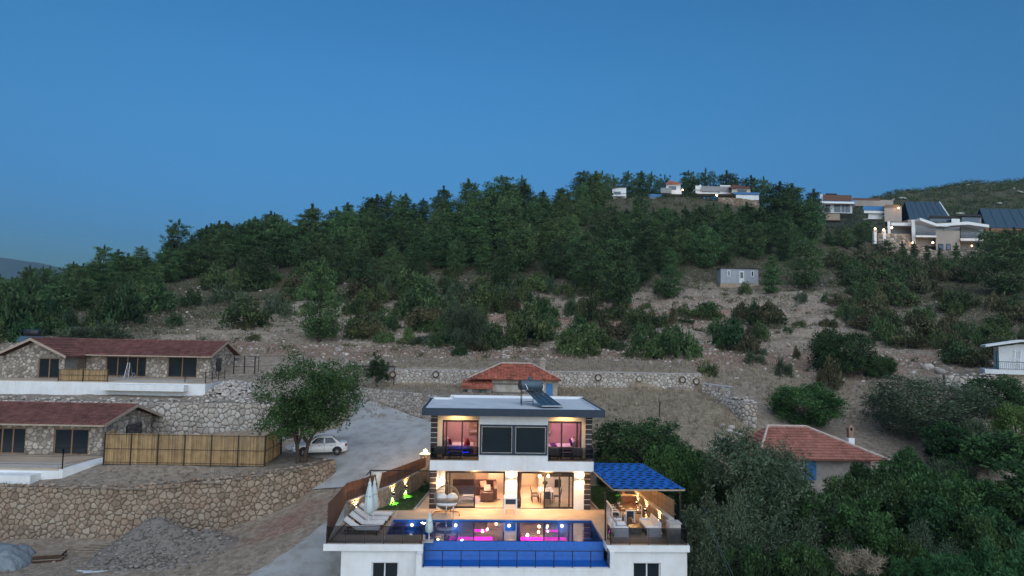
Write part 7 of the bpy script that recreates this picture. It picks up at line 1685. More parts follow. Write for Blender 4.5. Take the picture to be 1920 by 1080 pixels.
for i, (u, v, a, lab) in enumerate(((-8.55, -4.75, -2, 'white sun lounger nearest the glass railing'), (-8.45, -3.55, -3, 'white sun lounger second from the railing, with armrest tray'), (-8.35, -2.6, -4, 'white sun lounger third from the railing'), (-8.25, -1.5, -4, 'white sun lounger farthest from the railing, behind the closed parasol'))):
    o = l0 if i == 0 else copy_thing(l0); o.location = V(u, v); o.rotation_euler = (0, 0, YAW + math.radians(a)); o['label'] = lab
def parasol(lab, u, v, h, z=0.0, r=0.26, m='canvas'):
    t = vthing('closed_parasol', lab, 'parasol', u, v, z)
    part('pole', MB().tube((0, 0, 0), (0, 0, h + .12), .025), 'white_paint', t); part('base', MB().box(-.25, .25, -.25, .25, 0, .07), 'concrete_cap', t)
    part('canopy', MB().lathe([(.10, h * .30), (r, h * .36), (r * .95, h * .52), (r * .72, h * .72), (r * .45, h * .86), (r * .3, h * .9), (r * .36, h * .94), (.02, h)], n=24, fold=.16, folds=6), m, t, True)
    part('strap', MB().lathe([(r * .78, h * .66), (r * .78, h * .69)], n=12), 'cushion_grey', t)
parasol('tall pale blue closed parasol standing between the sun loungers', -8.35, -3.6, 2.75)
parasol('second closed parasol just behind the tall one', -8.2, -2.75, 2.65, 0, .22)
parasol('small closed turquoise parasol at the front corner of the pool', -4.62, -6.15, 1.55, 0, .2)
cb_ = vthing('curtain_frame', 'black metal frame reaching from the fence to the villa, holding a tied cream curtain', 'frame', -9.05, 1.0)
part('post', MB().box(-.04, .04, -.04, .04, 0, 2.5), 'dark_metal', cb_); part('post', MB().box(.0, .1, -1.6, -1.5, 0, 2.2), 'dark_metal', cb_); part('beam', MB().box(.04, 3.9, -.03, .03, 2.44, 2.5), 'dark_metal', cb_); part('beam', MB().box(-.03, .03, -1.5, -.04, 2.42, 2.48), 'dark_metal', cb_)
part('curtain', MB().lathe([(.27, .12), (.25, .5), (.2, .85), (.13, 1.25), (.2, 1.7), (.3, 2.38)], (.42, 0, 0), 24, .22, 7), 'curtain_cream', cb_, True)
# hanging egg chair
eg = vthing('egg_chair', 'double hanging egg chair of grey rattan with white cushions at the pool edge', 'egg chair', -3.95, -0.3)
for sdir in (1,):
    part('stand_base', MB().path([(-.85, -.5, .06), (-.8, .15, .1), (-.4, .42, .1), (.4, .42, .1), (.8, .15, .1), (.85, -.5, .06)], .035, 7), 'wood_frame', eg)
    part('stand_post', MB().path([(0, .42, .1), (0, .75, .9), (0, .7, 1.7), (0, .35, 2.1), (0, .05, 2.02)], .035, 7), 'dark_metal', eg)
def egg(t, y, k): a = 2 * PI * k; return None
W_, H_, D_ = .78, .78, .5; cz_ = 1.08
ribs = MB()
for k in range(22):                         # vertical canes of the shell back
    a = -PI * .98 + PI * .96 * k / 21 + PI
    for i in range(8):
        t0, t1 = -PI / 2 + PI * i / 8, -PI / 2 + PI * (i + 1) / 8
        f = lambda t: (math.cos(t) * math.cos(a) * W_, math.cos(t) * math.sin(a) * D_ * 1.1, cz_ + math.sin(t) * H_)
        if f((t0 + t1) / 2)[2] > 1.86: continue
        ribs.tube(f(t0), f(t1), .02, None, 3, False)
for i in range(1, 12):
    t = -PI / 2 + PI * i / 12
    for k in range(14):
        a0, a1 = PI * .02 + PI * .96 * k / 14, PI * .02 + PI * .96 * (k + 1) / 14
        ribs.tube((math.cos(t) * math.cos(a0) * W_, math.cos(t) * math.sin(a0) * D_ * 1.1, cz_ + math.sin(t) * H_), (math.cos(t) * math.cos(a1) * W_, math.cos(t) * math.sin(a1) * D_ * 1.1, cz_ + math.sin(t) * H_), .02, None, 3, False)
part('woven_shell', ribs, 'rattan', eg, kind='stuff')
part('rim', MB().path([(math.cos(a) * W_, -.0 - .08 * math.cos(a) ** 2 + (-.12 if math.sin(a) < -.3 else 0), cz_ + math.sin(a) * H_) for a in np.linspace(0, 2 * PI, 29)], .03, 6), 'rattan', eg)
_b = part('shell_bowl', MB().lathe([(.05, -.76), (.45, -.62), (.7, -.3), (.74, -.12)], (0, 0, 0), 18), 'rattan', eg); _b.scale = (1, .68, 1); _b.location = (0, .05, cz_)
_b = part('seat_cushion', MB().lathe([(.3, 0), (.62, .03), (.68, .12), (.6, .22), (.2, .25)], (0, 0, 0), 18), 'cushion_white', eg, True); _b.scale = (1, .66, 1); _b.location = (0, -.02, .56)
for s in (-.34, .34): c_ = part('back_cushion', MB().lathe([(.1, -.1), (.33, -.06), (.36, .05), (.2, .12)], (0, 0, 0), 14), 'cushion_white', eg, True); c_.rotation_euler = (PI * .42, 0, 0); c_.location = (s, .26, 1.0); c_.scale = (1, .8, 1)
# games table in front of the middle pier
gt = vthing('games_table', 'white legged games table with dark blue side, before the pier between the doors', 'games table', 0.15, 0.2)
part('box', MB().box(-.38, .38, -.25, .55, .62, .92), 'kitchen_dark', gt); part('side_panel', MB().box(-.37, .37, -.27, -.255, .60, .86), 'navy_cladding', gt); part('top_rim', MB().box(-.42, .42, -.3, .6, .92, 1.0), 'white_paint', gt)
for x in (-.38, .38):
    for y in (-.25, .55): part('leg', MB().box(x - .05, x + .05, y - .05, y + .05, 0, .92), 'white_paint', gt)
part('rod', MB().tube((-.75, .1, .8), (.6, .1, .8), .015), 'steel', gt); part('handle', MB().tube((-.85, .1, .8), (-.7, .1, .8), .03), 'black_plastic', gt)
# curtains of the sliding doors
for u in (0.78,): 
    t = vthing('door_curtain', 'dark red brown curtain tied at the left side of the right sliding door', 'curtain', u, 1.5); part('drape', MB().lathe([(.12, 0.05), (.13, .6), (.07, 1.05), (.13, 1.6), (.15, 2.4)], (0, 0, 0), 20, .25, 6), 'curtain_dark', t, True)
# ---- rooms
so = vthing('corner_sofa', 'dark brown leather corner sofa in the lit living room', 'sofa', -1.5, 4.0)
part('seat', MB().box(-2.3, .6, .9, 1.75, .12, .48), 'leather_brown', so); part('seat', MB().box(-.3, .6, -.9, .88, .12, .48), 'leather_brown', so); part('backrest', MB().box(-2.3, .85, 1.77, 2.0, .12, .95), 'leather_brown', so); part('backrest', MB().box(.62, .85, -.9, 1.75, .12, .9), 'leather_brown', so); part('armrest', MB().box(-.3, .6, -1.15, -.92, .12, .66), 'leather_brown', so); part('seat_cushion', MB().box(-.26, .56, -.85, 0, .485, .58).box(-2.2, -.4, .95, 1.7, .485, .58), 'leather_brown', so)
for (x, y, a, m, lab) in ((-.05, 1.0, .5, 'fabric_beige', 'beige cushion leaning in the corner of the leather sofa'), (.2, -.3, .2, 'fabric_white', 'pale patterned cushion lying on the leather sofa seat')):
    c = vthing('cushion', lab, 'cushion', -1.5 + x, 4.0 + y, .6, a); part('pad', MB().obox((0, .1, .2), (.44, .16, .42), 0, -.35), m, c)
ct = vthing('coffee_table', 'pale box shaped coffee table on the living room floor', 'coffee table', -2.6, 3.2); part('top', MB().box(-.4, .4, -.3, .3, .34, .42), 'kitchen_white', ct)
for x in (-.36, .36):
    for y in (-.26, .26): part('leg', MB().box(x - .02, x + .02, y - .02, y + .02, 0, .34), 'steel', ct)
ru = vthing('rug', 'blue grey rug in front of the corner sofa', 'rug', -2.6, 3.4); part('pile', MB().box(-1.0, 1.1, -.9, .9, .013, .03), 'cushion_grey', ru)
dt = vthing('dining_table', 'set dining table seen through the right sliding door', 'dining table', 2.7, 3.4); part('top', MB().box(-.45, .55, -.7, .9, .72, .77), 'kitchen_white', dt)
for x in (-.35, .45):
    for y in (-.6, .8): part('leg', MB().box(x - .03, x + .03, y - .03, y + .03, 0, .72), 'dark_metal', dt)
for i, (x, y) in enumerate(((-.2, -.4), (.3, -.4), (-.2, .2), (.3, .2))):
    p_ = vthing('place_setting', 'white plates on the lit dining table', 'plates', 2.7 + x, 3.4 + y, .772, 0, 'plates on the dining table'); part('plate', MB().lathe([(.08, 0), (.14, .02)], n=12), 'fabric_white', p_); part('bowl', MB().lathe([(.05, .022), (.09, .07)], n=12), 'fabric_white', p_)
vs_ = vthing('flower_vase', 'dark bouquet standing on the dining table', 'vase', 2.75, 4.0, .772); part('pot', MB().lathe([(.06, 0), (.08, .2)], n=10), 'kitchen_dark', vs_); part('bouquet', MB().lathe([(.05, .2), (.2, .32), (.17, .45), (.03, .5)], n=9), 'vine_leaves', vs_)
def dchair(lab, u, v, a, m='rattan_dark', h=.95, leg='dark_metal', name='dining_chair', g='dining chairs of the lit room'):
    t = vthing(name, lab, 'chair', u, v, 0, a, g); part('seat', MB().box(-.23, .23, -.23, .23, .43, .49), m, t); part('backrest', MB().add([(-.22, .2, .5), (.22, .2, .5), (.2, .3, h), (-.2, .3, h), (-.22, .25, .5), (.22, .25, .5), (.2, .34, h), (-.2, .34, h)], [(0, 1, 2, 3), (7, 6, 5, 4), (0, 4, 5, 1), (2, 6, 7, 3), (0, 3, 7, 4), (1, 5, 6, 2)]), m, t)
    for x in (-.2, .2):
        for y in (-.2, .2): part('leg', MB().tube((x, y, .43), (x * 1.15, y * 1.15, 0), .018, None, 5), leg, t)
    return t
for lab, u, v, a in (('dark dining chair left of the dining table, nearer the door', 2.0, 3.0, PI / 2), ('dark dining chair left of the dining table, farther back', 2.0, 3.8, PI / 2), ('dining chair behind the closed pane, right of the table', 3.5, 3.0, -PI / 2), ('dining chair at the near end of the dining table', 2.75, 2.4, PI)): dchair(lab, u, v, a)
kb = vthing('kitchen_unit', 'dark and white kitchen cabinets behind the right glass pane', 'kitchen', 4.2, 7.4); part('base_cabinet', MB().box(-1.6, .95, 0, .9, 0.013, .9), 'kitchen_white', kb); part('worktop', MB().box(-1.62, .95, -.03, .9, .905, .95), 'kitchen_dark', kb); part('wall_cabinet', MB().box(-1.6, -.5, .4, .9, 1.4, 2.3), 'kitchen_dark', kb); part('wall_cabinet', MB().box(.1, .95, .4, .9, 1.4, 2.3), 'kitchen_white', kb); part('oven', MB().box(-.4, .1, -.02, -.002, .1, .7), 'kitchen_dark', kb)
for i, (u, v, z) in enumerate(((-1.25, 4.6, 2.12), (-.6, 5.4, 1.95), (-.6, 5.9, 1.7), (2.3, 3.6, 2.0), (2.35, 3.7, 1.66), (2.95, 3.6, 1.95), (2.95, 3.8, 1.65))):
    p_ = vthing('pendant_lamp', ('glass globe pendant lamp over the leather sofa' if i < 3 else 'glass globe pendant lamp over the dining table'), 'pendant lamp', u, v, z, 0, 'pendants over the sofa' if i < 3 else 'pendants over the dining table'); part('globe', MB().lathe([(.02, -.11), (.09, -.05), (.1, .02), (.05, .1)], n=10), 'lamp_warm', p_, True); part('cord', MB().tube((0, 0, .1), (0, 0, 2.6 - z), .008, None, 4), 'dark_metal', p_)
# ---- bedrooms
def bed(lab, u, v, a, acc, g):
    t = vthing('bed', lab, 'bed', u, v, 3.345, a); part('base', MB().box(-1.0, 1.0, -.8, .8, .12, .34), 'wood_dark', t); part('mattress', MB().box(-.98, 1.0, -.78, .78, .345, .58), 'fabric_white', t); part('headboard', MB().box(-1.08, -1.01, -.85, .85, .12, 1.05), 'wood_frame', t); part('throw', MB().box(.35, .75, -.8, .8, .585, .6), acc, t)
    part('led_strip_glow', MB().box(-.7, .7, -.86, -.84, .13, .17), 'led_blue' if acc == 'fabric_red' else 'lamp_soft', t); 
    for y in (-.4, .4):
        p_ = obj('pillow', MB().obox((0, 0, 0), (.18, .55, .4), 0, 0, -.5).mesh('pillow', 'fabric_white'), t); p_.location = (-.82, y, .78)
    return t
bed('white bed with red cushions in the left pink bedroom', -3.35, 3.1, 0, 'fabric_red', 0); bed('white bed with purple cushions in the right pink bedroom', 3.75, 3.1, PI, 'fabric_purple', 0)
for lab, u, v, a, m in (('red cushion against the pillows of the left bed', -3.95, 2.75, 0, 'fabric_red'), ('red cushion at the foot of the left bed', -2.75, 2.7, 0.4, 'fabric_red'), ('dark purple cushion standing on the right bed', 4.4, 2.75, 0, 'fabric_purple')):
    c = vthing('cushion', lab, 'cushion', u, v, 3.345 + .6, a); part('pad', MB().obox((0, 0, .19), (.16, .4, .38), 0, .78 if 'purple' in lab else 0, -.35), m, c)
for lab, u in (('framed picture on the wall of the left bedroom', -2.35), ('framed picture on the wall of the right bedroom', 2.95)):
    t = vthing('picture', lab, 'picture', u, 5.56, 4.75); part('frame', MB().box(-.4, .4, -.03, .0, 0, 1.05), 'frame_gold', t); part('print', MB().box(-.28, .28, -.04, -.031, .14, .92), 'picture_print', t)
    s_ = vthing('wall_shelf', 'small pale ledge under the framed picture, ' + ('left' if u < 0 else 'right') + ' bedroom', 'shelf', u, 5.5, 4.4); part('board', MB().box(-.4, .4, -.2, .06, 0, .22), 'frame_gold', s_); part('niche', MB().box(-.33, .33, -.21, -.201, .05, .17), 'fabric_white', s_)
for lab, u in (('grey rattan chair on the left upper balcony', -4.55), ('grey rattan chair left on the right upper balcony', 3.0), ('grey rattan chair right on the right upper balcony', 4.55)):
    t = vthing('balcony_chair', lab, 'chair', u, .75, 3.346, PI * (1 if u < 0 else 1)); part('seat', MB().box(-.3, .3, -.28, .28, .3, .42), 'rattan', t); part('backrest', MB().box(-.3, .3, .24, .32, .3, .82), 'rattan', t); part('arm', MB().box(-.33, -.28, -.25, .25, .28, .62), 'rattan', t); part('arm', MB().box(.28, .33, -.25, .25, .28, .62), 'rattan', t)
    for x in (-.27, .27):
        for y in (-.24, .24): part('leg', MB().box(x - .02, x + .02, y - .02, y + .02, 0, .3), 'dark_metal', t)
for lab, u in (('low table on the left upper balcony', -3.5), ('dark low table between the chairs of the right upper balcony', 3.8)):
    t = vthing('balcony_table', lab, 'table', u, .7, 3.346); part('top', MB().box(-.4, .4, -.28, .28, .42, .47), 'kitchen_dark', t)
    for x in (-.35, .35):
        for y in (-.23, .23): part('leg', MB().box(x - .02, x + .02, y - .02, y + .02, 0, .42), 'dark_metal', t)
lamp('led_light', V(-3.3, 1.9, 3.5), 9, (.05, .05, 1), .1)
# ---- pergola with blue shingles
pg = vthing('pergola', 'pergola with blue shingle roof over the outdoor seating', 'pergola', 0, 0)
A, B, Cc, Dd = Vector((5.15, 1.2, 2.78)), Vector((9.35, 2.6, 2.78)), Vector((10.05, -4.9, 2.68)), Vector((5.85, -5.0, 2.68))
A = Vector((5.35, 2.6, 2.8))
part('post', MB().box(5.22, 5.3, -5.84, -5.76, 0, 2.75), 'dark_metal', pg); part('post', MB().box(9.75, 9.85, -4.95, -4.85, 0, 2.6), 'dark_metal', pg); part('post', MB().box(9.1, 9.2, 2.3, 2.4, 0, 2.7), 'dark_metal', pg)
deck = MB().add([A, B, Cc, Dd, A - Vector((0, 0, .1)), B - Vector((0, 0, .1)), Cc - Vector((0, 0, .1)), Dd - Vector((0, 0, .1))], [(0, 3, 2, 1), (4, 5, 6, 7), (0, 1, 5, 4), (1, 2, 6, 5), (2, 3, 7, 6), (3, 0, 4, 7)])
rfp = part('roof', deck, 'shingle_shade', pg)
part('edge_beam', MB().tube(A - Vector((0, 0, .05)), Dd - Vector((0, 0, .05)), .06, None, 4).tube(B - Vector((0, 0, .05)), Cc - Vector((0, 0, .05)), .06, None, 4).tube(Dd - Vector((0, 0, .06)), Cc - Vector((0, 0, .06)), .06, None, 4), 'timber_trim', pg)
part('support_beam', MB().tube((5.26, -5.8, 2.72), (5.86, -5.0, 2.6), .04, None, 4), 'dark_metal', pg)
rows, cols = 13, 7
def PG(s, t): return A.lerp(B, s).lerp(Dd.lerp(Cc, s), t)
for j in range(rows):
    off = [0, .5, .25, .75][j % 4]
    for i in range(-1, cols):
        for half in (0, 1):
            s0, s1 = (i + off + half * .5) / cols, (i + off + half * .5 + .5) / cols; s0, s1 = max(0, s0), min(1, s1)
            if s1 - s0 < .02: continue
            t0, t1 = j / rows, (j + (1.0 if half else .5)) / rows  # short tabs bare the dark deck as painted tab shadows
            h0, h1 = Vector((0, 0, .012)), Vector((0, 0, .04 if half else .03))
            p = [PG(s0, t0) + h0, PG(s1, t0) + h0, PG(s1, t1) + h1, PG(s0, t1) + h1]
            part('shingle', MB().add(p + [p[3] - Vector((0, 0, .025)), p[2] - Vector((0, 0, .025))], [(0, 3, 2, 1), (3, 4, 5, 2)]), 'shingle_blue', pg)
# ---- outdoor dining
ot = vthing('outdoor_table', 'dark wooden outdoor dining table under the pergola', 'table', 7.35, -1.2, 0, .0); part('top', MB().box(-.5, .5, -.95, .95, .7, .76), 'wood_dark', ot)
for x in (-.42, .42):
    for y in (-.85, .85): part('leg', MB().box(x - .04, x + .04, y - .04, y + .04, 0, .7), 'white_paint', ot)
def wchair(lab, u, v, a):
    t = vthing('white_chair', lab, 'chair', u, v, 0, a, 'white chairs round the outdoor table'); part('seat', MB().box(-.24, .24, -.24, .24, .42, .47), 'navy_cladding', t); part('back_pad', MB().box(-.2, .2, .22, .25, .55, .85), 'navy_cladding', t)
    for x in (-.25, .25):
        part('leg', MB().box(x - .025, x + .025, -.25, -.2, 0, .65), 'white_paint', t); part('leg', MB().box(x - .025, x + .025, .2, .26, 0, .92), 'white_paint', t); part('armrest', MB().box(x - .03, x + .03, -.25, .2, .62, .66), 'white_paint', t)
    part('top_rail', MB().box(-.225, .225, .2, .26, .86, .92), 'white_paint', t); part('seat_rail', MB().box(-.225, .225, -.25, -.245, .36, .42), 'white_paint', t)
for lab, u, v, a in (('white framed chair at the near end of the outdoor table', 7.35, -2.45, PI), ('white framed chair on the pool side of the outdoor table, nearest', 6.6, -1.75, PI / 2), ('white framed chair on the pool side of the outdoor table, middle', 6.6, -1.1, PI / 2), ('white framed chair on the pool side of the outdoor table, farthest', 6.6, -.45, PI / 2), ('white framed chair on the wall side of the outdoor table', 8.1, -1.3, -PI / 2)): wchair(lab, u, v, a)
def place(name, lab, cat, u, v, z, prof, m, g=None):
    t = vthing(name, lab, cat, u, v, z, 0, g); part('body', MB().lathe(prof, n=10), m, t); return t
place('plant_pot', 'potted plant on the far end of the outdoor table', 'plant pot', 7.1, -.5, .762, [(.08, 0), (.1, .15)], 'cushion_white'); plant('table_plant', 'small green plant in the pot on the outdoor table', 'plant', V(7.1, -.5, .9), (None, SHRUBS[9]), 0, (.18, .18, .25))
for i, (x, y) in enumerate(((-.25, -.5), (.25, -.5), (-.25, .1))): place('plate', 'pale plate on the dark outdoor table', 'plate', 7.35 + x, -1.2 + y, .762, [(.08, 0), (.13, .02)], 'fabric_white', 'plates on the outdoor table')
def cushion_seat(lab, u, v, a, w, name='outdoor_sofa', cat='sofa'):
    t = vthing(name, lab, cat, u, v, 0, a); part('frame', MB().box(-w / 2, w / 2, -.38, .38, .08, .32), 'rattan', t); part('back_frame', MB().box(-w / 2, w / 2, .38, .46, .08, .78), 'white_paint', t); part('armrest', MB().box(-w / 2 - .07, -w / 2 - .003, -.38, .44, 0, .58), 'white_paint', t); part('armrest', MB().box(w / 2 + .003, w / 2 + .07, -.38, .44, 0, .58), 'white_paint', t)
    n = max(1, int(round(w / .7)))
    for k in range(n):
        x0, x1 = -w / 2 + w * k / n + .01, -w / 2 + w * (k + 1) / n - .01
        part('seat_cushion', MB().box(x0, x1, -.37, .22, .325, .45), 'cushion_grey' if name == 'outdoor_armchair' else 'cushion_white', t); part('back_cushion', MB().add([(x0, .2, .45), (x1, .2, .45), (x1, .30, .85), (x0, .30, .85), (x0, .35, .45), (x1, .35, .45), (x1, .37, .85), (x0, .37, .85)], [(0, 1, 2, 3), (7, 6, 5, 4), (0, 4, 5, 1), (2, 6, 7, 3), (0, 3, 7, 4), (1, 5, 6, 2)]), 'cushion_grey' if name == 'outdoor_armchair' else 'cushion_white', t)
    return t
cushion_seat('white outdoor sofa along the lamp lit wall under the pergola', 8.2, -4.1, -PI / 2, 1.9); cushion_seat('grey cushioned outdoor armchair nearest the railing post', 6.35, -4.7, PI / 2, .75, 'outdoor_armchair', 'armchair'); cushion_seat('grey cushioned outdoor armchair nearer the dining table', 6.35, -3.6, PI / 2, .75, 'outdoor_armchair', 'armchair')
t = vthing('outdoor_coffee_table', 'low glass topped rattan table between sofa and armchairs', 'coffee table', 7.3, -4.1); part('base', MB().box(-.32, .32, -.5, .5, .05, .36), 'rattan', t); part('top', MB().box(-.38, .38, -.56, .56, .365, .40), 'wood_dark', t)
t = vthing('planter', 'pale square planter block at the front corner of the seating terrace', 'planter', 9.1, -6.0); part('box', MB().box(-.32, .32, -.32, .32, 0, 1.05), 'stone_grey', t); part('cap', MB().box(-.36, .36, -.36, .36, 1.05, 1.12), 'concrete_cap', t)
# brick barbecue
bb = vthing('barbecue', 'brick barbecue with chimney at the far end of the pergola', 'barbecue', 8.15, 1.2, 0, 0)
part('core', MB().box(-.5, .5, .02, .6, 0, 2.3), 'mortar', bb); part('counter', MB().box(-.6, .6, -.2, .02, .92, 1.0), 'fabric_beige', bb); part('hearth', MB().box(-.35, .35, -.005, .02, 1.05, 1.5), 'kitchen_dark', bb)
bk = MB().box(0, .22, 0, .03, 0, .065).mesh('brick', 'brick_red')
for r_i in range(27):
    z = .02 + r_i * .083
    for k in range(5):
        x = -.5 + k * .235 - (.115 if r_i % 2 else 0)
        if x < -.52 or x > .3: continue
        if 1.0 < z < 1.5 and -.4 < x < .3 or .9 < z < 1.0: continue
        o = obj('brick', bk, bb); o.location = (x, -.012, z)
lamp('barbecue_light', V(8.1, .5, 2.3), 60, WARM, .05); lamp('pergola_light', V(7.4, -2.4, 2.55), 70, WARM, .15)
# ---- solar water heater on the roof
sh = vthing('solar_heater', 'solar water heater with dark tank and slanted collector on the villa roof', 'solar heater', 1.3, 3.6, 6.6)
cp = [(-.05, .6, 1.0), (1.05, .75, 1.0), (2.3, -2.15, .14), (.9, -2.35, .14)]
th_ = Vector((.12, .1, -.12))
part('collector', MB().add([Vector(p) for p in cp] + [Vector(p) + th_ * .6 for p in cp], [(3, 2, 1, 0), (4, 5, 6, 7), (0, 1, 5, 4), (1, 2, 6, 5), (2, 3, 7, 6), (3, 0, 4, 7)]), 'solar_glass', sh)
for f in (0, .33, .66, 1): a, b_ = Vector(cp[0]).lerp(Vector(cp[1]), f), Vector(cp[3]).lerp(Vector(cp[2]), f); part('collector_rail', MB().tube(a + Vector((0, 0, .02)), b_ + Vector((0, 0, .02)), .03 if f in (0, 1) else .018, None, 5), 'steel', sh)
part('collector_rail', MB().tube(Vector(cp[3]) + Vector((0, 0, .02)), Vector(cp[2]) + Vector((0, 0, .02)), .03, None, 5), 'steel', sh)
tk = part('tank', MB().lathe([(.12, -.85), (.32, -.8), (.34, -.7), (.34, .7), (.32, .8), (.12, .85)], n=18), 'tank_blue', sh, True); tk.rotation_euler = (0, PI / 2, math.radians(12)); tk.location = (.35, .75, 1.35)
cpk = part('tank_cap', MB().lathe([(.1, 0), (.3, .02), (.35, .1), (.35, .16)], n=18), 'kitchen_dark', sh); cpk.rotation_euler = (0, PI / 2, math.radians(12)); cpk.location = (.35 - .87, .75 - .19, 1.35)
for x, y in ((-.35, .5), (-.35, -.6), (.5, .2), (.9, .95)): part('leg', MB().tube((x, y, 0), (x, y, 1.1), .025, None, 5), 'dark_metal', sh)
for z in (.25, .95): part('brace', MB().tube((-.35, .5, z), (-.35, -.6, z), .022, None, 5).tube((-.35, -.6, z), (.5, .2, z), .022, None, 5), 'dark_metal', sh)
part('pipe', MB().path([(-.1, .5, 1.5), (.0, .1, 1.35), (.1, -.1, 1.1)], .025, 5).path([(1.1, .9, 1.5), (1.3, .6, 1.3), (1.2, .4, 1.0)], .025, 5), 'white_paint', sh)
part('expansion_tank', MB().lathe([(.1, 1.68), (.14, 1.72), (.14, 1.92), (.05, 1.97)], (.3, .75, 0), 10), 'tank_blue', sh)
t = thing('solar_heater', 'solar water heater behind the ridge of the upper bungalow', 'solar heater', (-57, 82, 8.6)); tk = part('tank', MB().lathe([(.3, -.9), (.42, -.8), (.42, .8), (.3, .9)], n=14), 'kitchen_dark', t, True); tk.rotation_euler = (0, PI / 2, 0); tk.location = (-.3, 0, 2.35); part('collector', MB().add([(-1.6, -.2, 1.95), (1.2, -.2, 1.95), (1.9, -1.6, 1.3), (-1.1, -1.6, 1.3)], [(3, 2, 1, 0)]), 'tank_blue', t)
for x in (-1, 0.9): part('leg', MB().tube((x, 0, 0), (x, 0, 2.2), .04), 'dark_metal', t)

# ------------------------------------------------------------------ building yard and small things
def zg(x, y): return float(ground(x, y))
gm = wroot('gravel_heap', 'grey heap of gravel and broken stone in the building yard', 'gravel heap', (-22.5, 46.3, -3.4))
n = 44; gx = np.linspace(-29, -16.5, n); gy = np.linspace(42.6, 49.4, 30); X, Y = np.meshgrid(gx, gy)
def heap(x, y): 
    d = np.hypot((x + 23.3) / 4.1, (y - 46.4) / 2.8); d2 = np.hypot((x + 20.2) / 2.2, (y - 47.2) / 1.8)
    return np.maximum(np.clip(1 - d, 0, 1) ** 0.95 * 2.55, np.clip(1 - d2, 0, 1) * 1.1) + fbm(x / 1.1, y / 1.1, 61, 4) * .3 * (d < 1.1)
Z = zhill(X, Y) - .08 + heap(X, Y); v = np.stack([X, Y, Z], -1).reshape(-1, 3); i = np.arange(29)[:, None] * n + np.arange(n - 1)[None]
fq = np.stack([i, i + 1, i + n + 1, i + n], -1).reshape(-1, 4); hv = heap(X, Y).ravel(); fq = fq[(hv[fq] > .03).any(1)]; me = idx_mesh('mound', v - np.array(tuple(gm.location)), fq, 'gravel', True); obj('mound', me, gm)
r_ = np.random.default_rng(6); X, Y = r_.uniform(-28.5, -16.8, 3400), r_.uniform(42.4, 49, 3400); d = np.hypot((X + 23.2) / 4.4, (Y - 46.2) / 3.1); k = (d < 1.1) & (r_.random(3400) < np.where(Y < 45.6, .9, .45) * np.clip(1.25 - np.abs((X + 22.3) / 6.4), .2, 1)); X, Y = X[k], Y[k]
S_ = (.03 + .13 * r_.random(len(X)) ** 2.6) + .12 * (Y < 44.4) * r_.random(len(X)); v, f = rocks_np(np.stack([X, Y, zhill(X, Y) - .05 + heap(X, Y)], -1) - np.array(tuple(gm.location)), S_, 8)
obj('loose_stone', idx_mesh('loose_stone', v, f, 'gravel'), gm, kind='stuff')
# boulders one can point at
rr = random.Random(3)
for (px, py, D, s, lab) in ((1355, 792, 64, .33, 'round pale boulder at the foot of the ragged wall, left of the pair'), (1371, 789, 64, .36, 'round pale boulder at the foot of the ragged wall, top of the group'), (1384, 797, 63, .4, 'largest tan boulder at the foot of the ragged wall'), (1368, 800, 63, .34, 'flat tan boulder in front of the ragged wall'), (1346, 806, 62, .16, 'small white stone on the red earth by the boulders'), (375, 541, 146, .7, 'pale marker stone among shrubs high on the left slope'), (1740, 692, 84, .9, 'big pale rock left of the rough terrace wall'), (1765, 700, 82, .8, 'second pale rock beside the rough terrace wall'), (1800, 735, 74, 1.3, 'smooth tan rock face below the rough terrace wall'), (665, 690, 76, .7, 'pale rubble block by the vine pergola'), (650, 696, 76, .6, 'smaller rubble block by the vine pergola'), (880, 672, 90, .35, 'single white stone on the red bank')):
    q = hit(px, py) if D > 70 else None
    if q is None: q = at(px, py, D); q = (q[0], q[1], zg(q[0], q[1]))
    o = obj('boulder', (lambda m: (add_rock(m, (0, 0, 0), 1, rr), m)[1])(MB()).mesh('boulder', 'rock', True)); o.location = (q[0], q[1], q[2] + s * .25); o.scale = (s, s, s); tag(o, lab, 'boulder')
tp = thing('tarp_pile', 'building material pile wrapped in blue grey tarpaulin', 'tarp', (-32.6, 44.6, -3.6))
n = 22; uu, vv = np.meshgrid(np.linspace(-1, 1, n), np.linspace(-1, 1, n)); zz = 1.25 * np.clip(1 - np.maximum(np.abs(uu), np.abs(vv)) ** 4, 0, 1) * (0.8 + .25 * fbm(uu * 2.2, vv * 2.2, 71, 4)) + fbm(uu * 5, vv * 5, 72, 3) * .2
i = np.arange(n - 1)[:, None] * n + np.arange(n - 1)[None]; obj('sheet', idx_mesh('sheet', np.stack([uu * 2.3 + fbm(uu * 2, vv * 2, 73) * .3, vv * 1.4, zz], -1).reshape(-1, 3), np.stack([i, i + 1, i + n + 1, i + n], -1).reshape(-1, 4), 'tarp', True), tp)
pb = thing('pallet_stack', 'dark wooden pallets stacked beside the tarpaulin', 'pallet', (-29.6, 45.4, -3.6), .3)
for z in (0, .3):
    for k in range(5): part('board', MB().box(-.8, .8, -.55 + k * .24, -.38 + k * .24, z + .2, z + .24), 'plank_wood', pb)
    for y in (-.5, 0, .5): part('bearer', MB().box(-.8, .8, y - .05, y + .05, z + .0, z + .195), 'wood_dark', pb)
wp_ = thing('plank_pile', 'weathered planks lying at the foot of the boulder wall', 'planks', (-27.2, 47.4, -3.5), -.02)
for k in range(6): part('plank', MB().obox((rr.uniform(-.3, .3), k * .22 - .5, .06 + .07 * (k % 2)), (2.8 + rr.random(), .18, .05), rr.uniform(-.12, .12)), 'plank_wood', wp_)
ws = thing('board_scraps', 'scraps of white board lying in front of the gravel heap', 'boards', (-25.2, 42.9, -3.55), .1)
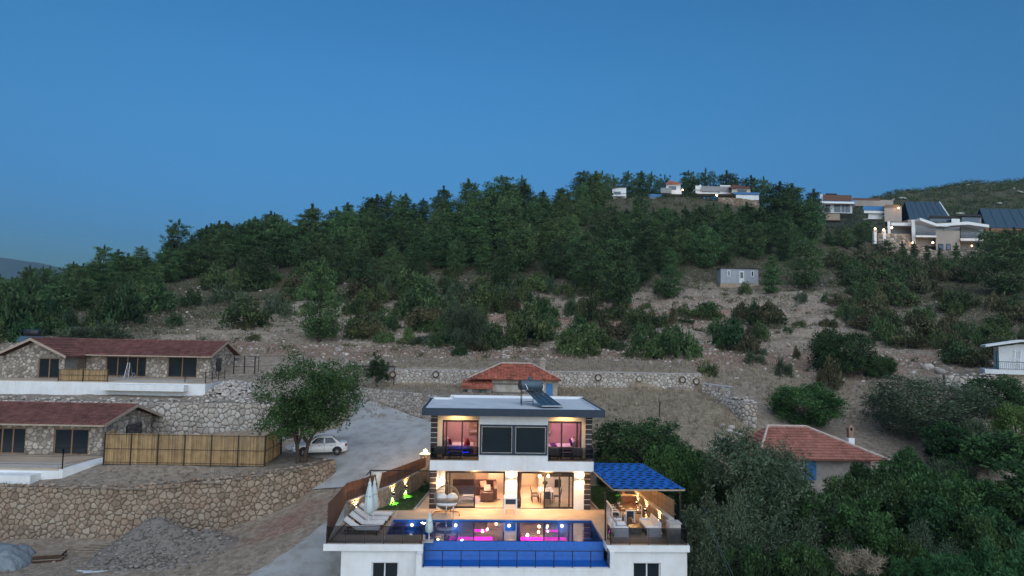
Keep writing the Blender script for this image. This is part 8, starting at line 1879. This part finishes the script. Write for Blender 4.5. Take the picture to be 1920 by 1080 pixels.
for k in range(5): part('board', MB().obox((rr.uniform(-.5, .5), rr.uniform(-.3, .3), .05 + k * .03), (1.3 + rr.random() * .6, .16, .03), rr.uniform(-.5, .3)), 'plank_white', ws)
ws2 = thing('board_scraps', 'pale blue board scrap at the bottom edge of the yard', 'boards', (-20.4, 41.3, -3.5), .3)
for k in range(2): part('board', MB().obox((0, k * .3, .05 + k * .04), (1.2, .3, .03), .2 * k), 'plank_white', ws2)
ir = thing('iron_post', 'thin rusty post standing alone in the dry field', 'post', (14.3, 66, float(zg(14.3, 66)))); part('pole', MB().tube((0, 0, -.2), (.05, 0, 1.5), .07, .06), 'brown_metal', ir)
ln = thing('overhead_cable', 'pair of thin cables slanting down in front of the olive trees', 'cable', (12.5, 40, 0))
for dx in (0, .15):
    a, b_ = Vector(at(1312, 930, 42)), Vector(at(1374 + dx * 40, 1090, 34)); mid = a.lerp(b_, .5) - Vector((0, 0, .25)); part('cable', MB().path([a - ln.location, a.lerp(mid, .5) - ln.location - Vector((0, 0, .05)), mid - ln.location, b_ - ln.location], .006, 4), 'alloy', ln)
mk = thing('stone_pile', 'pale rubble mound at the right end of the upper bungalow base', 'rubble', (-28.5, 70.5, 5)); r2 = np.random.default_rng(31); N = 620; X, Y = r2.normal(-28.6, 1.25, N), r2.normal(70.6, 1.3, N); k = inside(T2_POLY, X, Y) & (Y > 66.9) ; X, Y = X[k], Y[k]
Zm = np.array([zg(a, b_) for a, b_ in zip(X, Y)]) + np.clip(1.1 - np.hypot((X + 28.9) / 2.3, (Y - 71.2) / 2.6), 0, 1) * .9
v, f = rocks_np(np.stack([X, Y, Zm], -1) - np.array((-28.5, 70.5, 5)), .07 + .2 * r2.random(len(X)) ** 2, 9); obj('rubble', idx_mesh('rubble', v, f, 'rock'), mk, kind='stuff')
# weeds, straw and pebbles on the terraces and the yard
X, Y, Z = scatter_plan(2600, -52, -9, 38, 79, lambda x, y, u: frus(x, y) & (u < np.clip(fbm(x / 5, y / 5, 80, 3) * 2 + .35, .04, 1)) & ~((x > -20) & (x < -6) & (y > 52) & (y < 70)) & ~((x > -16) & (y < 53)), 41)
v, f = rocks_np(np.stack([X, Y, Z + .01], -1), .03 + .13 * np.random.default_rng(2).random(len(X)) ** 3, 12); tag(obj('yard_pebbles', idx_mesh('yard_pebbles', v, f, 'gravel')), 'loose pebbles on the bare earth of yard and terraces', kind='stuff')
X, Y, Z = scatter_plan(900, -52, -14, 49.5, 79, lambda x, y, u: frus(x, y) & (fbm(x / 3, y / 3, 81, 3) > .12) & (((y > 66.8) & (y < 69.5)) | ((y < 52.8) & (x < -19)) | ((y > 72) & (x > -29))), 42)
tag(obj('weeds', np_mesh('weeds', grass(X, Y, Z, 8, .22, 6), 4, 'maquis_leaves')), 'sparse weeds along the terrace edges', kind='stuff')
# ------------------------------------------------------------------ evening haze
hz = tag(obj('haze', MB().box(-4300, 4300, -700, 4000, -61.5, 420).mesh('haze')), 'thin blue evening haze over the land', kind='stuff')
hm = bpy.data.materials.new('haze'); hm.use_nodes = True; hn = hm.node_tree; hn.nodes.remove(hn.nodes['Principled BSDF'])
pv_ = hn.nodes.new('ShaderNodeVolumePrincipled'); pv_.inputs['Color'].default_value = (0.55, 0.78, 1.0, 1); pv_.inputs['Density'].default_value = 0.00013; pv_.inputs['Anisotropy'].default_value = 0.2
hn.links.new(pv_.outputs[0], hn.nodes['Material Output'].inputs['Volume']); hz.data.materials.append(hm)
